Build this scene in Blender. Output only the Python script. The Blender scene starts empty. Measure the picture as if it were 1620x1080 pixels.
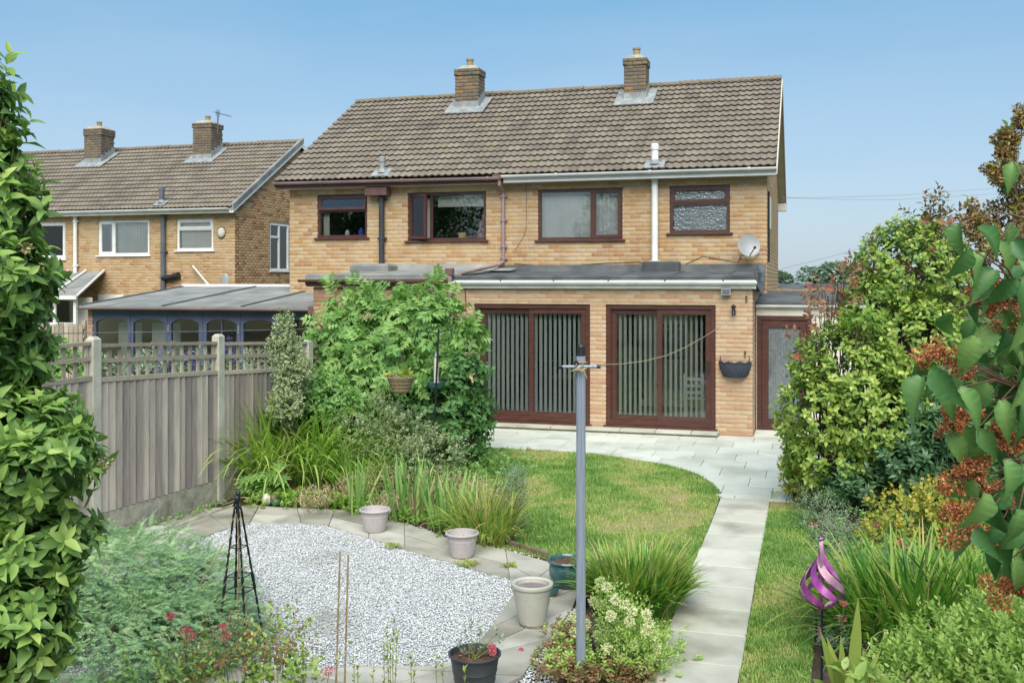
import bpy, math, random
import numpy as np
from mathutils import Vector, Matrix, noise
random.seed(7)
rng = np.random.default_rng(7)
R = math.radians
scene = bpy.context.scene

# ------------------------------------------------------------------ camera, world, sun, exposure
CAM_H = 2.61
YAW = math.atan(468 / 1600)
CY, SY = math.cos(YAW), math.sin(YAW)
cam_d = bpy.data.cameras.new('camera')
cam_d.sensor_width = 36.0
cam_d.lens = 36.0 * 1600 / 1620
cam_d.shift_y = -(540 - 446) / 1620
cam_d.clip_start = 0.05
cam_d.clip_end = 3000
cam = bpy.data.objects.new('camera', cam_d)
scene.collection.objects.link(cam)
cam.location = (0, 0, CAM_H)
cam.rotation_euler = (R(90), 0, YAW)
scene.camera = cam

SUN_EL, SUN_AZ = 49, 166          # degrees; azimuth clockwise from +Y (away from the camera)
world = bpy.data.worlds.new('World')
scene.world = world
world.use_nodes = True
wn, wl = world.node_tree.nodes, world.node_tree.links
for n in list(wn): wn.remove(n)
w_out = wn.new('ShaderNodeOutputWorld')
w_bg = wn.new('ShaderNodeBackground')
w_bg.inputs['Strength'].default_value = 0.10
w_sky = wn.new('ShaderNodeTexSky')
w_sky.sky_type = 'NISHITA'
w_sky.sun_disc = False
w_sky.sun_elevation = R(SUN_EL)
w_sky.sun_rotation = R(SUN_AZ)
w_sky.air_density = 1.0
w_sky.dust_density = 1.6
w_sky.ozone_density = 2.4
# thin high haze veil over the whole dome: paler towards the horizon, faint soft streaks
w_tc = wn.new('ShaderNodeTexCoord')
w_sep = wn.new('ShaderNodeSeparateXYZ'); wl.new(w_tc.outputs['Generated'], w_sep.inputs[0])
w_cr = wn.new('ShaderNodeValToRGB'); e = w_cr.color_ramp.elements
e[0].position = 0.0; e[0].color = (.52, .62, .72, 1)
e[1].position = 1.0; e[1].color = (.14, .37, .60, 1)
k = e.new(.09); k.color = (.38, .54, .70, 1)
k = e.new(.28); k.color = (.155, .40, .63, 1)
wl.new(w_sep.outputs['Z'], w_cr.inputs['Fac'])
w_map = wn.new('ShaderNodeMapping'); w_map.inputs['Scale'].default_value = (1.2, 1.2, 5.0)
w_noi = wn.new('ShaderNodeTexNoise'); w_noi.inputs['Scale'].default_value = 1.6; w_noi.inputs['Detail'].default_value = 6
w_rmp = wn.new('ShaderNodeMapRange'); w_rmp.inputs['From Min'].default_value = .35; w_rmp.inputs['From Max'].default_value = .75
w_rmp.inputs['To Min'].default_value = .0; w_rmp.inputs['To Max'].default_value = .42
w_st = wn.new('ShaderNodeMix'); w_st.data_type = 'RGBA'; w_st.inputs['B'].default_value = (.50, .62, .74, 1)
wl.new(w_tc.outputs['Generated'], w_map.inputs['Vector']); wl.new(w_map.outputs['Vector'], w_noi.inputs['Vector'])
wl.new(w_noi.outputs['Fac'], w_rmp.inputs['Value']); wl.new(w_rmp.outputs['Result'], w_st.inputs['Factor'])
wl.new(w_cr.outputs['Color'], w_st.inputs['A'])
w_sc = wn.new('ShaderNodeVectorMath'); w_sc.operation = 'SCALE'; w_sc.inputs['Scale'].default_value = 4.6
wl.new(w_st.outputs['Result'], w_sc.inputs[0])
w_mix = wn.new('ShaderNodeMix'); w_mix.data_type = 'RGBA'; w_mix.inputs['Factor'].default_value = .8
wl.new(w_sky.outputs['Color'], w_mix.inputs['A']); wl.new(w_sc.outputs['Vector'], w_mix.inputs['B']); wl.new(w_mix.outputs['Result'], w_bg.inputs['Color'])
wl.new(w_bg.outputs['Background'], w_out.inputs['Surface'])

sun_d = bpy.data.lights.new('sun', 'SUN')
sun_d.energy = 2.7
sun_d.angle = R(56)
sun_d.color = (1.0, 0.93, 0.84)
sun = bpy.data.objects.new('sun', sun_d)
scene.collection.objects.link(sun)
_sd = Vector((math.sin(R(SUN_AZ)) * math.cos(R(SUN_EL)), math.cos(R(SUN_AZ)) * math.cos(R(SUN_EL)), math.sin(R(SUN_EL))))
sun.rotation_euler = _sd.to_track_quat('Z', 'Y').to_euler()
sun.location = (-20, -30, 40)
scene.view_settings.view_transform = 'Standard'
scene.view_settings.look = 'None'
scene.view_settings.gamma = 1.0
scene.view_settings.use_curve_mapping = False
scene.view_settings.exposure = 1.2
scene.cycles.max_bounces = 8
scene.cycles.transparent_max_bounces = 12

# ------------------------------------------------------------------ surveying helpers (points measured on real planes)
def _dir(px):
    u = (px - 810) / 1600
    return (-SY + u * CY, CY + u * SY)
def G(px, py, z=0.0):
    t = 1600 * (CAM_H - z) / (py - 446); dx, dy = _dir(px)
    return np.array((t * dx, t * dy, z))
def F(px, py, Y):
    dx, dy = _dir(px); t = Y / dy
    return np.array((t * dx, Y, CAM_H + (446 - py) * t / 1600))
def W(px, py, t):
    dx, dy = _dir(px)
    return np.array((t * dx, t * dy, CAM_H + (446 - py) * t / 1600))

# ------------------------------------------------------------------ materials
def lin(h, k=1.0):
    h = h.lstrip('#'); o = []
    for i in (0, 2, 4):
        c = int(h[i:i + 2], 16) / 255
        c = c / 12.92 if c <= 0.04045 else ((c + 0.055) / 1.055) ** 2.4
        o.append(c * k)
    return tuple(o) + (1.0,)
def ramp(nt, cols, interp='LINEAR'):
    r = nt.nodes.new('ShaderNodeValToRGB'); r.color_ramp.interpolation = interp
    e = r.color_ramp.elements
    while len(e) > 1: e.remove(e[-1])
    e[0].position = cols[0][0]; e[0].color = cols[0][1]
    for p, c in cols[1:]:
        k = e.new(p); k.color = c
    return r
def M(name, cols, scale=6.0, rough=0.75, bump=0.0, bump_scale=40.0, attr=False, metallic=0.0, spec=0.5,
      translucent=0.0, detail=5.0, fine=0.25, stretch=(1, 1, 1), coat=0.0, distort=0.0, tr_col=None, wide=1.0):
    """colour = ramp over the per-piece value (attr) or over a noise in world space, times a finer noise"""
    m = bpy.data.materials.new(name); m.use_nodes = True
    nt = m.node_tree; N, L = nt.nodes, nt.links
    bs = N['Principled BSDF']; out = N['Material Output']
    geo = N.new('ShaderNodeNewGeometry')
    mp = N.new('ShaderNodeMapping'); mp.inputs['Scale'].default_value = stretch
    L.new(geo.outputs['Position'], mp.inputs['Vector'])
    no = N.new('ShaderNodeTexNoise'); no.inputs['Scale'].default_value = scale; no.inputs['Detail'].default_value = detail
    no.inputs['Distortion'].default_value = distort
    L.new(mp.outputs['Vector'], no.inputs['Vector'])
    r = ramp(nt, cols)
    if attr:
        at = N.new('ShaderNodeAttribute'); at.attribute_name = 'rnd'
        ad = N.new('ShaderNodeMath'); ad.operation = 'MULTIPLY_ADD'
        sb = N.new('ShaderNodeMath'); sb.operation = 'SUBTRACT'; sb.inputs[1].default_value = .5
        L.new(no.outputs['Fac'], sb.inputs[0]); L.new(sb.outputs[0], ad.inputs[0]); ad.inputs[1].default_value = fine
        L.new(at.outputs['Fac'], ad.inputs[2]); L.new(ad.outputs[0], r.inputs['Fac'])
        col = r.outputs['Color']
    else:
        mr = N.new('ShaderNodeMapRange'); mr.inputs['From Min'].default_value = .5 - .22 * wide; mr.inputs['From Max'].default_value = .5 + .22 * wide
        L.new(no.outputs['Fac'], mr.inputs['Value']); L.new(mr.outputs['Result'], r.inputs['Fac'])
        n2 = N.new('ShaderNodeTexNoise'); n2.inputs['Scale'].default_value = bump_scale; n2.inputs['Detail'].default_value = 3
        L.new(mp.outputs['Vector'], n2.inputs['Vector'])
        m2 = N.new('ShaderNodeMapRange'); m2.inputs['From Min'].default_value = .25; m2.inputs['From Max'].default_value = .75
        m2.inputs['To Min'].default_value = 1 - fine; m2.inputs['To Max'].default_value = 1 + fine
        L.new(n2.outputs['Fac'], m2.inputs['Value'])
        mx = N.new('ShaderNodeVectorMath'); mx.operation = 'MULTIPLY'
        L.new(r.outputs['Color'], mx.inputs[0]); L.new(m2.outputs['Result'], mx.inputs[1])
        col = mx.outputs['Vector']
    L.new(col, bs.inputs['Base Color'])
    bs.inputs['Roughness'].default_value = rough; bs.inputs['Metallic'].default_value = metallic
    bs.inputs['Specular IOR Level'].default_value = spec; bs.inputs['Coat Weight'].default_value = coat
    if bump:
        nb = N.new('ShaderNodeTexNoise'); nb.inputs['Scale'].default_value = bump_scale; nb.inputs['Detail'].default_value = 4
        L.new(mp.outputs['Vector'], nb.inputs['Vector'])
        b = N.new('ShaderNodeBump'); b.inputs['Strength'].default_value = bump; b.inputs['Distance'].default_value = .01
        L.new(nb.outputs['Fac'], b.inputs['Height']); L.new(b.outputs['Normal'], bs.inputs['Normal'])
    if translucent:
        tr = N.new('ShaderNodeBsdfTranslucent')
        ms = N.new('ShaderNodeMixShader'); ms.inputs['Fac'].default_value = translucent
        if tr_col:
            tm = N.new('ShaderNodeVectorMath'); tm.operation = 'MULTIPLY'; tm.inputs[1].default_value = tr_col
            L.new(col, tm.inputs[0]); L.new(tm.outputs['Vector'], tr.inputs['Color'])
        else: L.new(col, tr.inputs['Color'])
        L.new(bs.outputs['BSDF'], ms.inputs[1]); L.new(tr.outputs['BSDF'], ms.inputs[2]); L.new(ms.outputs['Shader'], out.inputs['Surface'])
    return m
def leafmat(name, *hexes, k=0.55, rough=0.5, tr=0.28, fine=.2, mute=.07):
    n = len(hexes)
    def lin(h, k):
        c = globals()['lin'](h, k); g = .3 * c[0] + .6 * c[1] + .1 * c[2]
        return tuple(v + (g * 1.03 - v) * mute for v in c[:3]) + (1,)
    return M(name, [(i / (n - 1), lin(h, k)) for i, h in enumerate(hexes)], scale=3.0, rough=rough, attr=True, translucent=tr,
             tr_col=(1.1, 1.25, .6), fine=fine, spec=.35)
def glassmat(name, ior=1.5, rough=0.0, tint=(.93, .97, .96, 1), boost=1.0, bumpy=0):
    m = bpy.data.materials.new(name); m.use_nodes = True
    nt = m.node_tree; N, L = nt.nodes, nt.links
    for n in list(N): N.remove(n)
    out = N.new('ShaderNodeOutputMaterial'); mx = N.new('ShaderNodeMixShader')
    tp = N.new('ShaderNodeBsdfTransparent'); tp.inputs['Color'].default_value = tint
    gl = N.new('ShaderNodeBsdfGlossy'); gl.inputs['Roughness'].default_value = rough
    fr = N.new('ShaderNodeFresnel'); fr.inputs['IOR'].default_value = ior
    mu = N.new('ShaderNodeMath'); mu.operation = 'MULTIPLY'; mu.inputs[1].default_value = boost; mu.use_clamp = True
    L.new(fr.outputs['Fac'], mu.inputs[0]); L.new(mu.outputs[0], mx.inputs['Fac'])
    L.new(tp.outputs['BSDF'], mx.inputs[1]); L.new(gl.outputs['BSDF'], mx.inputs[2]); L.new(mx.outputs['Shader'], out.inputs['Surface'])
    if bumpy:
        geo = N.new('ShaderNodeNewGeometry'); no = N.new('ShaderNodeTexVoronoi'); no.inputs['Scale'].default_value = bumpy
        L.new(geo.outputs['Position'], no.inputs['Vector'])
        b = N.new('ShaderNodeBump'); b.inputs['Strength'].default_value = .6; b.inputs['Distance'].default_value = .02
        L.new(no.outputs['Distance'], b.inputs['Height']); L.new(b.outputs['Normal'], gl.inputs['Normal'])
    return m

# ------------------------------------------------------------------ object helpers
COL = scene.collection
def tag(o, label=None, cat=None, group=None, kind=None):
    if label: o['label'] = label
    if cat: o['category'] = cat
    if group: o['group'] = group
    if kind: o['kind'] = kind
    return o
def thing(name, label, cat, loc=(0, 0, 0), group=None):
    o = bpy.data.objects.new(name, None); COL.objects.link(o); o.location = Vector([float(c) for c in loc])
    o.empty_display_size = .1
    return tag(o, label, cat, group)
def root_loc(p):
    v = Vector((0, 0, 0))
    while p is not None: v += p.location; p = p.parent
    return v
def link(o, parent):
    COL.objects.link(o)
    if parent is not None: o.parent = parent
    return o
def np_mesh(name, V, Fs, rnd=None, midx=None, mats=(), smooth=False):
    """V (n,3); Fs list of int arrays (m,k); rnd per vertex; midx list per face array"""
    me = bpy.data.meshes.new(name)
    V = np.asarray(V, dtype=np.float32)
    Fs = [np.asarray(f, dtype=np.int32) for f in Fs if len(f)]
    me.vertices.add(len(V)); me.vertices.foreach_set('co', V.ravel())
    tot = sum(f.size for f in Fs); nf = sum(len(f) for f in Fs)
    me.loops.add(tot); me.loops.foreach_set('vertex_index', np.concatenate([f.ravel() for f in Fs]))
    me.polygons.add(nf)
    lens = np.concatenate([np.full(len(f), f.shape[1], np.int32) for f in Fs])
    starts = np.concatenate(([0], np.cumsum(lens)[:-1])).astype(np.int32)
    me.polygons.foreach_set('loop_start', starts)
    if midx is not None: me.polygons.foreach_set('material_index', np.asarray(midx, np.int32))
    if smooth: me.polygons.foreach_set('use_smooth', np.ones(nf, bool))
    for m in mats: me.materials.append(m)
    me.update(calc_edges=True)
    if rnd is not None:
        a = me.attributes.new('rnd', 'FLOAT', 'POINT'); a.data.foreach_set('value', np.asarray(rnd, np.float32))
    return me
def np_obj(name, V, Fs, mat, parent=None, rnd=None, midx=None, smooth=False, stuff=False, label=None):
    V = np.asarray(V, float)
    if parent is not None: V = V - np.array(root_loc(parent))
    mats = mat if isinstance(mat, (list, tuple)) else (mat,)
    o = bpy.data.objects.new(name, np_mesh(name, V, Fs, rnd, midx, mats, smooth))
    link(o, parent)
    if stuff: o['kind'] = 'stuff'
    if label: o['label'] = label
    return o

class MB:
    """collects simple solids in world coordinates and links them as one mesh"""
    def __init__(s): s.v = []; s.f = []; s.r = []; s.m = []
    def add(s, V, F, rnd=.5, mi=0):
        b = len(s.v); s.v.extend([tuple(float(c) for c in p) for p in V]); s.f.extend([tuple(b + i for i in f) for f in F])
        s.r.extend([rnd] * len(V)); s.m.extend([mi] * len(F)); return s
    def box(s, a, b, rnd=.5, mi=0):
        x0, y0, z0 = a; x1, y1, z1 = b
        V = [(x0, y0, z0), (x1, y0, z0), (x1, y1, z0), (x0, y1, z0), (x0, y0, z1), (x1, y0, z1), (x1, y1, z1), (x0, y1, z1)]
        return s.add(V, [(0, 3, 2, 1), (4, 5, 6, 7), (0, 1, 5, 4), (1, 2, 6, 5), (2, 3, 7, 6), (3, 0, 4, 7)], rnd, mi)
    def bbox(s, a, b, c=.01, rnd=.5, mi=0):
        """box with chamfered vertical and top edges (inset top)"""
        x0, y0, z0 = a; x1, y1, z1 = b
        V = []
        for z, i in ((z0, 0), (z1 - c, 0), (z1, c)):
            V += [(x0 + i, y0 + i, z), (x1 - i, y0 + i, z), (x1 - i, y1 - i, z), (x0 + i, y1 - i, z)]
        Fc = [(0, 3, 2, 1), (8, 9, 10, 11)]
        for k in (0, 4):
            for j in range(4): Fc.append((k + j, k + (j + 1) % 4, k + 4 + (j + 1) % 4, k + 4 + j))
        return s.add(V, Fc, rnd, mi)
    def poly(s, pts, z0, z1, rnd=.5, mi=0, c=0.0):
        """extruded polygon (counter-clockwise xy)"""
        n = len(pts); cx = sum(p[0] for p in pts) / n; cy = sum(p[1] for p in pts) / n
        V = [(p[0], p[1], z0) for p in pts] + [(p[0], p[1], z1) for p in pts]
        return s.add(V, [tuple(range(n - 1, -1, -1)), tuple(range(n, 2 * n))] + [(i, (i + 1) % n, n + (i + 1) % n, n + i) for i in range(n)], rnd, mi)
    def tube(s, pts, r, n=8, rnd=.5, mi=0, cap=True):
        P = [Vector([float(c) for c in p]) for p in pts]; rr = r if isinstance(r, (list, tuple)) else [r] * len(P)
        V = []; Fc = []
        up = Vector((0, 0, 1)); prev = None
        for i, p in enumerate(P):
            d = (P[min(i + 1, len(P) - 1)] - P[max(i - 1, 0)]).normalized()
            if prev is None: a = d.orthogonal().normalized()
            else:
                a = prev - d * prev.dot(d)
                a = a.normalized() if a.length > 1e-6 else d.orthogonal().normalized()
            prev = a; b = d.cross(a)
            for k in range(n):
                an = 2 * math.pi * k / n; V.append(p + (a * math.cos(an) + b * math.sin(an)) * rr[i])
        for i in range(len(P) - 1):
            for k in range(n): Fc.append((i * n + k, i * n + (k + 1) % n, (i + 1) * n + (k + 1) % n, (i + 1) * n + k))
        if cap: Fc += [tuple(range(n - 1, -1, -1)), tuple(range((len(P) - 1) * n, len(P) * n))]
        return s.add(V, Fc, rnd, mi)
    def lathe(s, prof, c, n=32, rnd=.5, mi=0, wob=0.0):
        V = []; Fc = []
        for r, z in prof:
            for k in range(n):
                an = 2 * math.pi * k / n; V.append((c[0] + r * math.cos(an), c[1] + r * math.sin(an), c[2] + z))
        for i in range(len(prof) - 1):
            for k in range(n): Fc.append((i * n + k, i * n + (k + 1) % n, (i + 1) * n + (k + 1) % n, (i + 1) * n + k))
        return s.add(V, Fc, rnd, mi)
    def disc(s, c, r, n=28, rnd=.5, mi=0):
        return s.add([(c[0] + r * math.cos(2 * math.pi * k / n), c[1] + r * math.sin(2 * math.pi * k / n), c[2]) for k in range(n)], [tuple(range(n))], rnd, mi)
    def ell(s, c, rad, n=12, m=8, rnd=.5, mi=0):
        prof = [(math.sin(math.pi * i / m), -math.cos(math.pi * i / m)) for i in range(m + 1)]
        V = []; Fc = []
        for r, z in prof:
            for k in range(n):
                an = 2 * math.pi * k / n; V.append((c[0] + max(r, .001) * rad[0] * math.cos(an), c[1] + max(r, .001) * rad[1] * math.sin(an), c[2] + z * rad[2]))
        for i in range(m):
            for k in range(n): Fc.append((i * n + k, i * n + (k + 1) % n, (i + 1) * n + (k + 1) % n, (i + 1) * n + k))
        return s.add(V, Fc, rnd, mi)
    def build(s, name, mat, parent=None, smooth=False, label=None, kind=None):
        me = bpy.data.meshes.new(name); off = root_loc(parent) if parent is not None else Vector((0, 0, 0))
        me.from_pydata([(x - off.x, y - off.y, z - off.z) for x, y, z in s.v], [], s.f)
        for m in (mat if isinstance(mat, (list, tuple)) else (mat,)): me.materials.append(m)
        if any(s.m): me.polygons.foreach_set('material_index', s.m)
        if smooth:
            me.polygons.foreach_set('use_smooth', [True] * len(s.f))
            try: me.set_sharp_from_angle(angle=R(40))
            except Exception: pass
        a = me.attributes.new('rnd', 'FLOAT', 'POINT'); a.data.foreach_set('value', s.r)
        o = bpy.data.objects.new(name, me); link(o, parent)
        if label: o['label'] = label
        if kind: o['kind'] = kind
        return o
def at(me_obj, parent, loc, name=None):
    """copy sharing mesh"""
    c = me_obj.copy(); COL.objects.link(c); c.parent = parent
    c.location = Vector([float(x) for x in loc]) - (root_loc(parent) if parent is not None else Vector((0, 0, 0)))
    return c
# ------------------------------------------------------------------ material library
m_brick = M('buff_brick', [(0, lin('#c79c68', .62)), (.2, lin('#cfac7c', .62)), (.45, lin('#d4b588', .62)), (.7, lin('#d9c099', .62)), (.86, lin('#d3bc9e', .6)), (.95, lin('#c99a6e', .6)), (1, lin('#be8f6c', .6))],
            scale=9, rough=.85, bump=.35, bump_scale=60, attr=True, fine=.3, stretch=(1, 1, 2.5))
m_brick2 = M('pink_buff_brick', [(0, lin('#ca9f7c', .63)), (.2, lin('#d4af8b', .63)), (.5, lin('#d8b893', .63)), (.75, lin('#dcc3a2', .63)), (.9, lin('#d6b89b', .62)), (1, lin('#c99a7c', .6))],
             scale=9, rough=.85, bump=.35, bump_scale=60, attr=True, fine=.3, stretch=(1, 1, 2.5))
m_brick3 = M('red_brick', [(0, lin('#b98468', .6)), (.4, lin('#cb9a7c', .62)), (.75, lin('#d6ab8c', .62)), (1, lin('#dcba9a', .62))],
             scale=9, rough=.88, bump=.35, bump_scale=60, attr=True, fine=.3)
m_brick4 = M('weathered_gable_brick', [(0, lin('#a5755a', .66)), (.25, lin('#c69a6c', .68)), (.6, lin('#d4ac7c', .68)), (1, lin('#dab88c', .68))],
             scale=9, rough=.88, bump=.35, bump_scale=60, attr=True, fine=.35)
m_brick5 = M('sooty_chimney_brick', [(0, lin('#7c7464', .55)), (.35, lin('#91826a', .55)), (.6, lin('#a08a6a', .56)), (.85, lin('#8c867a', .55)), (1, lin('#b48a5e', .56))],
             scale=5, rough=.9, bump=.5, bump_scale=50, attr=True, fine=.8)
m_mortar = M('mortar', [(0, lin('#c9b08a', .62)), (1, lin('#dbc6a0', .66))], scale=7, rough=.95, bump=.3)
m_mortar_d = M('darker_mortar', [(0, lin('#ab9677', .58)), (1, lin('#c0ab8b', .6))], scale=7, rough=.95, bump=.3)
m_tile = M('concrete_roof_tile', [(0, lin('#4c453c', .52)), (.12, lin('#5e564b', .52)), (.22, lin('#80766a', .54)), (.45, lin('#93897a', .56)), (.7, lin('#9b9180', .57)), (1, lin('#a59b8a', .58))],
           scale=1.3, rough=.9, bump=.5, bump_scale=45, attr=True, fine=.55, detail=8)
m_ridge = M('ridge_tile', [(0, lin('#837868', .55)), (.5, lin('#978c78', .55)), (1, lin('#a2977c', .55))], scale=5, rough=.92, bump=.5, attr=True, fine=.5)
m_under = M('roofing_felt_dark', [(0, lin('#3a3631', .5)), (1, lin('#4a453e', .5))], rough=.95)
m_lead = M('lead_flashing', [(0, lin('#8d9497', .6)), (.5, lin('#a4abac', .62)), (1, lin('#b9bfbd', .65))], scale=5, rough=.6, bump=.4, bump_scale=20, fine=.15)
m_felt = M('roof_felt', [(0, lin('#4c5154', .5)), (.5, lin('#5e6467', .55)), (1, lin('#73797b', .6))], scale=2.2, rough=.9, bump=.3, bump_scale=90, detail=8, fine=.2)
m_felt2 = M('weathered_roof_felt', [(0, lin('#85898a', .6)), (.5, lin('#9c9f9b', .64)), (1, lin('#b0b1aa', .66))], scale=2.0, rough=.85, bump=.3, bump_scale=60, detail=8, fine=.15)
m_upvc = M('white_upvc', [(0, lin('#d9dcd8', .85)), (1, lin('#eceeea', .9))], scale=3, rough=.35, fine=.04)
m_cream = M('cream_painted_timber', [(0, lin('#cfcbbd', .75)), (1, lin('#e0dccd', .8))], scale=3, rough=.6, fine=.08)
m_rose = M('rosewood_upvc', [(0, lin('#523029', .55)), (.5, lin('#5f3a31', .58)), (1, lin('#6b4439', .6))], scale=4, rough=.38, fine=.12, stretch=(1, 1, 6), coat=.1)
m_rose2 = M('faded_rosewood_upvc', [(0, lin('#6b4a46', .6)), (1, lin('#7d5c57', .65))], scale=4, rough=.45, fine=.1)
m_bgutter = M('brown_gutter_plastic', [(0, lin('#75544c', .6)), (1, lin('#8d6c65', .65))], scale=2, rough=.4, fine=.08)
m_mauve = M('faded_brown_pipe_plastic', [(0, lin('#9d8380', .65)), (1, lin('#b39d9c', .7))], scale=2, rough=.5, fine=.08)
m_blackpipe = M('slate_grey_pipe', [(0, lin('#3d4249', .5)), (1, lin('#50565e', .55))], scale=3, rough=.45, fine=.08)
m_greypipe = M('blue_grey_pipe', [(0, lin('#5f6873', .6)), (1, lin('#727c86', .6))], scale=3, rough=.45, fine=.08)
m_black = M('black_plastic', [(0, lin('#1d2022', .7)), (1, lin('#2b2f32', .7))], scale=5, rough=.45, fine=.1)
m_blue = M('blue_painted_timber', [(0, lin('#525c76', .65)), (1, lin('#616c86', .7))], scale=3, rough=.5, fine=.1)
m_glass = glassmat('window_glass', ior=1.55, boost=1.6, tint=(.97, .985, .98, 1))
m_glassd = glassmat('door_glass', ior=1.5, boost=1.4, tint=(.96, .985, .975, 1))
m_obscure = glassmat('obscured_glass', ior=1.5, rough=.2, tint=(.95, .97, .97, 1), boost=1.3, bumpy=24)
m_obs_back = M('patterned_privacy_film', [(0, lin('#7b878c', .62)), (.4, lin('#94a1a7', .66)), (.65, lin('#a6b2b7', .7)), (1, lin('#c3cccd', .78))], scale=17, rough=.6, fine=.06, detail=2, distort=2.0, wide=1.7)
m_blind = M('vertical_blind_fabric', [(0, lin('#cfd5d6', .9)), (1, lin('#e2e6e5', .95))], scale=3, rough=.8, fine=.04)
m_slat = M('blind_slat_fabric', [(0, lin('#e6ebe8', .95)), (1, lin('#f2f5f2', .95))], scale=3, rough=.7, fine=.03, translucent=.3)
m_curtain = M('pale_curtain', [(0, lin('#c9cfc8', .8)), (1, lin('#dfe2da', .85))], scale=3, rough=.9, fine=.04, translucent=.2)
m_lace = M('lace_curtain', [(0, lin('#c3c6d2', .8)), (1, lin('#e3e4ec', .9))], scale=20, rough=.9, fine=.15, translucent=.2)
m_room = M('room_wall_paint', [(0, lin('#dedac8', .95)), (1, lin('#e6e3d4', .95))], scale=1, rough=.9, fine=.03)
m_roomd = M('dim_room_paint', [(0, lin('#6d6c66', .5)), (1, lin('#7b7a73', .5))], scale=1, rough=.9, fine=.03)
m_carpet = M('carpet', [(0, lin('#aaa396', .8)), (1, lin('#bab3a4', .8))], scale=30, rough=1, fine=.1)
m_navy = M('navy_cloth', [(0, lin('#27304e', .6)), (1, lin('#323d63', .6))], scale=10, rough=.9)
m_white = M('white_paint', [(0, lin('#dcded8', .8)), (1, lin('#e8eae4', .85))], scale=4, rough=.5, fine=.04)
m_picture = M('picture_print', [(0, lin('#4f6d80', .6)), (.5, lin('#8aa0a4', .7)), (1, lin('#d0d4cc', .8))], scale=9, rough=.5, fine=.05)
m_yellow = M('yellow_plastic', [(0, lin('#c9a63c', .7)), (1, lin('#dabb55', .7))], rough=.5)
m_bluetoy = M('blue_plastic_bottle', [(0, lin('#3a5fc4', .7)), (1, lin('#4f74d8', .7))], rough=.4)
m_pinkcloth = M('patterned_pink_cloth', [(0, lin('#8d6a72', .6)), (.5, lin('#b89aa0', .6)), (1, lin('#d6bfc1', .7))], scale=20, rough=.9)
# garden
m_fence = M('weathered_fence_board', [(0, lin('#8d8480', .7)), (.3, lin('#9f968c', .72)), (.6, lin('#b0a79b', .75)), (1, lin('#c2b9aa', .78))],
            scale=9, rough=.92, bump=.5, bump_scale=30, attr=True, fine=.9, stretch=(3.5, 3.5, .35), detail=7)
m_fence_top = M('weathered_trellis_timber', [(0, lin('#9a9281', .72)), (.5, lin('#b0a793', .76)), (1, lin('#c6bda9', .8))],
            scale=14, rough=.92, bump=.5, bump_scale=40, attr=True, fine=.7, detail=7)
m_cpost = M('concrete_post', [(0, lin('#b2b2a2', .72)), (.5, lin('#c4c4b4', .76)), (1, lin('#d0d0c2', .8))], scale=5, rough=.9, bump=.35, bump_scale=120, fine=.14, detail=8)
m_cgravel = M('concrete_gravel_board', [(0, lin('#9a9885', .62)), (.5, lin('#b3b09e', .7)), (1, lin('#c4c1b0', .74))], scale=4, rough=.95, bump=1.0, bump_scale=14, fine=.2, detail=8)
m_soil = M('garden_soil', [(0, lin('#3c3026', .6)), (.5, lin('#54453a', .6)), (1, lin('#6b5a49', .6))], scale=8, rough=1, bump=1.0, bump_scale=50, fine=.35, detail=8)
m_ground = M('rough_ground', [(0, lin('#5b6a3c', .5)), (.5, lin('#6f7a48', .5)), (1, lin('#7d7a52', .5))], scale=.8, rough=1, bump=.8, bump_scale=20, fine=.3, detail=8)
m_lawn = M('lawn_soil_and_thatch', [(0, lin('#7d9150', .7)), (.5, lin('#979c5e', .7)), (1, lin('#b0a374', .7))], scale=2.5, rough=1, bump=.8, bump_scale=60, fine=.3, detail=8)
m_patio = M('pale_patio_slab', [(0, lin('#bec5b8', .76)), (.5, lin('#ccd2c6', .8)), (1, lin('#d6dbd0', .84))], scale=3.5, rough=.8, bump=.35, bump_scale=30, attr=True, fine=.9, detail=8)
m_path = M('path_slab', [(0, lin('#b6b7a7', .72)), (.5, lin('#c8c9ba', .76)), (1, lin('#d3d4c6', .8))], scale=3.5, rough=.85, bump=.4, bump_scale=40, attr=True, fine=1.0, detail=8)
m_slab = M('old_concrete_slab', [(0, lin('#9a9788', .68)), (.35, lin('#b1aea0', .7)), (.7, lin('#c0beb1', .73)), (1, lin('#cbcabf', .76))], scale=2.6, rough=.9, bump=.4, bump_scale=60, attr=True, fine=1.2, detail=10)
m_joint = M('sand_joint', [(0, lin('#7b7869', .5)), (1, lin('#918e7e', .55))], scale=12, rough=1, fine=.25)
m_stone = M('slate_and_white_chippings', [(0, lin('#9aa2a6', .74)), (.12, lin('#b8bec0', .84)), (.4, lin('#d0d4d4', .9)), (.75, lin('#d8dbdb', .88)), (1, lin('#e6e8e7', .9))], scale=30, rough=.7, attr=True, fine=.15)
m_gravelbase = M('gravel_bed', [(0, lin('#a3a9ac', .75)), (.5, lin('#b8bdbf', .8)), (1, lin('#c8cccd', .82))], scale=45, rough=1, fine=.35)
m_sleeper = M('timber_edging', [(0, lin('#6d5d4a', .55)), (.5, lin('#8a7861', .6)), (1, lin('#9d8d78', .62))], scale=10, rough=.95, bump=.6, bump_scale=30, fine=.2)
m_post = M('galvanised_blue_grey_metal', [(0, lin('#8793a2', .75)), (.5, lin('#98a4b1', .78)), (1, lin('#a6b1bb', .8))], scale=5, rough=.5, metallic=.25, fine=.06, stretch=(20, 20, .6))
m_rope = M('sisal_rope', [(0, lin('#a1906a', .7)), (1, lin('#c4b48d', .75))], scale=60, rough=1, fine=.2)
m_wire = M('grey_wire', [(0, lin('#8d9296', .7)), (1, lin('#9fa4a8', .7))], rough=.6)
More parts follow.
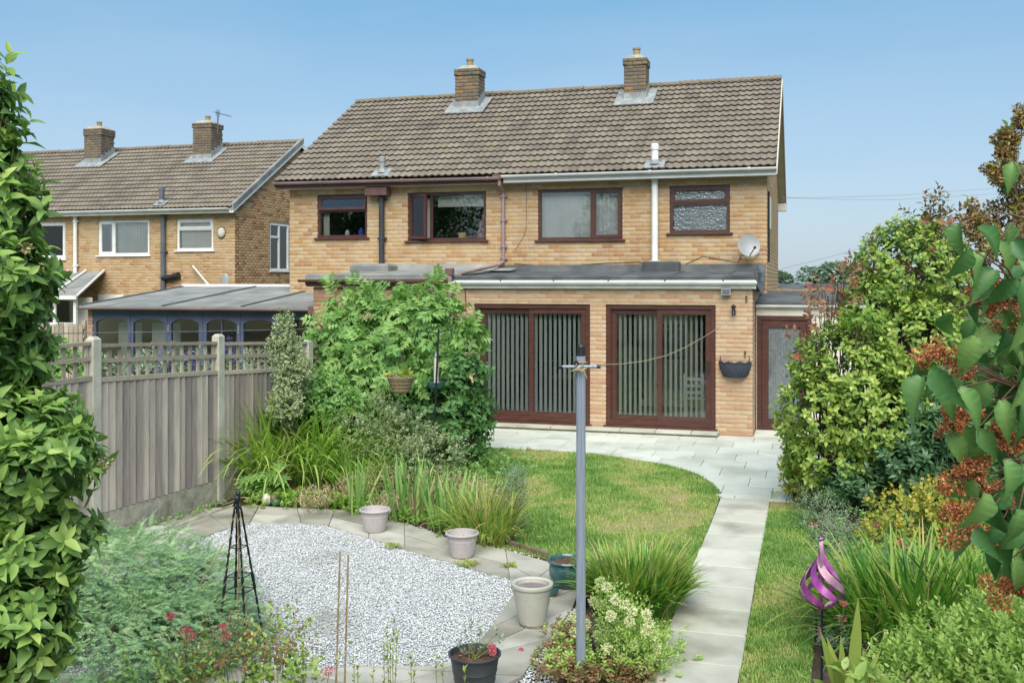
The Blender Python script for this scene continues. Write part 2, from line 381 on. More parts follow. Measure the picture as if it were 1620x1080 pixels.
m_dish = M('satellite_dish_grey', [(0, lin('#9aa0a2', .7)), (1, lin('#abb1b2', .72))], scale=4, rough=.45, fine=.06)
m_potl = M('lilac_grey_plastic', [(0, lin('#b3acab', .8)), (1, lin('#c2bbbb', .84))], scale=6, rough=.5, fine=.07)
m_potc = M('cream_pottery', [(0, lin('#b8b8aa', .74)), (1, lin('#c6c6ba', .78))], scale=5, rough=.55, fine=.05)
m_dirt = M('dirt_stain', [(0, lin('#6d6150', .55)), (.5, lin('#8d8370', .6)), (1, lin('#aaa391', .66))], scale=25, rough=.95, fine=.3)
m_potg = M('teal_glaze', [(0, lin('#2c4f52', .6)), (.5, lin('#3e6b6c', .62)), (1, lin('#5c8583', .65))], scale=7, rough=.22, fine=.12, coat=.5)
m_potb = M('charcoal_plastic', [(0, lin('#3c4144', .6)), (1, lin('#4c5255', .62))], scale=8, rough=.5, fine=.08)
m_potsoil = M('potting_soil', [(0, lin('#4a3527', .6)), (.6, lin('#6d4a36', .6)), (1, lin('#94583f', .65))], scale=30, rough=1, bump=1, bump_scale=80, fine=.3)
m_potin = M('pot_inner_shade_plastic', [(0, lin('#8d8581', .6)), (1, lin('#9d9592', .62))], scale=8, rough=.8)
m_iron = M('black_iron', [(0, lin('#1c2329', .7)), (1, lin('#2c353c', .75))], scale=20, rough=.4, fine=.15, metallic=.3)
m_purple = M('anodised_purple_metal', [(0, lin('#8d3a86', .85)), (.5, lin('#a84f9e', .9)), (1, lin('#bf7fb4', .95))], scale=9, rough=.38, metallic=.35, fine=.1)
m_pinkmetal = M('weathered_pink_metal', [(0, lin('#8b5f78', .75)), (1, lin('#b593a6', .8))], scale=12, rough=.4, metallic=.4, fine=.15)
m_cane = M('bamboo_cane', [(0, lin('#9a8a62', .6)), (1, lin('#b8a880', .68))], scale=30, rough=.7, fine=.15)
m_wicker = M('wicker', [(0, lin('#7d6c4f', .6)), (1, lin('#a8977a', .65))], scale=60, rough=.9, fine=.35)
m_basket = M('dark_rattan', [(0, lin('#333a45', .6)), (1, lin('#535c68', .65))], scale=50, rough=.8, fine=.3)
m_bark = M('bark', [(0, lin('#4e4234', .55)), (.5, lin('#6b5b48', .58)), (1, lin('#82735c', .6))], scale=14, rough=.95, bump=.8, bump_scale=40, fine=.25, stretch=(3, 3, .8))
m_twig = M('brown_twig', [(0, lin('#6a4f3c', .6)), (1, lin('#8a6c50', .65))], scale=20, rough=.9, fine=.15)
m_stem = M('green_stem', [(0, lin('#6e8248', .55)), (1, lin('#8b9a5c', .6))], scale=20, rough=.7, fine=.1)
def overlay(m, col, scale, lo, hi, stretch=(1, 1, 1), amount=1.0, detail=6):
    """patches of a second colour (lichen, algae, run-off stains) over a material"""
    nt = m.node_tree; N, L = nt.nodes, nt.links; bs = N['Principled BSDF']; src = bs.inputs['Base Color'].links[0].from_socket
    g = N.new('ShaderNodeNewGeometry'); mp = N.new('ShaderNodeMapping'); mp.inputs['Scale'].default_value = stretch; L.new(g.outputs['Position'], mp.inputs['Vector'])
    no = N.new('ShaderNodeTexNoise'); no.inputs['Scale'].default_value = scale; no.inputs['Detail'].default_value = detail; L.new(mp.outputs['Vector'], no.inputs['Vector'])
    mr = N.new('ShaderNodeMapRange'); mr.inputs['From Min'].default_value = lo; mr.inputs['From Max'].default_value = hi; mr.inputs['To Max'].default_value = amount; L.new(no.outputs['Fac'], mr.inputs['Value'])
    mx = N.new('ShaderNodeMix'); mx.data_type = 'RGBA'; L.new(mr.outputs['Result'], mx.inputs['Factor']); L.new(src, mx.inputs['A']); mx.inputs['B'].default_value = col; L.new(mx.outputs['Result'], bs.inputs['Base Color'])
overlay(m_tile, lin('#9c8f5c', .6), 2.6, .62, .72, amount=.7, detail=10)
overlay(m_tile, lin('#6a6358', .5), .7, .5, .75, (3, .6, .6), amount=.55)
overlay(m_tile, lin('#b4aea0', .6), 7, .66, .72, amount=.6)
overlay(m_brick, lin('#a98660', .55), .9, .5, .75, (1.6, 1, .5), amount=.35)
overlay(m_brick, lin('#b0aa9c', .6), 3.4, .68, .78, amount=.5)
overlay(m_brick2, lin('#b28f72', .55), 1.1, .52, .78, (1.6, 1, .5), amount=.35)
overlay(m_brick5, lin('#77766c', .5), 3, .42, .62, amount=.7)
overlay(m_patio, lin('#a3a695', .62), 1.3, .5, .72, amount=.55, detail=10)
overlay(m_path, lin('#8d8b78', .58), 1.7, .5, .7, amount=.6, detail=10)
overlay(m_slab, lin('#6f6f5f', .55), 1.6, .5, .68, amount=.65, detail=12)
overlay(m_slab, lin('#8a9468', .55), 2.4, .6, .74, amount=.5, detail=10)
overlay(m_felt, lin('#858a88', .55), 1.5, .52, .66, (1, 2.5, 1), amount=.6)
overlay(m_felt2, lin('#7d8078', .55), 1.2, .5, .7, (1, .5, 1), amount=.5)
overlay(m_cpost, lin('#8c907c', .55), 2.5, .5, .7, (2, 2, .6), amount=.5)
overlay(m_fence, lin('#7f8a68', .55), 1.6, .55, .75, (1, 1, .5), amount=.35)
overlay(m_fence, lin('#6f6a70', .6), 5, .5, .7, (3, 3, .25), amount=.35)
overlay(m_gravelbase, lin('#6f705f', .6), 1.3, .55, .75, amount=.5)
overlay(m_stone, lin('#a5a694', .7), 1.2, .55, .75, amount=.5)
# ------------------------------------------------------------------ builders for houses
def brick_cells(L, z0, z1, openings, BL, BC, top=None, joint=.010, phase=0):
    rows = int(math.ceil((z1 - z0) / BC - 1e-6)); out = []
    for r in range(rows):
        a0 = z0 + r * BC; a1 = min(a0 + BC, z1) - joint
        if a1 - a0 < .015: continue
        off = (BL / 2 if (r + phase) % 2 else 0.0)
        k = -1
        while True:
            u0 = k * BL + off; u1 = u0 + BL - joint; k += 1
            if u0 >= L: break
            u0 = max(u0, 0.0); u1 = min(u1, L)
            if u1 - u0 < .03: continue
            segs = [(u0, u1)]
            for (o0, o1, p0, p1) in openings:
                if a1 > p0 + .012 and a0 < p1 - .012:
                    ns = []
                    for (s0, s1) in segs:
                        if s1 <= o0 or s0 >= o1: ns.append((s0, s1)); continue
                        if s0 < o0: ns.append((s0, o0))
                        if s1 > o1: ns.append((o1, s1))
                    segs = ns
            for (s0, s1) in segs:
                if s1 - s0 < .02: continue
                if top is not None and a1 > top((s0 + s1) / 2) - .04: continue
                out.append((s0, s1, a0, a1))
    return out
def bricks_np(o, u, n, cells, depth=.1, jitter=.0015):
    c = np.array(cells); N = len(c)
    pr = rng.uniform(-jitter, jitter, N)
    o = np.array(o, float); u = np.array((u[0], u[1], 0.)); n = np.array((n[0], n[1], 0.)); z = np.array((0, 0, 1.))
    def P(uu, zz, dd): return o + u * uu[:, None] + z * zz[:, None] + n * dd[:, None]
    b = .0025
    f = pr
    V = np.stack([P(c[:, 0] + b, c[:, 2] + b, f), P(c[:, 1] - b, c[:, 2] + b, f), P(c[:, 1] - b, c[:, 3] - b, f), P(c[:, 0] + b, c[:, 3] - b, f),
                  P(c[:, 0], c[:, 2], f - .0018), P(c[:, 1], c[:, 2], f - .0018), P(c[:, 1], c[:, 3], f - .0018), P(c[:, 0], c[:, 3], f - .0018),
                  P(c[:, 0], c[:, 2], f - depth), P(c[:, 1], c[:, 2], f - depth), P(c[:, 1], c[:, 3], f - depth), P(c[:, 0], c[:, 3], f - depth)], 1)
    fq = [(0, 1, 2, 3)]
    for k in (0, 4):
        for j in range(4): fq.append((k + 4 + j, k + 4 + (j + 1) % 4, k + (j + 1) % 4, k + j))
    fq = np.array(fq)
    Fq = (np.arange(N)[:, None, None] * 12 + fq[None]).reshape(-1, 4)
    r = np.repeat(rng.random(N), 12)
    return V.reshape(-1, 3), Fq, r
def mortar_slab(mb, o, u, n, L, z0, z1, openings, thick=.28, inset=.004, mi=0):
    e = .004
    us = sorted({e, L - e} | {min(max(v, e), L - e) for op in openings for v in (op[0] - e, op[1] + e)})
    zs = sorted({z0 + e, z1 - e} | {min(max(v, z0 + e), z1 - e) for op in openings for v in (op[2] - e, op[3] + e)})
    # vertical strips merged so no inner faces matter
    for i in range(len(us) - 1):
        j = 0
        while j < len(zs) - 1:
            um, = ((us[i] + us[i + 1]) / 2,)
            def solid(jj):
                zm = (zs[jj] + zs[jj + 1]) / 2
                return not any(op[0] < um < op[1] and op[2] < zm < op[3] for op in openings)
            if not solid(j): j += 1; continue
            k = j
            while k + 1 < len(zs) - 1 and solid(k + 1): k += 1
            a, b, c, d = us[i], us[i + 1], zs[j], zs[k + 1]
            V = []
            for dd in (-inset, -thick):
                for (uu, zz) in ((a, c), (b, c), (b, d), (a, d)):
                    V.append((o[0] + u[0] * uu + n[0] * dd, o[1] + u[1] * uu + n[1] * dd, o[2] + zz))
            mb.add(V, [(0, 1, 2, 3), (7, 6, 5, 4), (0, 4, 5, 1), (1, 5, 6, 2), (2, 6, 7, 3), (3, 7, 4, 0)], .5, mi)
            j = k + 1
BRICKV = {}
def brick_wall(parent, name, o, u, n, L, z0, z1, openings, mat, mort, BL=.225, BC=.075, nsep=0, sepkey=None, thick=.28, top=None, topslab=None, phase=0):
    """bricks laid in stretcher bond with recessed joints on a backing wall; z is measured from o[2]"""
    cells = brick_cells(L, z0, z1, openings, BL, BC, top, phase=phase)
    mb = MB(); mortar_slab(mb, o, u, n, L, z0, z1, openings, thick)
    if topslab: topslab(mb)
    w = mb.build(name, mort, parent)
    sep = []
    if nsep:
        full = [c for c in cells if abs((c[1] - c[0]) - (BL - .01)) < .001 and abs((c[3] - c[2]) - (BC - .01)) < .001]
        full.sort(key=sepkey)
        sep = full[:nsep]; ss = set(sep); cells = [c for c in cells if c not in ss]
    if cells:
        V, Fq, r = bricks_np(o, u, n, cells)
        np_obj('brickwork', V, [Fq], mat, w, rnd=r, stuff=True)
    if sep:
        key = (mat.name, BL, BC)
        if key not in BRICKV:
            L_ = []
            for i in range(10):
                V, Fq, r = bricks_np((0, 0, 0), (1, 0), (0, -1), [(0, BL - .01, 0, BC - .01)], jitter=0)
                L_.append(np_mesh('brick', V, [Fq], np.full(12, (i + .5) / 10), None, (mat,)))
            BRICKV[key] = L_
        for c in sep:
            b = bpy.data.objects.new('brick', random.choice(BRICKV[key])); link(b, w)
            b.location = Vector((o[0] + u[0] * c[0] + n[0] * random.uniform(-.0025, .0025), o[1] + n[1] * random.uniform(-.0025, .0025), o[2] + c[2])) - root_loc(w)
    return w

def extrude_x(mb, prof, x0, x1, rnd=.5, mi=0):
    n = len(prof)
    V = [(x0, y, z) for y, z in prof] + [(x1, y, z) for y, z in prof]
    F_ = [tuple(range(n)), tuple(range(2 * n - 1, n - 1, -1))] + [(i, n + i, n + (i + 1) % n, (i + 1) % n) for i in range(n)]
    return mb.add(V, F_, rnd, mi)
def gutter(parent, x0, x1, yb, z, mat, r=.06, step=1.9, name='gutter', dz=0.0):
    """half-round gutter in front of y=yb, rim at z, with union brackets"""
    mb = MB(); yc = yb - r - .004
    arc = [(yc + r * math.cos(math.pi + math.pi * k / 8), z + r * math.sin(math.pi + math.pi * k / 8)) for k in range(9)]
    inn = [(yc + (r - .006) * math.cos(math.pi + math.pi * k / 8), z + (r - .006) * math.sin(math.pi + math.pi * k / 8)) for k in range(8, -1, -1)]
    prof = arc + inn; n = len(prof)
    V = [(x0, y, zz) for y, zz in prof] + [(x1, y, zz + dz) for y, zz in prof]
    Fc = [(i, n + i, n + (i + 1) % n, (i + 1) % n) for i in range(n)] + [(k, k + 1, n - 2 - k, n - 1 - k) for k in range(8)]
    mb.add(V, Fc)
    for xe, zz in ((x0, z), (x1, z + dz)):
        s = [(xe, a, b + zz - z) for a, b in arc]; mb.add(s, [tuple(range(9))])
    g = mb.build(name, mat, parent, smooth=False)
    k = x0 + step * .6
    while k < x1 - .2:
        zz = z + dz * (k - x0) / (x1 - x0)
        m2 = MB(); rr = r + .006
        ar = [(yc + rr * math.cos(math.pi + math.pi * q / 8), zz + rr * math.sin(math.pi + math.pi * q / 8)) for q in range(9)]
        ar += [(yc + rr, zz + .008), (yc + rr - .006, zz + .008)] + [(yc + (r + .001) * math.cos(math.pi + math.pi * q / 8), zz + (r + .001) * math.sin(math.pi + math.pi * q / 8)) for q in range(8, -1, -1)] + [(yc - r, zz + .01), (yc - rr, zz + .01)]
        V = [(k, a, b) for a, b in ar] + [(k + .05, a, b) for a, b in ar]; n = len(ar)
        m2.add(V, [(i, n + i, n + (i + 1) % n, (i + 1) % n) for i in range(n)])
        m2.build('gutter_bracket', mat, g)
        k += step
    return g

def ring(mb, x0, x1, z0, z1, w, y0, y1, mi=0):
    """rectangular frame of four members between outer size and outer-w"""
    mb.box((x0, y0, z0), (x0 + w, y1, z1), mi=mi); mb.box((x1 - w, y0, z0), (x1, y1, z1), mi=mi)
    mb.box((x0 + w, y0 + .001, z0), (x1 - w, y1, z0 + w), mi=mi); mb.box((x0 + w, y0 + .001, z1 - w), (x1 - w, y1, z1), mi=mi)
def pane(parent, x0, x1, z0, z1, y, mat, t=.006):
    mb = MB(); mb.box((x0, y, z0), (x1, y + t, z1)); return mb.build('pane', mat, parent)
def casement(parent, x0, x1, z0, z1, y, mat, glass, w=.055, hinge=None, angle=0):
    """opening light: sash frame and pane; hinge 'left'/'top' with an opening angle"""
    mb = MB(); ring(mb, x0, x1, z0, z1, w, y, y + .06)
    ring(mb, x0 + w, x1 - w, z0 + w, z1 - w, .012, y + .012, y + .05)
    def rot(p):
        if not angle: return p
        if hinge == 'left':
            dx, dy = p[0] - x0, p[1] - y; c, s = math.cos(angle), math.sin(angle)
            return (x0 + dx * c + dy * s, y - dx * s + dy * c, p[2])
        dz, dy = z1 - p[2], p[1] - y; c, s = math.cos(angle), math.sin(angle)
        return (p[0], y - dz * s + dy * c, z1 - dz * c - dy * s)
    mb.v = [rot(p) for p in mb.v]
    f = mb.build('casement', mat, parent)
    g = MB(); g.box((x0 + w, y + .03, z0 + w), (x1 - w, y + .036, z1 - w)); g.v = [rot(p) for p in g.v]
    g.build('pane', glass, f)
    return f
def room(parent, x0, x1, z0, z1, y0, depth, wall, floor, dark=None):
    mb = MB(); y1 = y0 + depth
    V = [(x0, y0, z0), (x1, y0, z0), (x1, y1, z0), (x0, y1, z0), (x0, y0, z1), (x1, y0, z1), (x1, y1, z1), (x0, y1, z1)]
    mb.add(V, [(0, 1, 2, 3)], mi=1); mb.add(V, [(4, 7, 6, 5)], mi=0); mb.add(V, [(3, 2, 6, 7), (0, 3, 7, 4), (1, 5, 6, 2)], mi=0)
    return mb.build('room_interior', [wall, floor], parent)

# --- tiled roof slope: interlocking tiles of two rolls
TILEV = {}
TW, TL, TG = .30, .40, .30
def tile_geo():
    n = 12; xs = np.linspace(0, TW - .002, n + 1)
    h = .019 * np.clip(np.cos(2 * np.pi * (xs / (TW / 2)) ) * .9 + .1, -.25, 1)
    th = .022
    rows = []
    for v, lift in ((0, 0), (TL, .0)):
        rows.append(np.stack([xs, np.full(n + 1, v), h], 1))
    bot = np.stack([xs, np.full(n + 1, 0.), h - th - .006], 1)
    V = np.concatenate([rows[0], rows[1], bot, rows[0] * (1, 1, 1) - (0, .0, .0)]); k = n + 1; K = np.concatenate([np.ones(2 * k), np.zeros(2 * k)])  # nose faces coloured darker: grime plus the shade of the gaps between courses
    Fq = [(i, i + 1, k + i + 1, k + i) for i in range(n)] + [(2 * k + i, 2 * k + i + 1, 3 * k + i + 1, 3 * k + i) for i in range(n)]
    return V, np.array(Fq), K
def tiled_slope(parent, x0, x1, y0, z0, y1, z1, nsep, holes=()):
    """tiles from eave (y0,z0) up to ridge (y1,z1)"""
    SL = math.hypot(y1 - y0, z1 - z0); cy, sz = (y1 - y0) / SL, (z1 - z0) / SL
    V0, F0, K0 = tile_geo()
    nr = int(math.ceil(SL / TG)); nc = int(math.ceil((x1 - x0) / TW)); tw = (x1 - x0) / nc
    tilt = .046 / TL
    def xf(V, X, s, lift, sk=0.0):
        # local (x, v up-slope, h normal) -> world; each tile lies tilted on the one below
        v = V[:, 1] + s; h = V[:, 2] + .055 - V[:, 1] * tilt + lift
        x = X + V[:, 0] * tw / TW
        return np.stack([x, y0 + v * cy - h * sz, z0 + v * sz + h * cy], 1)
    tiles = [(x0 + c * tw, r * TG) for r in range(nr) for c in range(nc)]
    keep = []
    for X, s in tiles:
        if s + .1 > SL: continue
        if any(hx0 < X + tw / 2 < hx1 and hs0 < s + .15 < hs1 for hx0, hx1, hs0, hs1 in holes): continue
        keep.append((X, s))
    keep.sort(key=lambda p: (p[1] - .8 * (p[0] - x1) / 1.0) if nsep else 0)
    sep, rest = keep[:nsep], keep[nsep:]
    Vs, Fs, Rs = [], [], []; b = 0
    for X, s in rest:
        Vt = V0.copy()
        if s + TL > SL: Vt[:, 1] = np.minimum(Vt[:, 1], SL - s)
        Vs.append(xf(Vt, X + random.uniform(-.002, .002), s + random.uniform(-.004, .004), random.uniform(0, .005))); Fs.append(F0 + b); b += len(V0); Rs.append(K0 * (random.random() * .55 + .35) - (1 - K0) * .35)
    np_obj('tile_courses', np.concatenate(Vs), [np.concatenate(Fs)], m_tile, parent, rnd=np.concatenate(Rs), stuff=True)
    if sep:
        key = (round(cy, 4), round(tw, 4))
        if key not in TILEV:
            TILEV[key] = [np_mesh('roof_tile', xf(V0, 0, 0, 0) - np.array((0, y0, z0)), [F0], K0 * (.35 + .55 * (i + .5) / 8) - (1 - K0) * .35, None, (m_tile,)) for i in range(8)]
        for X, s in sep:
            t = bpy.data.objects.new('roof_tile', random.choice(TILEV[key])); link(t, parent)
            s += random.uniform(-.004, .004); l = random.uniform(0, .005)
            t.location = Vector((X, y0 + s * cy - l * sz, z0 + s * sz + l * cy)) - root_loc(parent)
def ridge_tiles(parent, x0, x1, y, z, name='ridge_tile'):
    n = int((x1 - x0) / .45); w = (x1 - x0) / n; r = .11
    mb = MB(); prof = [(r * math.cos(a), r * .75 * math.sin(a)) for a in [math.pi * k / 6 for k in range(7)]]
    V = [(0, a, b) for a, b in prof] + [(w - .012, a * 1.02, b * 1.02) for a, b in prof]
    F_ = [(i, i + 1, 7 + i + 1, 7 + i) for i in range(6)] + [tuple(range(6, -1, -1)), tuple(range(7, 14))]
    mb.add(V, F_)
    first = None
    for k in range(n):
        if first is None:
            first = mb.build(name, m_ridge, None); first.parent = parent; o = first
        else:
            o = first.copy(); COL.objects.link(o)
        o.location = Vector((x0 + k * w, y, z - .02 + random.uniform(-.008, .008))) - root_loc(parent)
        o.rotation_euler = (0, R(random.uniform(-.5, .5)), 0)
def chimney(parent, x0, x1, y0, y1, zb, zc, zt, slope_y, slope_z, k_slope, pot=True):
    """brick stack with oversailing cap, flaunching, short pot and lead apron"""
    c = MB(); c.box((x0 + .02, y0 + .02, zb - .3), (x1 - .02, y1 - .02, zt)); st = c.build('chimney', m_mortar_d, parent)
    for (o, u, n, L) in (((x0, y0, zb), (1, 0), (0, -1), x1 - x0), ((x1, y0, zb), (0, 1), (1, 0), y1 - y0), ((x0, y1, zb), (0, -1), (-1, 0), y1 - y0)):
        V, Fq, r = bricks_np(o, u, n, brick_cells(L, 0, zc - zb, [], .225, .0845), .018, .004)
        np_obj('brickwork', V, [Fq], m_brick5, st, rnd=r, stuff=True)
    a, b = .022, zt - zc
    for (o, u, n, L) in (((x0 - a, y0 - a, zc), (1, 0), (0, -1), x1 - x0 + 2 * a), ((x1 + a, y0 - a, zc), (0, 1), (1, 0), y1 - y0 + 2 * a), ((x0 - a, y1 + a, zc), (0, -1), (-1, 0), y1 - y0 + 2 * a)):
        V, Fq, r = bricks_np(o, u, n, brick_cells(L, 0, b, [], .225, .0845), .09, .004)
        np_obj('brickwork', V, [Fq], m_brick5, st, rnd=r * .5, stuff=True)
    f = MB(); X0, X1, Y0, Y1 = x0 - a + .02, x1 + a - .02, y0 - a + .02, y1 + a - .02; i = .13
    f.add([(X0, Y0, zt - .02), (X1, Y0, zt - .02), (X1, Y1, zt - .02), (X0, Y1, zt - .02), (X0 + i, Y0 + i, zt + .09), (X1 - i, Y0 + i, zt + .09), (X1 - i, Y1 - i, zt + .09), (X0 + i, Y1 - i, zt + .09)],
          [(0, 1, 5, 4), (1, 2, 6, 5), (2, 3, 7, 6), (3, 0, 4, 7), (4, 5, 6, 7)])
    f.build('mortar_flaunching', m_cgravel, st)
    if pot:
        p = MB(); cx, cy_ = (x0 + x1) / 2, (y0 + y1) / 2
        p.lathe([(.085, .05), (.08, .22), (.095, .23), (.095, .27), (.07, .27), (.065, .1)], (cx, cy_, zt), 16)
        p.build('chimney_pot', m_mortar_d, st, smooth=True)
    l = MB()  # lead apron with ragged edges lying on the tiles
    def on(y): return slope_z + (y - slope_y) * k_slope + .115
    g = .2
    for (xa, xb, ya, yb) in ((x0 - g, x1 + g, y0 - .28, y0 - .002), (x0 - g, x0 - .002, y0, y1), (x1 + .002, x1 + g, y0, y1)):
        l.add([(xa, ya, on(ya)), (xb, ya, on(ya)), (xb, yb, on(yb) + .01), (xa, yb, on(yb) + .01), (xa, ya, on(ya) - .02), (xb, ya, on(ya) - .02), (xb, yb, on(yb) - .02), (xa, yb, on(yb) - .02)],
              [(0, 1, 2, 3), (4, 5, 1, 0), (5, 6, 2, 1), (7, 4, 0, 3), (6, 7, 3, 2)])
    l.add([(x0 - .004, y0 - .006, on(y0) - .05), (x1 + .004, y0 - .006, on(y0) - .05), (x1 + .004, y0 - .006, on(y0) + .14), (x0 - .004, y0 - .006, on(y0) + .14)], [(0, 1, 2, 3)])
    ys = [y0 + (y1 - y0) * j / 4 for j in range(5)]
    for j in range(4):
        zt_ = on(ys[j + 1]) + .16
        l.box((x1 + .004, ys[j], on(ys[j]) - .05), (x1 + .012, ys[j + 1], zt_))
    l.build('lead_apron', m_lead, st)
    return st
def soil_vent(parent, x, y, zb, zt, mat, r=.05, apron=True, wide=1.0):
    p = MB(); p.tube([(x, y, zb), (x, y, zt)], r, 14); p.lathe([(r + .012, -.10), (r + .012, .0), (r * .8, .02)], (x, y, zt), 14)
    v = p.build('vent_pipe', mat, parent, smooth=True)
    if apron:
        a = MB(); a.lathe([(r + .05, -.03), (r + .02, .02), (r + .006, .06)], (x, y, zb + .10), 10)
        a.add([(x-.2,y-.2,zb-.117+.10),(x+.2,y-.2,zb-.117+.10),(x+.2,y+.12,zb+.07+.10),(x-.2,y+.12,zb+.07+.10)],[(0,1,2,3)])
        a.build('lead_collar', m_lead, v)
    return v

def house_body(root, dx, dy, xl, xr, mats, fr_open, gable_open, zb=0.0, sep_tiles=300, verge_l=.18, verge_r=.185, chim=(), fascia_break=None, holes=(), gable_mat=None, sep_b=0, rear=7.83):
    """two-storey semi shell: front wall at y=20.27+dy, eaves overhang .3, 30 degree roof with central ridge"""
    yf = 20.27 + dy; yr = yf + rear; ye = yf - .30; zr = 7.27; ym = yf + 3.93; ze = 4.80; k = (zr - ze) / (ym - ye)
    brick_wall(root, 'front_wall', (xl, yf, 0), (1, 0), (0, -1), xr - xl, zb, 4.70, [(a - xl, b - xl, c, d) for a, b, c, d in fr_open], mats[0], m_mortar, BC=.0845,
               nsep=sep_b, sepkey=lambda c: -c[0])
    gm = gable_mat or mats[0]
    def top(u): return min(4.78 + (u + .3) * k, 4.78 + (yr + .3 - yf - u) * k) - .02
    def slab(mb):
        x = xr - .007
        V = [(xr - .007, yf + .004, 4.7), (xr - .007, yr, 4.7), (xr - .007, ym, zr - .15), (xr - .27, yf + .004, 4.7), (xr - .27, yr, 4.7), (xr - .27, ym, zr - .15)]
        mb.add(V, [(0, 1, 2), (5, 4, 3), (0, 2, 5, 3), (1, 4, 5, 2)])
    brick_wall(root, 'gable_wall', (xr, yf + .012, 0), (0, 1), (1, 0), yr - yf, zb, 4.70, [(a - yf, b - yf, c, d) for a, b, c, d in gable_open], gm, m_mortar_d, BC=.0845, topslab=slab, phase=1)
    cells = brick_cells(yr - yf, 4.70, zr, [], .225, .0845, top)
    V, Fq, r = bricks_np((xr, yf + .012, 0), (0, 1), (1, 0), cells, .02)
    np_obj('gable_brickwork', V, [Fq], gm, root, rnd=r, stuff=True)
    w = MB(); w.box((xl + .004, yf + .27, zb), (xl + .27, yr, 4.7)); w.box((xl + .28, yr - .27, zb), (xr - .28, yr - .01, 4.7)); w.build('rear_walls', m_mortar, root)
    # roof
    rf = MB(); X0, X1 = xl - verge_l, xr + verge_r; yre = yr + .3
    rf.add([(X0, ye, ze), (X1, ye, ze), (X1, ym, zr), (X0, ym, zr), (X1, yre, ze), (X0, yre, ze)], [(0, 1, 2, 3), (3, 2, 4, 5)])
    rf.add([(X0, ye + .03, ze - .06), (X1, ye + .03, ze - .06), (X1, ym, zr - .06), (X0, ym, zr - .06), (X1, yre, ze - .06), (X0, yre, ze - .06)], [(3, 2, 1, 0), (5, 4, 2, 3)])
    roof = rf.build('roof', m_under, root)
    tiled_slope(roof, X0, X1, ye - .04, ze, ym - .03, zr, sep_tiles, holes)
    rb = MB(); rb.add([(X0, ym, zr + .05), (X1, ym, zr + .05), (X1, yre + .04, ze + .05), (X0, yre + .04, ze + .05)], [(0, 1, 2, 3)]); rb.build('rear_slope', m_tile, roof)
    ridge_tiles(roof, X0 - .01, X1 + .01, ym, zr + .05)
    # soffit
    s = MB(); s.box((X0, ye + .02, 4.66), (X1, yf + .01, 4.675)); s.build('soffit', m_cream, root)
    return dict(yf=yf, ye=ye, ym=ym, yr=yr, ze=ze, zr=zr, k=k, X0=X0, X1=X1, roof=roof, yre=yre)
def verge(root, d, side, mat, drop=.16, name='bargeboard'):
    x = d['X1'] if side > 0 else d['X0']; t = .025 * side
    mb = MB()
    for (ya, za, yb, zb_) in ((d['ye'] - .02, d['ze'], d['ym'], d['zr']), (d['ym'], d['zr'], d['yre'] + .02, d['ze'])):
        V = [(x, ya, za + .03), (x, yb, zb_ + .03), (x, yb, zb_ - drop), (x, ya, za - drop), (x + t, ya, za + .03), (x + t, yb, zb_ + .03), (x + t, yb, zb_ - drop), (x + t, ya, za - drop)]
        mb.add(V, [(0, 1, 2, 3), (7, 6, 5, 4), (0, 4, 5, 1), (2, 6, 7, 3), (0, 3, 7, 4), (1, 5, 6, 2)])
    return mb.build(name, mat, root)
def window(root, X0, X1, Z0, Z1, Yw, mat, glass, kind, name='window', inner=None, sill_mat=None, open_a=0, recess=.035, w=.055, sill=True, div=None):
    y = Yw + recess; mb = MB(); ring(mb, X0 + .004, X1 - .004, Z0 + .004, Z1 - .004, w, y, y + .07)
    if kind == 'top':      # fanlight over a fixed pane
        zm = Z1 - (Z1 - Z0) * div; mb.box((X0 + w, y + .001, zm - .03), (X1 - w, y + .07, zm + .03))
    elif kind in ('left', 'right'):
        xm = X0 + (X1 - X0) * div; mb.box((xm - .03, y + .001, Z0 + w), (xm + .03, y + .07, Z1 - w))
    f = mb.build(name, mat, root)
    if sill:
        s = MB(); s.bbox((X0 - .06, Yw - .05, Z0 - .035), (X1 + .06, y + .068, Z0 + .003), .008); s.build('sill', sill_mat or mat, f)
    if kind == 'top':
        pane(f, X0 + w, X1 - w, Z0 + w, zm - .03, y + .03, glass)
        casement(f, X0 + w - .02, X1 - w + .02, zm + .012, Z1 - w + .02, y - .012, mat, glass, hinge='top', angle=open_a)
    elif kind == 'left':
        casement(f, X0 + w - .02, xm - .012, Z0 + w - .02, Z1 - w + .02, y - .012, mat, glass, hinge='left', angle=open_a)
        pane(f, xm + .03, X1 - w, Z0 + w, Z1 - w, y + .03, glass)
    elif kind == 'right':
        casement(f, xm + .012, X1 - w + .02, Z0 + w - .02, Z1 - w + .02, y - .012, mat, glass)
        pane(f, X0 + w, xm - .03, Z0 + w, Z1 - w, y + .03, glass)
    else: pane(f, X0 + w, X1 - w, Z0 + w, Z1 - w, y + .03, glass)
    return f

# ------------------------------------------------------------------ the semi-detached pair
YM, YE = 20.27, 17.42
semi = thing('semi_detached_house', 'large near pair of yellow brick houses with brown windows, two chimneys and patio doors', 'house', (-6, 20, 0))
W1 = (-10.42, -9.22, 3.58, 4.53); W2 = (-8.27, -6.50, 3.49, 4.52); W3 = (-5.37, -3.60, 3.47, 4.52); W4 = (-2.65, -1.47, 3.58, 4.52)
d = house_body(semi, 0, 0, -11.10, -.765, (m_brick,), [W1, W2, W3, W4, (-5.75, -1.3, 0, 2.44)], [(21.2, 21.9, 3.7, 4.35)], zb=0.0, sep_b=0,
               holes=())
verge(semi, d, 1, m_cream, .13, 'bargeboard'); verge(semi, d, -1, m_rose2, .10, 'bargeboard')
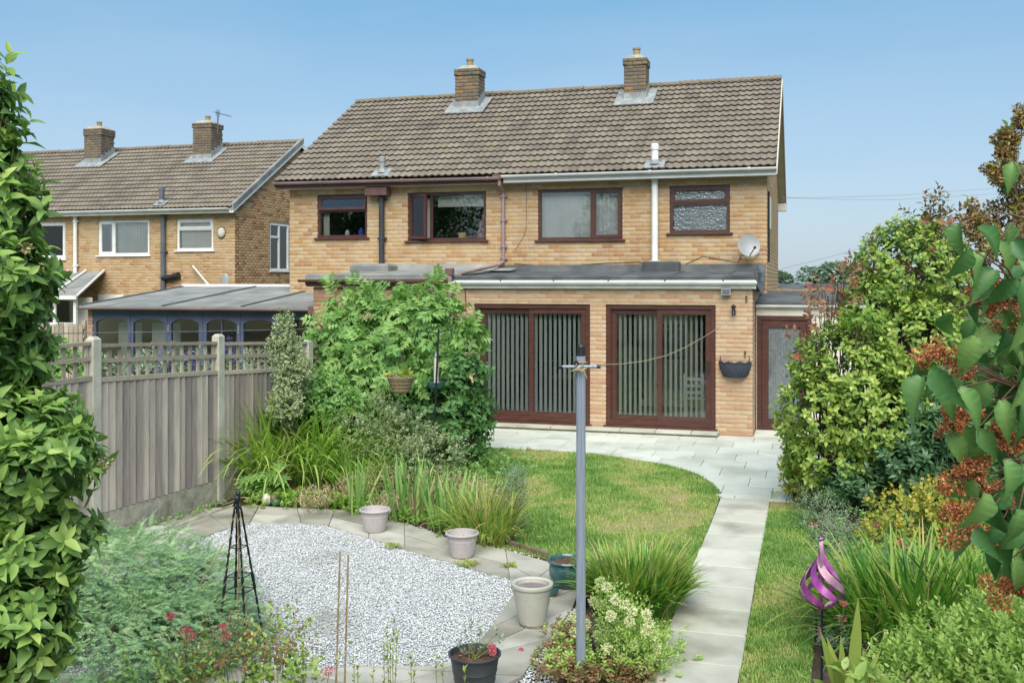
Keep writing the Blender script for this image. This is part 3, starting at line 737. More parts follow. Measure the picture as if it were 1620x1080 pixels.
# verge soffit seen under the right hand overhang
v = MB()
for (ya, za, yb, zb_) in ((d['ye'], d['ze'] - .1, d['ym'], d['zr'] - .1), (d['ym'], d['zr'] - .1, d['yre'], d['ze'] - .1)):
    v.add([(-.765, ya, za), (-.585, ya, za), (-.585, yb, zb_), (-.765, yb, zb_)], [(0, 3, 2, 1)])
v.build('verge_soffit', m_cream, semi)
vb = MB(); vb.box((-.77, d['yre'] - .25, 4.52), (-.56, d['yre'] + .05, 4.72)); vb.build('soffit_box_end', m_cream, semi)
XP = F(797, 0, 20.0)[0]     # party line on the front
# fascias and gutters: brown left of the party line, white right of it
fa = MB(); fa.box((d['X0'], d['ye'] + .0, 4.655), (XP, d['ye'] + .02, 4.80)); fa.build('fascia', m_rose, semi, label='dark brown fascia board')
fa = MB(); fa.box((XP, d['ye'] + .0, 4.655), (d['X1'], d['ye'] + .02, 4.80)); fa.build('fascia', m_upvc, semi, label='white fascia board')
gutter(semi, d['X0'] - .02, XP - .06, d['ye'], 4.80, m_mauve, dz=-.03).name = 'gutter'
gutter(semi, XP - .02, d['X1'] + .01, d['ye'], 4.80, m_upvc)
# chimneys
def ch(px0, px1, pxs, ybase, ycapb, ycapt, Y, par, sy, sz, k, dep=.68):
    x0, x1 = F(px0, 0, Y)[0], F(px1, 0, Y)[0]; pm = (px0 + px1) / 2
    chimney(par, x0, x1, Y, Y + dep, F(pm, ybase, Y)[2] - .05, F(pm, ycapb, Y)[2], F(pm, ycapt, Y)[2], sy, sz, k)
ch(720, 757, 763, 177, 119, 108, 23.3, semi, d['ye'], d['ze'], d['k'], .5)
ch(987, 1022, 1029, 162, 103, 91, 23.3, semi, d['ye'], d['ze'], d['k'], .5)
soil_vent(semi, F(605, 0, 20.12)[0], 20.12, d['ze'] + (20.12 - d['ye']) * d['k'], F(605, 249, 20.12)[2], m_lead, .06)
soil_vent(semi, F(1036, 0, 20.10)[0], 20.10, d['ze'] + (20.10 - d['ye']) * d['k'], F(1036, 229, 20.10)[2], m_upvc, .072)
# ---- upstairs windows
YI = YM + .14
w1 = window(semi, *W1, YM, m_rose, m_glass, 'top', div=.37, open_a=R(8))
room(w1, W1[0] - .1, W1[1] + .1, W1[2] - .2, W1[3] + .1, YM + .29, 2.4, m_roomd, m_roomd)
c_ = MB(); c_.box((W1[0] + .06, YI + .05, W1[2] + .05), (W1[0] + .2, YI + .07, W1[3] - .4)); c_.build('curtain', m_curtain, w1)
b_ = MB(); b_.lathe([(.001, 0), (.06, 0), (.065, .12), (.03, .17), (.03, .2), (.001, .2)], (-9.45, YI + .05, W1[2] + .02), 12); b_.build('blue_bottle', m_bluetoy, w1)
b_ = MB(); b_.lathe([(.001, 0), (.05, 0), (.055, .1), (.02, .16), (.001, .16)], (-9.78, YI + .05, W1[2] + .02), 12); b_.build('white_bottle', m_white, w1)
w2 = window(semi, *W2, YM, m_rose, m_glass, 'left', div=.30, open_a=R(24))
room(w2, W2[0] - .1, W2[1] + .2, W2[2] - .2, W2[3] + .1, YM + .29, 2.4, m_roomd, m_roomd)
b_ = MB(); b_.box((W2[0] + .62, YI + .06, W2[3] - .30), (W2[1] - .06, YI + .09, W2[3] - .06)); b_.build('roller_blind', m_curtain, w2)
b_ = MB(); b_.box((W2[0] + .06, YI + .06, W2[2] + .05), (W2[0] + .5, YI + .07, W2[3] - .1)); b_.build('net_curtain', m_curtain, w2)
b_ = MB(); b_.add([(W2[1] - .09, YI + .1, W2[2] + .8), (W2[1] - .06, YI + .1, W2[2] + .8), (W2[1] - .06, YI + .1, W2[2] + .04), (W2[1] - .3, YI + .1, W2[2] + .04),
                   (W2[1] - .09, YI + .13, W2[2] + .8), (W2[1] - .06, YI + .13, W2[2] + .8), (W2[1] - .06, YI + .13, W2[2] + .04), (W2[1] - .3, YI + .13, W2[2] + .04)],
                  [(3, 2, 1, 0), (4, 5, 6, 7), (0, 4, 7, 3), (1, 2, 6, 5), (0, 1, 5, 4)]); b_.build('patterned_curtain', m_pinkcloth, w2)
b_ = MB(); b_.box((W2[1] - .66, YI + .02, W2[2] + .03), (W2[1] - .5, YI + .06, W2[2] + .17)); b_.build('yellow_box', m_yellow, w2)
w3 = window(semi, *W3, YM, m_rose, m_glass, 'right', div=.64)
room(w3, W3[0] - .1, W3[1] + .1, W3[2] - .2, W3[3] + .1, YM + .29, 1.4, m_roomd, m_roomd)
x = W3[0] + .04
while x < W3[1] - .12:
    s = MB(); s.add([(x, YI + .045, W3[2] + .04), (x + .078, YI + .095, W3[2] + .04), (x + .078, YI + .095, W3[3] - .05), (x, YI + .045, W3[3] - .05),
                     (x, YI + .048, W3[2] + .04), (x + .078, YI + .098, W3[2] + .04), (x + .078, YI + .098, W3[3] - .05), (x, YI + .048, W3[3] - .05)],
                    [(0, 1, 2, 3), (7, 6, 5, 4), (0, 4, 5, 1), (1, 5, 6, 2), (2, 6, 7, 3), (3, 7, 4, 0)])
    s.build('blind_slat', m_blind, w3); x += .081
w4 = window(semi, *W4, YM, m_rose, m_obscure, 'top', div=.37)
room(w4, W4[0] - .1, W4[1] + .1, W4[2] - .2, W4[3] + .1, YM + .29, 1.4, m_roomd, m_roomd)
b_ = MB(); b_.box((W4[0] + .07, YI + .0, W4[2] + .06), (W4[1] - .07, YI + .004, W4[3] - .06)); b_.build('privacy_film', m_obs_back, w4)
sw = MB(); ring(sw, 0, .001, 0, .001, .0001, 0, .0001)
gs = MB(); gs.box((-.775, 21.2, 3.7), (-.735, 21.9, 4.35)); gs.build('side_window', m_white, semi)
# ---- ground floor extension, left (neighbour's half) and right
XL, XPc, XR = -9.05, F(722, 0, YE)[0], -.89
DOOR1 = (-5.81, -3.67, .12, 2.215); DOOR2 = (-3.39, -1.50, .12, 2.22); EW = (-7.45, -6.62, 1.2, 2.16)
extr = brick_wall(semi, 'patio_wall', (XPc, YE, 0), (1, 0), (0, -1), XR - XPc, 0.0, 2.49, [(a - XPc, b - XPc, c, d_) for a, b, c, d_ in (DOOR1, DOOR2)], m_brick2, m_mortar, BC=.075,
                  nsep=290, sepkey=lambda c: -c[0])
brick_wall(semi, 'extension_wall', (XL, YE + .03, 0), (1, 0), (0, -1), XPc - XL - .002, 0.0, 2.52, [(EW[0] - XL, EW[1] - XL, EW[2], EW[3])], m_brick3, m_mortar_d, BC=.077)
brick_wall(semi, 'extension_side_wall', (XR, YE + .012, 0), (0, 1), (1, 0), YM - YE, 0.0, 2.49, [], m_brick2, m_mortar, BC=.075, phase=1)
brick_wall(semi, 'extension_side_wall', (XL, YM, 0), (0, -1), (-1, 0), YM - YE - .04, 0.0, 2.5, [], m_brick3, m_mortar_d, BC=.077, phase=1)
pl = MB(); pl.box((DOOR2[1] + .06, YE - .012, 0), (XR + .01, YE - .001, .055)); pl.build('plinth', m_brick3, semi)
# flat roofs: felt deck rising to the house wall, kerb at the front, upstand against the wall
def deck(x0, x1, yf, zf, zb, mat, name, up=.1, upm=None):
    mb = MB(); y1 = YM - .002
    mb.add([(x0, yf, zf), (x1, yf, zf), (x1, y1, zb), (x0, y1, zb), (x0, yf, zf - .16), (x1, yf, zf - .16), (x1, y1, zb - .16), (x0, y1, zb - .16)],
           [(0, 1, 2, 3), (4, 5, 1, 0), (5, 6, 2, 1), (7, 4, 0, 3), (6, 5, 4, 7)])
    o = mb.build(name, mat, semi)
    u = MB(); u.add([(x0, y1 - .10, zb - .02), (x1, y1 - .10, zb - .02), (x1, y1 - .02, zb + up), (x0, y1 - .02, zb + up), (x1, y1, zb + up), (x0, y1, zb + up)], [(0, 1, 2, 3), (3, 2, 4, 5)])
    u.build('wall_upstand', upm or mat, o)
    # lap joints of the felt
    j = MB(); x = x0 + .9
    while x < x1:
        j.add([(x, yf - .003, zf + .008), (x + .03, yf - .003, zf + .008), (x + .03, y1 - .1, zb + .008), (x, y1 - .1, zb + .008), (x, yf - .003, zf - .09), (x + .03, yf - .003, zf - .09)], [(0, 1, 2, 3), (4, 5, 1, 0)]); x += .98
    j.build('felt_lap', mat, o)
    # rounded drip kerb
    k_ = MB(); k_.tube([(x0, yf + .06, zf + .012), (x1, yf + .06, zf + .012)], .035, 8); k_.build('felt_kerb', mat, o, smooth=True)
    return o
ZG = F(950, 446, YE)[2]
dk = deck(XPc - .05, XR + .05, YE - .08, 2.68, 2.83, m_felt, 'flat_roof', .13)
dk2 = deck(XL - .12, XPc - .06, YE - .08, 2.72, 2.86, m_felt2, 'flat_roof', .13)
sd = MB(); sd.box((XR + .052, YE + .1, 2.45), (XR + .075, YM - .1, 2.78)); sd.build('roof_end_flashing', m_felt, semi)
ra = MB(); ra.add([(XR + .0, YE - .06, 2.66), (XR + .16, YE + .05, 2.4), (XR + .16, YE + .7, 2.45), (XR + .12, YM - .1, 2.95), (XR - .02, YM - .1, 2.98)], [(0, 1, 2, 3, 4)]); ra.build('felt_flap', m_felt, semi)
fb = MB(); fb.box((XPc - .02, YE - .082, 2.50), (XR + .06, YE - .06, 2.64)); fb.box((XPc - .02, YE - .06, 2.492), (XR + .06, YE - .002, 2.5)); fb.build('fascia', m_upvc, semi)
gutter(semi, XPc - .02, XR + .08, YE - .083, 2.62, m_upvc, r=.055, step=1.95)
fb = MB(); fb.box((XL - .1, YE - .082, 2.53), (XPc - .08, YE - .06, 2.66)); fb.box((XL - .1, YE - .06, 2.522), (XPc - .08, YE - .002, 2.53)); fb.build('fascia', m_rose, semi, label='dark brown fascia board')
gutter(semi, XL - .22, XPc - .10, YE - .083, 2.66, m_bgutter, r=.055, step=1.6, dz=-.02)
# roof vents and curbs
cb = MB(); cb.bbox((F(1018, 0, 20.1)[0], 19.9, 2.80), (F(1076, 0, 20.1)[0], YM - .03, 3.02), .03); cb.build('felt_covered_kerb', m_felt, semi)
cb = MB(); cb.bbox((F(560, 0, 19.9)[0], 19.7, 2.80), (F(620, 0, 19.9)[0], YM - .03, 3.0), .05); cb.build('felt_covered_kerb', m_felt2, semi)
# down pipes
def pipe(pts, r, mat, name='downpipe', parent=semi, clips=()):
    mb = MB(); mb.tube(pts, r, 12); p = mb.build(name, mat, parent, smooth=True)
    for cz in clips:
        c = MB(); c.lathe([(r + .001, -.025), (r + .012, -.025), (r + .012, .025), (r + .001, .025)], (pts[-1][0], pts[-1][1], cz), 12)
        c.box((pts[-1][0] - r - .04, pts[-1][1] + .0, cz - .02), (pts[-1][0] + r + .04, pts[-1][1] + r, cz + .02)); c.build('pipe_clip', mat, p)
    return p
xw = F(1036, 0, 20.2)[0]; pipe([(xw, 20.19, 4.66), (xw, 20.19, 2.98)], .068, m_upvc, 'soil_pipe', clips=(3.02,))
xb = F(604, 0, 20.2)[0]; pipe([(xb, 20.19, 4.45), (xb, 20.19, 2.95)], .06, m_blackpipe, 'soil_pipe', clips=(3.55, 4.4))
hb = MB(); hb.bbox((F(577, 0, 20)[0], 20.0, 4.47), (F(611, 0, 20)[0], YM - .004, 4.652), .01); hb.build('boxed_pipe_casing', m_rose2, semi)
xq = F(796, 0, 20.2)[0]
pp = pipe([(xq, 19.93, 4.74), (xq, 19.93, 4.62), (xq, 20.21, 4.48), (xq, 20.21, 3.02)], .036, m_mauve, clips=(3.1, 3.35, 3.9, 4.4))
hh = MB(); hh.bbox((xq - .13, 19.86, 4.72), (xq + .05, 19.98, 4.82), .01); hh.build('gutter_outlet', m_bgutter, semi)
pipe([(xq, 20.21, 3.04), (xq - .06, 20.1, 2.97), (F(712, 0, 17.5)[0] + .15, 17.6, 2.76)], .034, m_mauve)
xh = F(712, 0, 17.3)[0]
pipe([(xh, 17.28, 2.82), (xh, 17.28, 2.42), (xh - .02, 17.32, 2.3)], .045, m_mauve)
hp = MB(); hp.bbox((xh - .07, 17.22, 2.74), (xh + .07, 17.34, 2.86), .01); hp.build('hopper', m_bgutter, semi)
xg = F(684, 0, 17.3)[0]
pipe([(xg, 17.28, 2.60), (xg, 17.28, 2.44), (xg + .1, 17.32, 2.36), (xh, 17.34, 2.22), (xh + .02, 17.36, 0.1)], .038, m_mauve)
hp = MB(); hp.bbox((xg - .13, 17.24, 2.58), (xg + .12, 17.34, 2.68), .01); hp.build('hopper', m_bgutter, semi)
fl = MB(); fl.add([(F(700, 0, 20)[0], 19.6, 2.83), (F(815, 0, 20)[0], 19.6, 2.84), (F(815, 0, 20)[0], YM - .13, 2.90), (F(700, 0, 20)[0], YM - .13, 2.90)], [(0, 1, 2, 3)]); fl.build('lead_flashing', m_lead, semi)
# cables on the wall
def cable(pts, r=.006, mat=m_black, parent=semi, name='cable'):
    mb = MB(); mb.tube(pts, r, 5); return mb.build(name, mat, parent)
cable([F(x_, y_, YM - .012) for x_, y_ in ((805, 440), (815, 417), (860, 421), (905, 420), (960, 416), (1010, 414), (1030, 418))])
cable([F(x_, y_, YM - .012) for x_, y_ in ((1080, 420), (1112, 405), (1150, 412), (1168, 414), (1172, 405))])
cable([F(x_, y_, YM - .012) for x_, y_ in ((833, 290), (833, 360), (828, 375), (815, 395))], .004, m_bgutter)
cable([F(x_, y_, YE - .012) for x_, y_ in ((733, 442), (736, 460), (737, 480), (736, 540), (735, 640))], .007)
cable([(-.74, 20.6, 4.4), (-.74, 20.6, 3.0)], .02, m_black, name='side_pipe')
# ---- patio doors: sliding pair in a rosewood frame, vertical blinds behind
def patio_door(D):
    X0, X1, Z0, Z1 = D; y = YE + .03
    mb = MB(); ring(mb, X0 + .004, X1 - .004, Z0 + .004, Z1 - .004, .07, y, y + .11); ring(mb, X0 + .07, X1 - .07, Z0 + .07, Z1 - .07, .018, y + .02, y + .11)
    mb.box((X0 - .03, YE - .045, Z0 - .045), (X1 + .03, y + .1, Z0 + .002))
    f = mb.build('patio_door', m_rose, semi); xm = (X0 + X1) / 2
    for a, b, yy in ((X0 + .088, xm + .03, y + .065), (xm - .055, X1 - .088, y + .028)):
        s = MB(); z0, z1 = Z0 + .088, Z1 - .088; ring(s, a, b, z0, z1, .075, yy, yy + .035); ring(s, a + .075, b - .075, z0 + .075, z1 - .075, .012, yy + .008, yy + .03)
        sh = s.build('sliding_leaf', m_rose, f); pane(sh, a + .075, b - .075, z0 + .075, z1 - .075, yy + .015, m_glassd)
        if a > xm - .2:
            h = MB(); h.bbox((b - .055, yy - .03, 1.05), (b - .02, yy - .001, 1.28), .008); h.build('handle', m_black, sh)
    x = X0 + .13; h = MB(); h.box((X0 + .07, y + .16, Z1 - .12), (X1 - .07, y + .2, Z1 - .08)); h.build('blind_rail', m_white, f)
    while x < X1 - .1:
        a = R(66 + random.uniform(-3, 3)); c, s_ = math.cos(a) * .042, math.sin(a) * .042; yc = y + .19; sl = MB()
        V = []
        for zz in (Z0 + .03 + .01 * random.random(), Z1 - .12):
            for q in (-1, 0, 1): V.append((x + c * q, yc + s_ * q + (0.004 if q == 0 else 0), zz))
        sl.add(V, [(0, 1, 4, 3), (1, 2, 5, 4)]); sl.build('blind_slat', m_slat, f); x += .0885
    return f
pd1 = patio_door(DOOR1); pd2 = patio_door(DOOR2)
rm = room(semi, XPc + .1, XR - .1, .10, 2.42, YE + .285, 5.2, m_room, m_carpet)
dv = MB(); dv.box((-3.58, YE + .29, .1), (-3.5, YE + 5.4, 2.41)); dv.build('room_divider', m_room, semi)
def inthing(name, label, cat, mb, mat, sm=False):
    o = mb.build(name, mat, None, smooth=sm); return tag(o, label, cat)
# chimney breast and picture seen through the right hand doors
cbm = MB(); cbm.box((-3.2, 20.6, .1), (-2.15, 22.4, 2.41)); cbm.box((-3.28, 20.5, .1), (-2.07, 20.598, .22)); cbm.build('chimney_breast', m_room, semi)
pic = thing('framed_picture', 'framed blue print hanging on the cream chimney breast behind the right patio doors', 'picture', (-2.65, 20.57, 1.45))
q = MB(); ring(q, -2.95, -2.35, 1.05, 1.75, .05, 20.56, 20.598); q.build('frame', m_rose2, pic)
q = MB(); q.box((-2.9, 20.575, 1.1), (-2.4, 20.59, 1.7)); q.build('print', m_picture, pic)
# white ladder back chair inside right doors
chs = thing('dining_chair', 'white slatted chair standing just inside the right hand patio doors', 'chair', (-1.95, 18.35, .1))
q = MB(); q.bbox((-2.15, 18.2, .52), (-1.75, 18.6, .56), .01); q.build('seat', m_white, chs)
for lx, ly in ((-2.13, 18.21), (-1.8, 18.21), (-2.13, 18.56), (-1.8, 18.56)):
    q = MB(); q.box((lx, ly, .1), (lx + .035, ly + .035, .519)); q.build('leg', m_white, chs)
q = MB(); q.box((-2.13, 18.17, .565), (-2.09, 18.199, .98)); q.box((-1.81, 18.17, .565), (-1.77, 18.199, .98))
for zz in (.62, .74, .86): q.box((-2.088, 18.175, zz), (-1.812, 18.195, zz + .05))
q.build('backrest', m_white, chs)
tb = thing('sideboard', 'low cream sideboard behind the white chair inside the right patio doors', 'sideboard', (-1.6, 19.8, .1))
q = MB(); q.bbox((-2.0, 19.5, .1), (-1.05, 20.1, .75), .02); q.build('carcass', m_cream, tb)
q = MB(); q.box((-1.97, 19.48, .15), (-1.54, 19.499, .7)); q.build('door', m_curtain, tb); q = MB(); q.box((-1.51, 19.48, .15), (-1.08, 19.499, .7)); q.build('door', m_curtain, tb)
so = thing('sofa', 'navy blue two seat sofa behind the vertical blinds of the left patio doors', 'sofa', (-4.9, 19.3, .1))
q = MB(); q.bbox((-5.6, 19.0, .12), (-4.1, 19.8, .5), .04); q.build('seat', m_navy, so)
q = MB(); q.bbox((-5.6, 19.8, .12), (-4.1, 20.0, 1.0), .04); q.build('backrest', m_navy, so)
for xx in (-5.78, -4.1):
    q = MB(); q.bbox((xx, 19.0, .12), (xx + .18, 20.0, .72), .03); q.build('armrest', m_navy, so)
nb = thing('coat', 'long navy coats hanging on the far wall behind the left patio doors', 'coats', (-5.3, 21.6, 1.0))
q = MB(); q.bbox((-5.5, 21.6, .9), (-5.1, 21.8, 1.75), .05); q.build('cloth', m_navy, nb); q = MB(); q.bbox((-5.02, 21.6, 1.0), (-4.7, 21.8, 1.75), .05); q.build('cloth', m_navy, nb)
tbl = thing('dining_table', 'pale wooden table standing behind the right half of the left patio doors', 'table', (-4.3, 18.9, .1))
# kitchen window in the left extension, mostly behind the shrub
wk = window(semi, *EW, YE + .03, m_rose, m_glass, 'right', div=.5)
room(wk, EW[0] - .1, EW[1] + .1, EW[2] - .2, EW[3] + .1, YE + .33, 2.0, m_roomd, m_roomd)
for (a, b) in (((-4.62, 18.5), (-4.0, 19.0)),):
    q = MB(); q.bbox((a[0], a[1], .80), (b[0], b[1], .84), .008); q.build('table_top', m_sleeper, tbl)
for lx, ly in ((-4.58, 18.53), (-4.08, 18.53), (-4.58, 18.93), (-4.08, 18.93)):
    q = MB(); q.box((lx, ly, .1), (lx + .04, ly + .04, .799)); q.build('leg', m_sleeper, tbl)
# ---- side link with brown door and white gutter
YS = 18.3; S0, S1 = F(1196, 0, YS)[0], 1.0
sl = MB(); sl.box((S0, YS + .0, 2.02), (S1, YS + .02, 2.16)); sl.box((S0, YS + .02, 0), (S0 + .02, YS + .1, 2.02)); sl.box((.06, YS + .02, 0), (S1, YS + .25, 2.02))
lk = sl.build('side_porch', m_cream, semi)
gutter(lk, S0, S1, YS - .002, 2.21, m_upvc, r=.05)
rr = MB(); rr.add([(S0 - .02, YS - .02, 2.24), (S1, YS - .02, 2.24), (S1, YS + 2.4, 2.42), (S0 - .02, YS + 2.4, 2.42), (S0 - .02, YS - .02, 2.17), (S1, YS - .02, 2.17), (S1, YS + 2.4, 2.3), (S0 - .02, YS + 2.4, 2.3)],
                  [(0, 1, 2, 3), (4, 5, 1, 0), (7, 4, 0, 3), (5, 6, 2, 1), (6, 7, 3, 2)]); rr.build('porch_roof', m_felt, lk)
bk = brick_wall(lk, 'porch_parapet', (S0, YS + 2.45, 2.3), (1, 0), (0, -1), S1 - S0, 0, .17, [], m_brick5, m_mortar_d)
fd = MB(); ring(fd, S0 + .02, .06, .004, 2.018, .075, YS - .002, YS + .07); ds = fd.build('side_door', m_rose, lk)
f2 = MB(); ring(f2, S0 + .1, -.02, .085, 1.93, .11, YS + .012, YS + .06); f2.box((S0 + .21, YS + .0, .15), (-.13, YS + .03, .21)); lf = f2.build('door_leaf', m_rose, ds)
pane(lf, S0 + .21, -.13, .21, 1.82, YS + .03, m_glassd)
for k in range(14):   # lace curtain in folds
    x = S0 + .2 + k * .042; cc = MB(); cc.add([(x, YS + .09, .16), (x + .021, YS + .075, .16), (x + .042, YS + .09, .16), (x, YS + .09, 1.86), (x + .021, YS + .075, 1.86), (x + .042, YS + .09, 1.86)], [(0, 1, 4, 3), (1, 2, 5, 4)])
    cc.build('lace_fold', m_lace, lf)
dk_ = MB(); dk_.box((S0 + .04, YS + .3, .02), (.05, YS + .32, 2.0)); dk_.build('porch_back', m_roomd, lk)
# ------------------------------------------------------------------ the neighbouring pair further back on the left
nbr = thing('semi_detached_house', 'smaller looking brick house further back on the left with white windows and white gutter', 'house', (-20, 27, 0))
NY = 26.6; DX, DY = -15.62, 6.33
N1 = (-21.21, -19.35, 3.43, 4.52); N2 = (-18.39, -17.12, 3.56, 4.52); N0 = (-24.44, -22.43, 3.33, 4.5); NS = (28.66, 29.9, 2.97, 4.5)
dn = house_body(nbr, 0, DY, -27.6, -16.39, (m_brick,), [N1, N2, N0], [NS], gable_mat=m_brick4, sep_tiles=280, verge_r=.12)
verge(nbr, dn, 1, m_upvc, .15)
fa = MB(); fa.box((dn['X0'], dn['ye'], 4.655), (dn['X1'], dn['ye'] + .02, 4.80)); fa.build('fascia', m_upvc, nbr)
gutter(nbr, dn['X0'], dn['X1'] - .1, dn['ye'], 4.80, m_upvc, r=.07)
# grey dry-verge caps stepping up the gable edge
k = dn['k']; y = dn['ye'] - .03; first = None
while y < dn['ym'] - .1:
    if first is None:
        q = MB(); L = .30; z = dn['ze'] + .06
        V = [(dn['X1'] - .06, y, z - .12), (dn['X1'] + .04, y, z - .12), (dn['X1'] + .04, y, z + .05), (dn['X1'] - .06, y, z + .05)]
        V += [(a, b + L, c + L * k - .012) for a, b, c in V]
        q.add(V, [(0, 1, 2, 3), (7, 6, 5, 4), (0, 4, 5, 1), (1, 5, 6, 2), (2, 6, 7, 3)]); first = q.build('verge_cap', m_felt2, nbr); y0_ = y
    else:
        o = first.copy(); COL.objects.link(o); o.location = (0, y - y0_, (y - y0_) * k)
    y += .27
def chn(px0, px1, ybase, ycapb, ycapt, Y):
    x0, x1 = F(px0, 0, Y)[0], F(px1, 0, Y)[0]; pm = (px0 + px1) / 2
    return chimney(nbr, x0, x1, Y, Y + .7, F(pm, ybase, Y)[2] - .05, F(pm, ycapb, Y)[2], F(pm, ycapt, Y)[2], dn['ye'], dn['ze'], k)
chn(133, 160, 250, 214, 203, 29.4)
c2 = chn(305, 334, 245, 202, 194, 29.4)
# TV aerial on the second stack
ae = thing('tv_aerial', 'small television aerial on a mast strapped to the right chimney of the far house', 'aerial', F(344, 205, 29.6))
q = MB(); a0 = F(344, 212, 29.5); a1 = F(345, 176, 29.5); q.tube([a0, a1], .022, 6); q.build('mast', m_greypipe, ae)
q = MB(); b0 = F(341, 178, 29.5); b1 = F(364, 184, 29.3); q.tube([b0, b1], .014, 5)
for f_ in np.linspace(0.05, 1, 9):
    c = b0 + (b1 - b0) * f_; q.tube([c - (0, .16 * (1.2 - f_ * .5), .0), c + (0, .16 * (1.2 - f_ * .5), 0)], .008, 4)
    if f_ < .4: q.tube([c - (0, 0, .12), c + (0, 0, .12)], .008, 4)
q.build('yagi_array', m_greypipe, ae)
for (Wd, kd, dv_) in ((N1, 'left', .31), (N2, 'top', .33), (N0, 'right', .3)):
    w_ = window(nbr, *Wd, NY, m_upvc, m_glass, kd, div=dv_, w=.07)
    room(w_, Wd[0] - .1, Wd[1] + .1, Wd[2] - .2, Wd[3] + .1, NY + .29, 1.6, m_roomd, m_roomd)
    if Wd is N1:
        for k2 in range(15):
            x = N1[0] + .34 + k2 * .1
            q = MB(); q.add([(x, NY + .16, N1[2] + .04), (x + .05, NY + .20, N1[2] + .04), (x + .1, NY + .16, N1[2] + .04), (x, NY + .16, N1[3] - .04), (x + .05, NY + .20, N1[3] - .04), (x + .1, NY + .16, N1[3] - .04)], [(0, 1, 4, 3), (1, 2, 5, 4)])
            q.build('curtain_fold', m_curtain, w_)
    if Wd is N2:
        q = MB(); q.box((N2[0] + .08, NY + .15, N2[2] + .05), (N2[1] - .08, NY + .16, N2[3] - .05)); q.build('pale_blind', m_cream, w_)
# staircase window on the gable
XG = -16.39; q = MB(); a, b, c, e = NS
def ringx(mb, y0, y1, z0, z1, w, x0, x1):
    mb.box((x0, y0, z0), (x1, y0 + w, z1)); mb.box((x0, y1 - w, z0), (x1, y1, z1)); mb.box((x0, y0 + w, z0), (x1 - .001, y1 - w, z0 + w)); mb.box((x0, y0 + w, z1 - w), (x1 - .001, y1 - w, z1))
ringx(q, a + .004, b - .004, c + .004, e - .004, .07, XG - .09, XG - .015); q.box((XG - .088, (a + b) / 2 - .04, c + .07), (XG - .016, (a + b) / 2 + .04, e - .07)); q.box((XG - .088, a + .07, e - .48), (XG - .018, (a + b) / 2 - .04, e - .41))
gw = q.build('gable_window', m_upvc, nbr); q = MB(); q.box((XG - .06, a + .07, c + .07), (XG - .054, b - .07, e - .07)); q.build('pane', m_glass, gw)
q = MB(); q.box((XG - .12, a + .05, c + .05), (XG - .10, b - .05, e - .05)); q.build('curtain', m_blind, gw)
q = MB(); q.box((XG - .08, a - .05, c - .04), (XG + .05, b + .05, c)); q.build('sill', m_upvc, gw)
q = MB(); q.box((XG - .5, a - .2, c - .2), (XG - .29, b + .2, e + .1)); q.build('room_back', m_roomd, gw)
pl_ = lambda x, y, Y: F(x, y, Y)
def npipe(px, ya, yb, r, mat, clips, nm='downpipe'):
    A = F(px, ya, NY - .09); B = F(px, yb, NY - .09); return pipe([A, B], r, mat, nm, nbr, [F(px, c_, NY - .09)[2] for c_ in clips])
npipe(119, 338, 500, .06, m_upvc, (350, 420, 480)); npipe(258, 335, 470, .075, m_greypipe, (398, 440), 'soil_pipe')
q = MB(); e0 = F(258, 440, NY - .09); e1 = F(270, 439, NY - .1); e2 = F(283, 435, NY - .1); q.tube([e0, e1, e2], .10, 10); q.build('waste_elbow', m_black, nbr, smooth=True)
soil_vent(nbr, F(256, 0, 26.55)[0], 26.55, dn['ze'] + (26.55 - dn['ye']) * k, F(256, 296, 26.55)[2], m_greypipe, .08)
lm = thing('bulkhead_lamp', 'round cream bulkhead lamp on the upper wall right of the far small window', 'lamp', F(350, 368, NY))
q = MB(); q.ell(F(350, 368, NY - .03), (.13, .07, .16), 14, 8); q.build('cover', m_cream, lm, smooth=True)
q = MB(); q.ell(F(350, 368, NY - .01), (.15, .04, .185), 14, 8); q.build('base', m_black, lm, smooth=True)
sd_ = thing('satellite_dish', 'small grey satellite dish low on the far house above the conservatory roof', 'satellite dish', F(357, 446, NY - .4))
q = MB(); cdish = F(357, 446, NY - .45); q.ell(cdish, (.13, .05, .26), 14, 8); q.build('reflector', m_dish, sd_, smooth=True)
q = MB(); q.tube([cdish + (0, .02, -.1), F(350, 455, NY - .2), F(350, 452, NY)], .02, 6); q.build('bracket', m_black, sd_)
pw = thing('pole', 'thin white pole leaning diagonally against the far house wall', 'pole', F(333, 455, NY - .2))
q = MB(); q.tube([F(305, 421, NY - .06), F(336, 458, NY - .5)], .035, 6); q.build('shaft', m_cream, pw)
q = MB(); q.box(F(155, 476, NY - .04), F(196, 466, NY - .01)); q.build('lintel_board', m_upvc, nbr)
# white conservatory of the far house
wc = thing('conservatory', 'white framed glass conservatory with a pitched roof against the far house', 'conservatory', (F(80, 0, 24)[0], 24, 0))
CYf = 24.2
xa, xb2 = F(-40, 0, CYf)[0], F(120, 0, CYf)[0]; zb_, zt_ = F(80, 515, CYf)[2], F(80, 470, CYf)[2]
q = MB(); q.box((xa, CYf, 0), (xb2, CYf + .2, zb_)); q.build('dwarf_wall', m_brick3, wc)
q = MB(); ring(q, xa, xb2, zb_ + .002, zt_, .09, CYf, CYf + .08)
for f_ in (.2, .4, .58, .79): q.box((xa + (xb2 - xa) * f_ - .04, CYf + .001, zb_ + .09), (xa + (xb2 - xa) * f_ + .04, CYf + .08, zt_ - .09))
fr_ = q.build('frame', m_upvc, wc); pane(fr_, xa + .09, xb2 - .09, zb_ + .09, zt_ - .09, CYf + .04, m_glass)
zp = F(60, 434, 25.2)[2]; q = MB(); xm_ = F(42, 0, 25)[0]
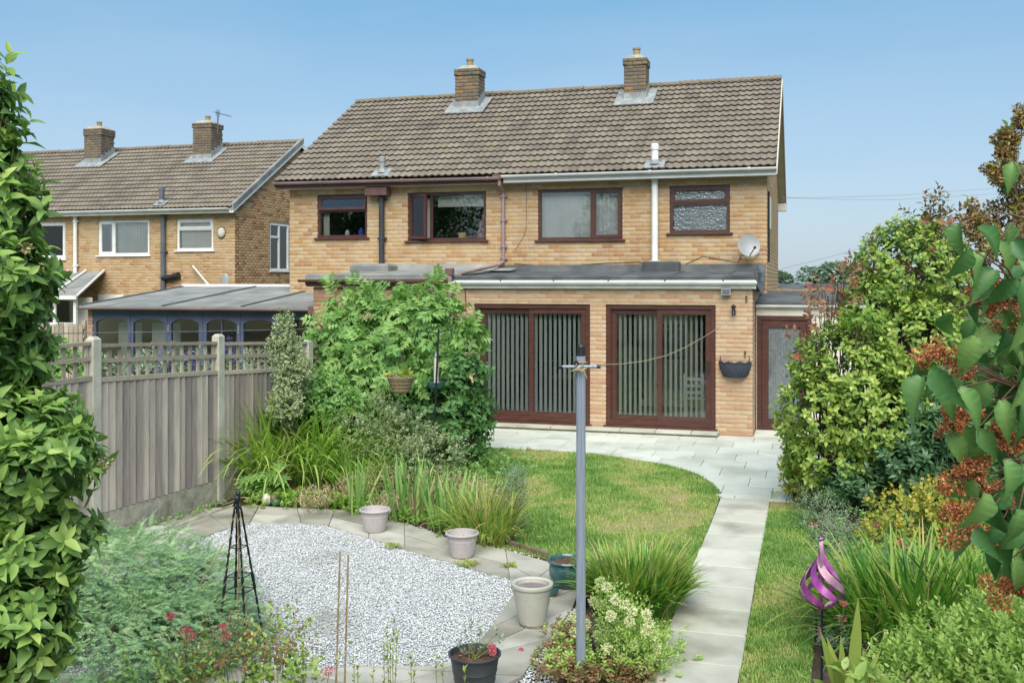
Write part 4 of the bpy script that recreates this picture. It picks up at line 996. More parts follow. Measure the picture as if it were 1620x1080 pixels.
q.add([(xa, CYf - .1, zt_), (xb2 + .1, CYf - .1, zt_), (xb2 - .9, NY, zp + .1), (xa, NY, zp + .1)], [(0, 1, 2, 3)])
q.build('glazed_roof', m_felt2, wc)
q = MB()
for f_ in (0, .25, .5, .75, 1): q.tube([(xa + (xb2 + .1 - xa) * f_, CYf - .1, zt_ + .03), (xa + (xb2 - .9 - xa) * f_, NY - .05, zp + .13)], .035, 5)
q.box((xa, CYf - .14, zt_ - .06), (xb2 + .12, CYf - .1, zt_ + .05)); q.build('glazing_bars', m_upvc, wc)
q = MB(); q.box((xa, CYf + .9, 0), (xb2 - .2, CYf + .95, zt_ - .02)); q.build('interior_wall', m_room, wc)

# ------------------------------------------------------------------ blue garden room beyond the fence
gr = thing('garden_room', 'blue framed lean to garden room with arched glazing and grey felt roof beyond the fence', 'conservatory', (-12, 18, 0))
GY = 17.85; gx0, gx1 = F(147, 0, GY)[0], -9.12; gz = 1.98
ex = F(135, 0, GY)[0]
q = MB(); rz0, rz1 = 2.12, 2.50; ry0, ry1 = GY - .18, 21.3; rx0, rx0b, rx1 = ex, F(290, 0, 21.3)[0], -9.06
q.add([(rx0, ry0, rz0), (rx1, ry0, rz0), (rx1, ry1, rz1), (rx0 + .0, ry1, rz1), (rx0, ry0, rz0 - .07), (rx1, ry0, rz0 - .07), (rx1, ry1, rz1 - .07), (rx0, ry1, rz1 - .07)],
      [(0, 1, 2, 3), (4, 5, 1, 0), (7, 4, 0, 3), (5, 6, 2, 1), (6, 7, 3, 2), (7, 6, 5, 4)])
rfb = q.build('felt_roof', m_felt2, gr)
for f_ in (.0, .36, .69):
    x = rx0 + (rx1 - rx0) * f_; s = (rz1 - rz0) / (ry1 - ry0)
    q = MB(); q.add([(x, ry0, rz0 + .004), (x + .06, ry0, rz0 + .004), (x + .06, ry1, rz1 + .004), (x, ry1, rz1 + .004), (x, ry0, rz0 + .022), (x + .06, ry0, rz0 + .022), (x + .06, ry1, rz1 + .022), (x, ry1, rz1 + .022)],
                    [(4, 5, 6, 7), (0, 1, 5, 4), (1, 2, 6, 5), (3, 0, 4, 7)]); q.build('felt_batten', m_felt, rfb)
q = MB(); q.box((rx0, ry1 - .05, rz1 + .0), (rx1, ry1 + .03, rz1 + .06)); q.build('white_flashing', m_upvc, rfb)
gutter(gr, rx0, rx1 - .02, GY - .18, 2.09, m_mauve, r=.05, step=1.15, dz=.0)
hb = MB(); hb.bbox((rx1 - .16, GY - .3, 1.98), (rx1 + .12, GY - .19, 2.14), .01); hb.build('hopper', m_bgutter, gr)
cor = MB(); cor.box((rx1 + .0, GY - .26, 0.2), (rx1 + .08, GY - .2, 1.98)); cor.build('downpipe', m_mauve, gr)
brick_wall(gr, 'brick_pier', (ex + .06, GY + .0, 0), (1, 0), (0, -1), gx0 - ex - .07, 0, gz + .06, [], m_brick3, m_mortar_d, thick=.2)
q = MB(); q.box((ex + .08, GY + .21, 0), (ex + .2, ry1, 2.05)); q.build('side_wall', m_brick3, gr)
q = MB(); q.box((gx0, GY + .0, gz - .02), (gx1, GY + .1, gz + .08)); q.build('head_beam', m_blue, gr)
pxs = [156, 206, 264, 320, 380, 438, 492]
xs = [F(p, 0, GY)[0] for p in pxs]; xs[0] = gx0; xs[-1] = gx1
for i in range(6):      # six glazed bays with arched heads
    a, b = xs[i] + .004, xs[i + 1] - .004; q = MB(); z0, z1 = .06, gz - .024; w = .085 if i in (2, 3) else .06
    q.box((a, GY + .01, z0), (a + w, GY + .08, z1)); q.box((b - w, GY + .01, z0), (b, GY + .08, z1)); q.box((a + w, GY + .011, z0), (b - w, GY + .079, z0 + .5))
    n = 10; V = []
    for kk in range(n + 1):
        x = a + w + (b - a - 2 * w) * kk / n; zz = z1 - .19 + .10 * math.sin(math.pi * kk / n) ** .7
        V.append((x, zz))
    for kk in range(n):
        (xa_, za_), (xb_, zb2) = V[kk], V[kk + 1]
        q.add([(xa_, GY + .011, za_), (xb_, GY + .011, zb2), (xb_, GY + .011, z1), (xa_, GY + .011, z1), (xa_, GY + .079, za_), (xb_, GY + .079, zb2), (xb_, GY + .079, z1), (xa_, GY + .079, z1)], [(0, 1, 2, 3), (7, 6, 5, 4), (0, 4, 5, 1)])
    if i == 3: q.box(((a + b) / 2 - .012, GY + .02, z0 + .5), ((a + b) / 2 + .012, GY + .07, z1 - .1))
    dr = q.build('glazed_bay', m_blue, gr); pane(dr, a + w, b - w, z0 + .5, z1 - .08, GY + .04, m_glass)
    if i in (2, 3):
        h = MB(); hx = a + .03 if i == 2 else b - .03; h.box((hx - .012, GY - .012, gz - .4), (hx + .012, GY + .009, gz - .24)); h.build('hinge', m_wire, dr)
q = MB(); q.box((gx0, GY + 2.9, 0), (gx1, GY + 2.95, 2.0)); q.build('back_wall', m_brick3, gr)
for (a, b) in ((156, 200), (210, 262)):
    q = MB(); q.box((F(a, 0, GY)[0] + .1, GY + .5, .1), (F(b, 0, GY)[0], GY + .53, 1.75)); q.build('pale_screen', m_curtain, gr)
fl_ = MB(); fl_.box((gx0, GY + .1, .0), (gx1, GY + 2.9, .05)); fl_.build('floor', m_slab, gr)

# ------------------------------------------------------------------ things far off on the right
fh = thing('garage', 'low distant garage with a grey pitched roof seen beyond the right corner', 'garage', (2.2, 34, 0))
q = MB(); A = F(1228, 449, 34); B = F(1345, 449, 34); C_ = F(1345, 478, 31); D_ = F(1262, 478, 31); 
q.add([A, B, C_, D_], [(3, 2, 1, 0)]); q.add([D_, C_, (C_[0], C_[1] + 6, C_[2]), (D_[0], D_[1] + 6, D_[2])], [(0, 3, 2, 1)]); q.build('roof', m_felt, fh)
q = MB(); q.box((D_[0], 31.1, 0), (C_[0], 36, D_[2] - .02)); q.add([(D_[0] - 1, 34, 0), (D_[0], 31.1, 0), (D_[0], 31.1, D_[2]), A], [(0, 1, 2, 3)]); q.build('walls', m_brick, fh)
q = MB(); q.tube([F(1226, 456, 30.8), F(1246, 469, 30.8)], .05, 5); q.build('bargeboard', m_cream, fh)
pw2 = thing('outbuilding', 'dark brick outbuilding parapet with a pale coping between porch and big bush', 'outbuilding', (1.2, 24, 0))
e0, e1 = F(1260, 0, 24)[0], F(1330, 0, 24)[0]
q = MB(); q.box((e0, 24, 0), (e1, 25, F(1290, 462, 24)[2])); q.build('wall', m_brick3, pw2); q = MB(); q.box((F(1270, 0, 24)[0], 23.95, F(1290, 462, 24)[2]), (e1, 24.3, F(1290, 457, 24)[2])); q.build('coping', m_cgravel, pw2)
# telephone wires and pole
tp = thing('telegraph_pole', 'grey telegraph pole behind the brown tree at the top right', 'pole', W(1606, 446, 36) * (1, 1, 0))
q = MB(); b_ = W(1607, 446, 36); q.tube([(b_[0], b_[1], 0), (b_[0], b_[1], W(1607, 225, 36)[2])], [.14, .1], 8); q.build('shaft', m_post, tp)
for i, (p0, p1, pm, lab) in enumerate((((1238, 313), (1592, 306), (1420, 316), 'upper telephone wire running level across the sky right of the house'),
                                        ((1238, 313), (1600, 296), (1420, 309), 'telephone wire rising gently to the pole across the right sky'),
                                        ((1238, 425), (1606, 300), (1400, 382), 'lowest telephone wire climbing steeply to the pole above the distant trees'))):
    t0, t1 = (28, 36); A = W(*p0, 26); B = W(*p1, 36); Mx = W(*pm, 31)
    q = MB(); q.tube([A, A * .5 + Mx * .5 + (0, 0, -.02), Mx, Mx * .5 + B * .5, B], .006, 4); tag(q.build('telephone_wire', m_wire, None), lab, 'wire')
# ------------------------------------------------------------------ ground, beds, lawns, paving
def P2(px, py): g = G(px, py); return (g[0], g[1])
gm = MB(); gm.add([(-400, -200, -.012), (400, -200, -.012), (400, 900, -.012), (-400, 900, -.012)], [(0, 1, 2, 3)]); tag(gm.build('ground', m_ground), kind='structure')
sb = MB(); sb.add([(-7.6, -2, -.006), (6, -2, -.006), (6, 17.4, -.006), (-6.2, 17.4, -.006), (-6.9, 8.5, -.006)], [(0, 1, 2, 3, 4)]); tag(sb.build('soil_bed', m_soil), kind='structure')
LAWN = [(-5.2, 13.6), (-5.0, 15.0), (-4.4, 15.12), (-3.84, 15.16), (-3.1, 15.05), (-2.48, 14.76), (-2.05, 14.5), (-1.68, 14.15), (-1.38, 13.75), (-1.2, 13.3), (-1.06, 12.8), (-1.02, 12.2), (-1.01, 11), (-1.01, 9.5), (-1.01, 7.4), (-1.5, 7.9), (-1.95, 8.9), (-2.4, 9.25), (-2.9, 9.45), (-3.4, 10.2), (-4.2, 11.2), (-4.7, 12.4)]
LAWN = LAWN[::-1]
LAWN2 = [(-.43, 2.5), (.05, 2.5), (.02, 6.9), (.10, 9.6), (.16, 11.4), (.0, 12.6), (-.2, 12.95), (-.43, 12.9)]
for poly in (LAWN, LAWN2):
    q = MB(); q.add([(x, y, 0.0) for x, y in poly], [tuple(range(len(poly)))])
    tag(q.build('lawn', m_lawn), kind='structure')
def inside(poly, X, Y):
    r = np.zeros(len(X), bool); n = len(poly); j = n - 1
    for i in range(n):
        xi, yi = poly[i]; xj, yj = poly[j]
        c = ((yi > Y) != (yj > Y)) & (X < (xj - xi) * (Y - yi) / (yj - yi + 1e-12) + xi); r ^= c; j = i
    return r
def clip_poly(poly, half):      # Sutherland-Hodgman against a*x+b*y<=c
    a, b, c = half; out = []
    for i in range(len(poly)):
        p, q = poly[i], poly[(i + 1) % len(poly)]; dp = a * p[0] + b * p[1] - c; dq = a * q[0] + b * q[1] - c
        if dp <= 0: out.append(p)
        if dp * dq < 0:
            t = dp / (dp - dq); out.append((p[0] + (q[0] - p[0]) * t, p[1] + (q[1] - p[1]) * t))
    return out
patio = MB(); patio.add([(-6.2, 12.4, .001), (1.6, 12.4, .001), (1.6, 18.28, .001), (-.86, 18.28, .001), (-.9, 17.40, .001), (-6.2, 17.40, .001)], [(0, 1, 2, 3, 4, 5)])
# the patio sheet lies under the lawn edge: lawn is raised above it
patio_o = tag(patio.build('patio', m_joint), kind='structure')
for o in bpy.data.objects:
    if o.name.startswith('lawn'): o.location.z = .004
SL = .6; jn = .006
def lawn_cut(px, py):   # is a point on the lawn
    return bool(inside(LAWN, np.array([px]), np.array([py]))[0])
ncount = 0
for r in range(9):
    y1 = 17.395 - r * .6 if True else 0; y0 = y1 - .6 + jn
    if y0 < 12.4: y0 = 12.4
    off = (r % 2) * .31 + (r // 2 % 2) * .12
    c = 0
    while True:
        x0 = -6.3 + c * .606 + off; x1 = x0 + .6; c += 1
        if x0 > 1.1: break
        if r == 0 and x0 > -.95: pass
        poly = [(x0, y0), (x1, y0), (x1, y1), (x0, y1)]
        # trim against the curved lawn edge by testing corners on a fine strip
        ins = [lawn_cut(*p) for p in poly]
        if all(ins): continue
        if any(ins):
            N_ = 8; best = []
            for k_ in range(N_):
                xa_, xb_ = x0 + (x1 - x0) * k_ / N_, x0 + (x1 - x0) * (k_ + 1) / N_; xm = (xa_ + xb_) / 2
                ys_ = np.linspace(y0, y1, 40); inn = inside(LAWN, np.full(40, xm), ys_)
                lo = y0 if not inn.any() else (ys_[np.where(inn)[0].max()] + .01)
                hi = y1
                if hi - lo > .03: best.append((xa_, xb_, lo, hi))
            if not best: continue
            pts = [(best[0][0], best[0][3]), (best[0][0], best[0][2])] + [((b[0] + b[1]) / 2, b[2]) for b in best] + [(best[-1][1], best[-1][2]), (best[-1][1], best[-1][3])]
            pts = [pts[0]] + pts[1:]
            q = MB(); q.poly(pts, 0.0, .018, rnd=random.random() * .5 + .25)
            # ensure upward orientation handled by both sides rendering
            q.build('paving_slab', m_patio, patio_o); continue
        if y1 <= 12.98 and x0 < -1.02:
            continue
        q = MB(); q.bbox((x0, y0, 0.0), (x1, y1, .018 + random.uniform(-.001, .0015)), .004, rnd=random.random() * .5 + .25); q.build('paving_slab', m_patio, patio_o)
for c in range(5):
    q = MB(); q.bbox((-.88 + c * .606, 17.40, 0), (-.88 + c * .606 + .6, 18.27, .018), .004, rnd=random.random() * .5 + .25); q.build('paving_slab', m_patio, patio_o)
# threshold step
st = MB(); st.box((-6.1, 17.14, 0.002), (-1.46, 17.40, .05)); st_o = tag(st.build('step', m_joint), kind='structure')
x = -6.12; 
while x < -1.5:
    q = MB(); w = min(.6, -1.44 - x); q.bbox((x, 17.12, .05), (x + w - .005, 17.405, .088), .006, rnd=random.random() * .4 + .2); q.build('step_slab', m_path, st_o); x += .606
# path down the garden
pb = MB(); pb.add([(-1.0, 2.0, .003), (-.44, 2.0, .003), (-.44, 12.40, .003), (-1.0, 12.40, .003)], [(0, 1, 2, 3)]); path_o = tag(pb.build('path', m_joint), kind='structure')
y = 12.39
while y > 4.4:
    y0 = y - .6 + .006; x0, x1 = -1.005 + random.uniform(-.008, .008), -.435 + random.uniform(-.008, .008)
    q = MB(); q.bbox((x0, y0, 0.004), (x1, y, .022 + random.uniform(-.002, .003)), .004, rnd=random.random() * .7 + .15); q.build('paving_slab', m_path, path_o)
    y -= .603
# gravel circle bed with its slab border
INN = [(-6.0, 5.6), (-6.0, 7.4), (-5.95, 8.6), P2(360, 838), P2(394, 831), P2(476, 829), P2(520, 834), P2(583, 853), P2(640, 871), P2(740, 900), P2(807, 919), P2(812, 945), P2(775, 998), P2(740, 1038), P2(690, 1058), P2(560, 1058), P2(480, 1066), (-3.9, 5.9), (-4.8, 5.5)]
OUT = [(-6.72, 5.0), (-6.72, 7.2), (-6.72, 8.6), (-6.66, 10.1), (-6.1, 10.42), P2(470, 806), P2(530, 808), P2(588, 818), P2(640, 830), P2(703, 852), P2(800, 873), P2(880, 896), P2(918, 930), P2(905, 966), P2(868, 1015), P2(826, 1074), (-2.1, 5.75), (-3.6, 5.3), (-4.8, 4.9)]
q = MB(); q.add([(p[0], p[1], -.002) for p in OUT[::-1]], [tuple(range(len(OUT)))]); gb = tag(q.build('gravel_base', m_gravelbase), kind='structure')
bo = MB(); ns = len(INN)
border_o = None
bb = MB(); bb.add([(INN[0][0], INN[0][1], -.001), (OUT[0][0], OUT[0][1], -.001), (OUT[1][0], OUT[1][1], -.001)], [(0, 1, 2)]); border_o = tag(bb.build('paving_border', m_joint), kind='structure')
for i in range(ns - 1):
    a, b, c, e = INN[i], INN[i + 1], OUT[i + 1], OUT[i]
    seg = math.hypot(c[0] - e[0], c[1] - e[1]); n = max(1, round(seg / .75))
    for k_ in range(n):
        f0, f1 = k_ / n, (k_ + 1) / n; g_ = .006 / max(seg / n, .1)
        L = lambda p, q_, f: (p[0] + (q_[0] - p[0]) * f, p[1] + (q_[1] - p[1]) * f)
        pts = [L(a, b, f0 + g_), L(a, b, f1 - g_), L(e, c, f1 - g_), L(e, c, f0 + g_)]
        wid = math.hypot(pts[0][0] - pts[3][0], pts[0][1] - pts[3][1])
        parts_ = [(0, .5 - .005), (.5 + .005, 1)] if (wid > .62) else [(0, 1)]
        for (w0, w1) in parts_:
            pp_ = [L(pts[0], pts[3], w0), L(pts[1], pts[2], w0), L(pts[1], pts[2], w1), L(pts[0], pts[3], w1)]
            q = MB(); q.poly(pp_, -.001, .022 + random.uniform(-.003, .003), rnd=random.random() * .8 + .1); q.build('paving_slab', m_slab, border_o)
# chippings
def stones(poly, n, name, size, zoff=.0, lab=None, avoid=None):
    xs = np.array([p[0] for p in poly]); ys = np.array([p[1] for p in poly])
    X = rng.uniform(xs.min(), xs.max(), n); Y = rng.uniform(ys.min(), ys.max(), n); k_ = inside(poly, X, Y); X, Y = X[k_], Y[k_]; N = len(X)
    oc = np.array([(1, 0, 0), (-1, 0, 0), (0, 1, 0), (0, -1, 0), (0, 0, 1), (0, 0, -1)], float); of = np.array([(0, 2, 4), (2, 1, 4), (1, 3, 4), (3, 0, 4), (2, 0, 5), (1, 2, 5), (3, 1, 5), (0, 3, 5)])
    V = oc[None] * rng.uniform(.6, 1.3, (N, 6, 1)) * np.array([1, .75, .4]) * (size * rng.uniform(.6, 1.4, N))[:, None, None]
    ang = rng.uniform(0, 6.28, N); tl = rng.normal(0, .28, N)
    c, s = np.cos(ang), np.sin(ang); ct, st_ = np.cos(tl), np.sin(tl)
    x, y, z = V[..., 0], V[..., 1], V[..., 2]; y, z = y * ct[:, None] - z * st_[:, None], y * st_[:, None] + z * ct[:, None]
    x, y = x * c[:, None] - y * s[:, None], x * s[:, None] + y * c[:, None]
    Z = zoff + rng.uniform(.0, .016, N)
    V = np.stack([x + X[:, None], y + Y[:, None], z + Z[:, None]], -1).reshape(-1, 3)
    Fq = (np.arange(N)[:, None, None] * 6 + of[None]).reshape(-1, 3)
    o = np_obj(name, V, [Fq], m_stone, None, rnd=np.repeat(rng.random(N), 6)); return tag(o, lab, 'gravel', kind='stuff')
stones(INN, 120000, 'gravel', .0105, lab='grey and white slate chippings filling the paved bed')
EDGE = [P2(911, 960), P2(868, 1015), P2(826, 1074), (-1.9, 5.6), (-1.55, 5.6), P2(884, 1074), P2(902, 1000), P2(922, 962)]
stones(EDGE[::-1], 3500, 'gravel', .0135, lab='narrow strip of grey chippings along the timber edging by the metal post')
stones([P2(640, 834), P2(700, 858), P2(800, 880), P2(870, 897), P2(874, 890), P2(800, 868), P2(703, 847), P2(642, 826)][::-1], 2500, 'gravel', .013, lab='thin line of pale chippings between the slab border and lawn edging')
# timber edging boards
def edging(pts, lab, grp='timber edging boards'):
    for i in range(len(pts) - 1):
        a, b = np.array(P2(*pts[i])), np.array(P2(*pts[i + 1])); dd = (b - a) / np.linalg.norm(b - a); nn = np.array((-dd[1], dd[0])) * .022
        q = MB(); q.poly([tuple(a - nn), tuple(b - dd * .01 - nn), tuple(b - dd * .01 + nn), tuple(a + nn)], -.02, .05 + random.uniform(-.006, .008)); tag(q.build('edging_board', m_sleeper), lab[i], 'edging board', grp)
edging([(600, 812), (655, 823), (712, 838), (760, 850), (868, 883)], ['short timber edging board behind the leftmost grey pot', 'timber edging board below the upright iris leaves', 'timber edging board just behind the middle grey pot', 'long timber edging board between lawn and slabs left of the green pot'])
edging([(925, 950), (905, 1002), (886, 1078)], ['timber edging board right of the cream pot by the metal post', 'timber edging board nearest the foot of the metal post'])

# ------------------------------------------------------------------ grass on the lawns
def blades_grass(poly, n, name, lab, hmin=.014, hmax=.04):
    xs = np.array([p[0] for p in poly]); ys = np.array([p[1] for p in poly])
    X = rng.uniform(xs.min(), xs.max(), n); Y = rng.uniform(ys.min(), ys.max(), n); k_ = inside(poly, X, Y)
    X, Y = X[k_], Y[k_]; N = len(X)
    # density and vigour patches
    pv = np.array([noise.noise((x * 1.1, y * .9, 3.3)) + .5 * noise.noise((x * 3.7, y * 3.1, 9.1)) for x, y in zip(X[::1], Y[::1])])
    keep = rng.random(N) < np.clip(.78 + pv * .9, .25, 1); X, Y, pv = X[keep], Y[keep], pv[keep]; N = len(X)
    h = rng.uniform(hmin, hmax, N) * np.clip(1 + pv * .7, .5, 1.5); az = rng.uniform(0, 6.28, N); le = rng.uniform(.1, .9, N) * h; w = rng.uniform(.0018, .0035, N) * 1.3
    dx, dy = np.cos(az), np.sin(az); sx, sy = -dy, dx
    z = np.zeros(N) + .004
    V = np.stack([np.stack([X - sx * w, Y - sy * w, z], 1), np.stack([X + sx * w, Y + sy * w, z], 1), np.stack([X + dx * le * .4 + sx * w * .7, Y + dy * le * .4 + sy * w * .7, z + h * .6], 1), np.stack([X + dx * le * .4 - sx * w * .7, Y + dy * le * .4 - sy * w * .7, z + h * .6], 1), np.stack([X + dx * le, Y + dy * le, z + h], 1)], 1)
    b = np.arange(N)[:, None] * 5; F4 = b + np.array([[0, 1, 2, 3]]); F3 = b + np.array([[3, 2, 4]])
    r = np.clip(.45 - pv * .75 + rng.normal(0, .16, N), 0, 1)
    o = np_obj(name, V.reshape(-1, 3), [F4, F3], m_grass, None, rnd=np.repeat(r, 5)); return tag(o, lab, 'grass', kind='stuff')
m_grass = M('lawn_grass', [(0, lin('#6c9848', .85)), (.35, lin('#88ad55', .87)), (.6, lin('#a6ba64', .88)), (.8, lin('#bcb67a', .85)), (1, lin('#c9b88a', .82))], attr=True, scale=1.1, fine=.35, rough=.6, translucent=.3, tr_col=(1.1, 1.2, .6))
blades_grass(LAWN, 260000, 'lawn_grass', 'short patchy green and straw coloured grass of the curved main lawn')
blades_grass(LAWN2, 90000, 'lawn_grass', 'short green grass strip between the path and the right border')

# ------------------------------------------------------------------ boundary fence: concrete posts, featheredge boards, trellis tops
fence = thing('fence', 'weathered grey featheredge fence with trellis top and concrete posts along the left', 'fence', (-6.8, 10, 0))
def fx(Y): return -6.9 + .084 * (Y - 8.5)
FP = [4.75, 6.65, 8.577, 10.56, 12.49, 14.42, 16.3, 17.36]
PT = [2.10, 2.08, 2.063, 1.993, 1.82, 1.80, 1.86, 1.88]       # post tops
ang = math.atan(.084)
def fpt(Y, off, z): return (fx(Y) + off * math.cos(ang), Y - off * math.sin(ang), z)
def fbox(mb, Y0, Y1, o0, o1, z0a, z1a, z0b=None, z1b=None, rnd=.5):
    z0b = z0a if z0b is None else z0b; z1b = z1a if z1b is None else z1b
    V = [fpt(Y0, o0, z0a), fpt(Y1, o0, z0b), fpt(Y1, o1, z0b), fpt(Y0, o1, z0a), fpt(Y0, o0, z1a), fpt(Y1, o0, z1b), fpt(Y1, o1, z1b), fpt(Y0, o1, z1a)]
    mb.add(V, [(0, 1, 2, 3), (7, 6, 5, 4), (0, 4, 5, 1), (1, 5, 6, 2), (2, 6, 7, 3), (3, 7, 4, 0)], rnd)
for Y, zt in zip(FP, PT):
    q = MB(); h = .052; fbox(q, Y - h, Y + h, -h, h, -.02, zt - .03)
    base = len(q.v); V = [fpt(Y - h, -h, zt - .03), fpt(Y + h, -h, zt - .03), fpt(Y + h, h, zt - .03), fpt(Y - h, h, zt - .03), fpt(Y - h * .5, -h * .5, zt), fpt(Y + h * .5, -h * .5, zt), fpt(Y + h * .5, h * .5, zt), fpt(Y - h * .5, h * .5, zt)]
    q.add(V, [(0, 1, 5, 4), (1, 2, 6, 5), (2, 3, 7, 6), (3, 0, 4, 7), (4, 5, 6, 7)]); q.build('post', m_cpost, fence)
for i in range(len(FP) - 1):
    Ya, Yb = FP[i] + .056, FP[i + 1] - .056; za, zb_ = PT[i] - .08, PT[i + 1] - .05
    if i == 2: za = 1.985; zb_ = 1.905
    if i == 3: za = 1.89; zb_ = 1.80
    gb_ = .27; tr = .34
    q = MB(); fbox(q, Ya, Yb, -.022, .022, -.03, gb_); q.build('gravel_board', m_cgravel, fence)
    n = max(4, int((Yb - Ya) / .095)); w = (Yb - Ya) / n
    def zt(Y, d0=0): return za + (zb_ - za) * (Y - Ya) / (Yb - Ya) - d0
    for k_ in range(n):
        y0 = Ya + k_ * w; q = MB(); dz = random.uniform(-.006, .006); lf = random.uniform(-.003, .003)
        V = []
        for zz0, zz1 in ((gb_ + .004, gb_ + .004), (zt(y0, tr + .03) + dz, zt(y0 + w, tr + .03) + dz)):
            V += [fpt(y0 + .001, .004 + lf, zz0), fpt(y0 + w + .012, .014 + lf, zz1), fpt(y0 + w + .012, .036 + lf, zz1), fpt(y0 + .001, .010 + lf, zz0)]
        q.add(V, [(0, 1, 2, 3), (7, 6, 5, 4), (0, 4, 5, 1), (1, 5, 6, 2), (2, 6, 7, 3), (3, 7, 4, 0)], random.random())
        q.build('board', m_fence, fence)
    for (d0, d1, o0, o1, nm) in ((tr + .045, tr, -.03, .04, 'rail'), (tr / 2 + .022, tr / 2 - .022, .0, .02, 'trellis_slat'), (.034, 0, -.02, .03, 'rail')):
        q = MB(); fbox(q, Ya, Yb, o0, o1, zt(Ya, d0), zt(Ya, d1), zt(Yb, d0), zt(Yb, d1), random.random()); q.build(nm, m_fence_top, fence)
    nt_ = int((Yb - Ya) / .14)
    for k_ in range(nt_ + 1):
        y0 = Ya + .02 + (Yb - Ya - .07) * k_ / nt_; q = MB(); fbox(q, y0, y0 + .040, -.018, -.001, zt(y0, tr - .001), zt(y0, .036), None, None, random.random()); q.build('trellis_slat', m_fence_top, fence)
    for zz in (.5, 1.35):
        q = MB(); fbox(q, Ya, Yb, -.04, -.005, zz, zz + .06, None, None, .3); q.build('arris_rail', m_fence_top, fence)
# old low fence and rail of the far neighbour, behind
of = thing('fence', 'old brown slatted fence far back on the left beneath the white conservatory', 'fence', F(90, 530, 19.5))
x0, x1 = F(50, 0, 19.5)[0], F(132, 0, 19.5)[0]; zt2 = F(90, 512, 19.5)[2]
n = 11
for k_ in range(n):
    xx = x0 + (x1 - x0) * k_ / n; q = MB(); q.box((xx, 19.5, 0), (xx + (x1 - x0) / n - .03, 19.52, zt2 + random.uniform(-.02, .02)), random.random()); q.build('slat', m_fence_top, of)
for zz in (zt2 - .12, zt2 - .32):
    q = MB(); q.box((x0, 19.521, zz), (x1, 19.55, zz + .06)); q.build('rail', m_fence_top, of)
for xx in (x0, x1 - .1, x1 + .05):
    q = MB(); q.box((xx, 19.56, 0), (xx + .1, 19.66, zt2 + .08)); q.build('post', m_fence_top, of)
# ------------------------------------------------------------------ plants: vectorised leaf and blade builders
def nrm(a): return a / np.maximum(np.linalg.norm(a, axis=-1, keepdims=True), 1e-9)
def leafT(n=2, w=.36, fold=.18, droop=.12, heart=False, wave=0.0):
    """leaf of unit length along +y; returns vertices and triangles"""
    V = [(0, 0, 0)]; Fc = []
    for i in range(1, n):
        s = i / n; wd = w * (math.sin(math.pi * s ** .85) if not heart else float(np.interp(s, (0, .11, .22, .36, .55, .75, .88, 1), (0, .62, .95, 1, .80, .42, .17, 0)))); z = -droop * s * s
        wv = wave * (1 if i % 2 else -1)
        back = -.07 if heart and i == 1 else 0
        V += [(0, s, z), (-wd, s + back, z + fold * wd + wv), (wd, s + back, z + fold * wd - wv)]
    V.append((0, 1, -droop)); t = len(V) - 1
    Fc += [(0, 1, 2), (0, 3, 1)]
    for i in range(1, n - 1):
        a = 1 + 3 * (i - 1); b = a + 3; Fc += [(a, b, b + 1), (a, b + 1, a + 1), (a, a + 2, b + 2), (a, b + 2, b)]
    a = 1 + 3 * (n - 2); Fc += [(a, t, a + 1), (a, a + 2, t)]
    return np.array(V, float), np.array(Fc)
def merge_T(parts_):
    Vs, Fs, b = [], [], 0
    for V, Fc in parts_: Vs.append(V); Fs.append(Fc + b); b += len(V)
    return np.concatenate(Vs), np.concatenate(Fs)
def xformT(T, pos, ang, sc, tilt=0.0):
    V, Fc = T; c, s = math.cos(ang), math.sin(ang)
    V = V * sc; x = V[:, 0] * c + V[:, 1] * s; y = -V[:, 0] * s + V[:, 1] * c
    return np.stack([x + pos[0], y + pos[1], V[:, 2] + pos[2] - tilt * np.hypot(x, y)], 1), Fc
def pinnate(nl=3, w=.22):
    L = leafT(2, w, .2, .2); P_ = [xformT(L, (0, .55, -.05), 0, .5)]
    for i in range(nl):
        y = .15 + .42 * i / max(1, nl - 1)
        for s in (-1, 1): P_.append(xformT(L, (0, y, -.02), s * R(62), .44, .15))
    P_.append((np.array([(-.012, 0, 0), (.012, 0, 0), (0, .6, -.04)]), np.array([(0, 1, 2)])))
    return merge_T(P_)
def palmate(n=7, w=.13):
    L = leafT(3, w, .2, .15); return merge_T([xformT(L, (0, 0, 0), R(-100 + 200 * i / (n - 1)), 1.0 - .25 * abs(i - (n - 1) / 2) / n * 2, .05) for i in range(n)])
def frond():
    P_ = []; r = random.Random(4); n = 9
    for i in range(n):
        y = .04 + .92 * i / n; z = .10 * math.sin(math.pi * y) - .16 * y * y
        for s in (-1, 1):
            l = .34 * (1 - y * .7) * r.uniform(.7, 1.15); a = R(30) * s; dx, dy = math.sin(a) * l, math.cos(a) * l; w = .02; zt = z + r.uniform(-.05, .05)
            P_.append((np.array([(0, y - w, z), (0, y + w, z), (dx, y + dy, zt)]), np.array([(0, 1, 2)])))
            for q in (.3, .6):
                bx, by = dx * q, y + dy * q; l2 = l * .5
                for s2 in (-1, 1):
                    a2 = a + s2 * R(38); P_.append((np.array([(bx - .012, by, z), (bx + .012, by, z), (bx + math.sin(a2) * l2, by + math.cos(a2) * l2, zt + r.uniform(-.04, .05))]), np.array([(0, 1, 2)])))
    return merge_T(P_)
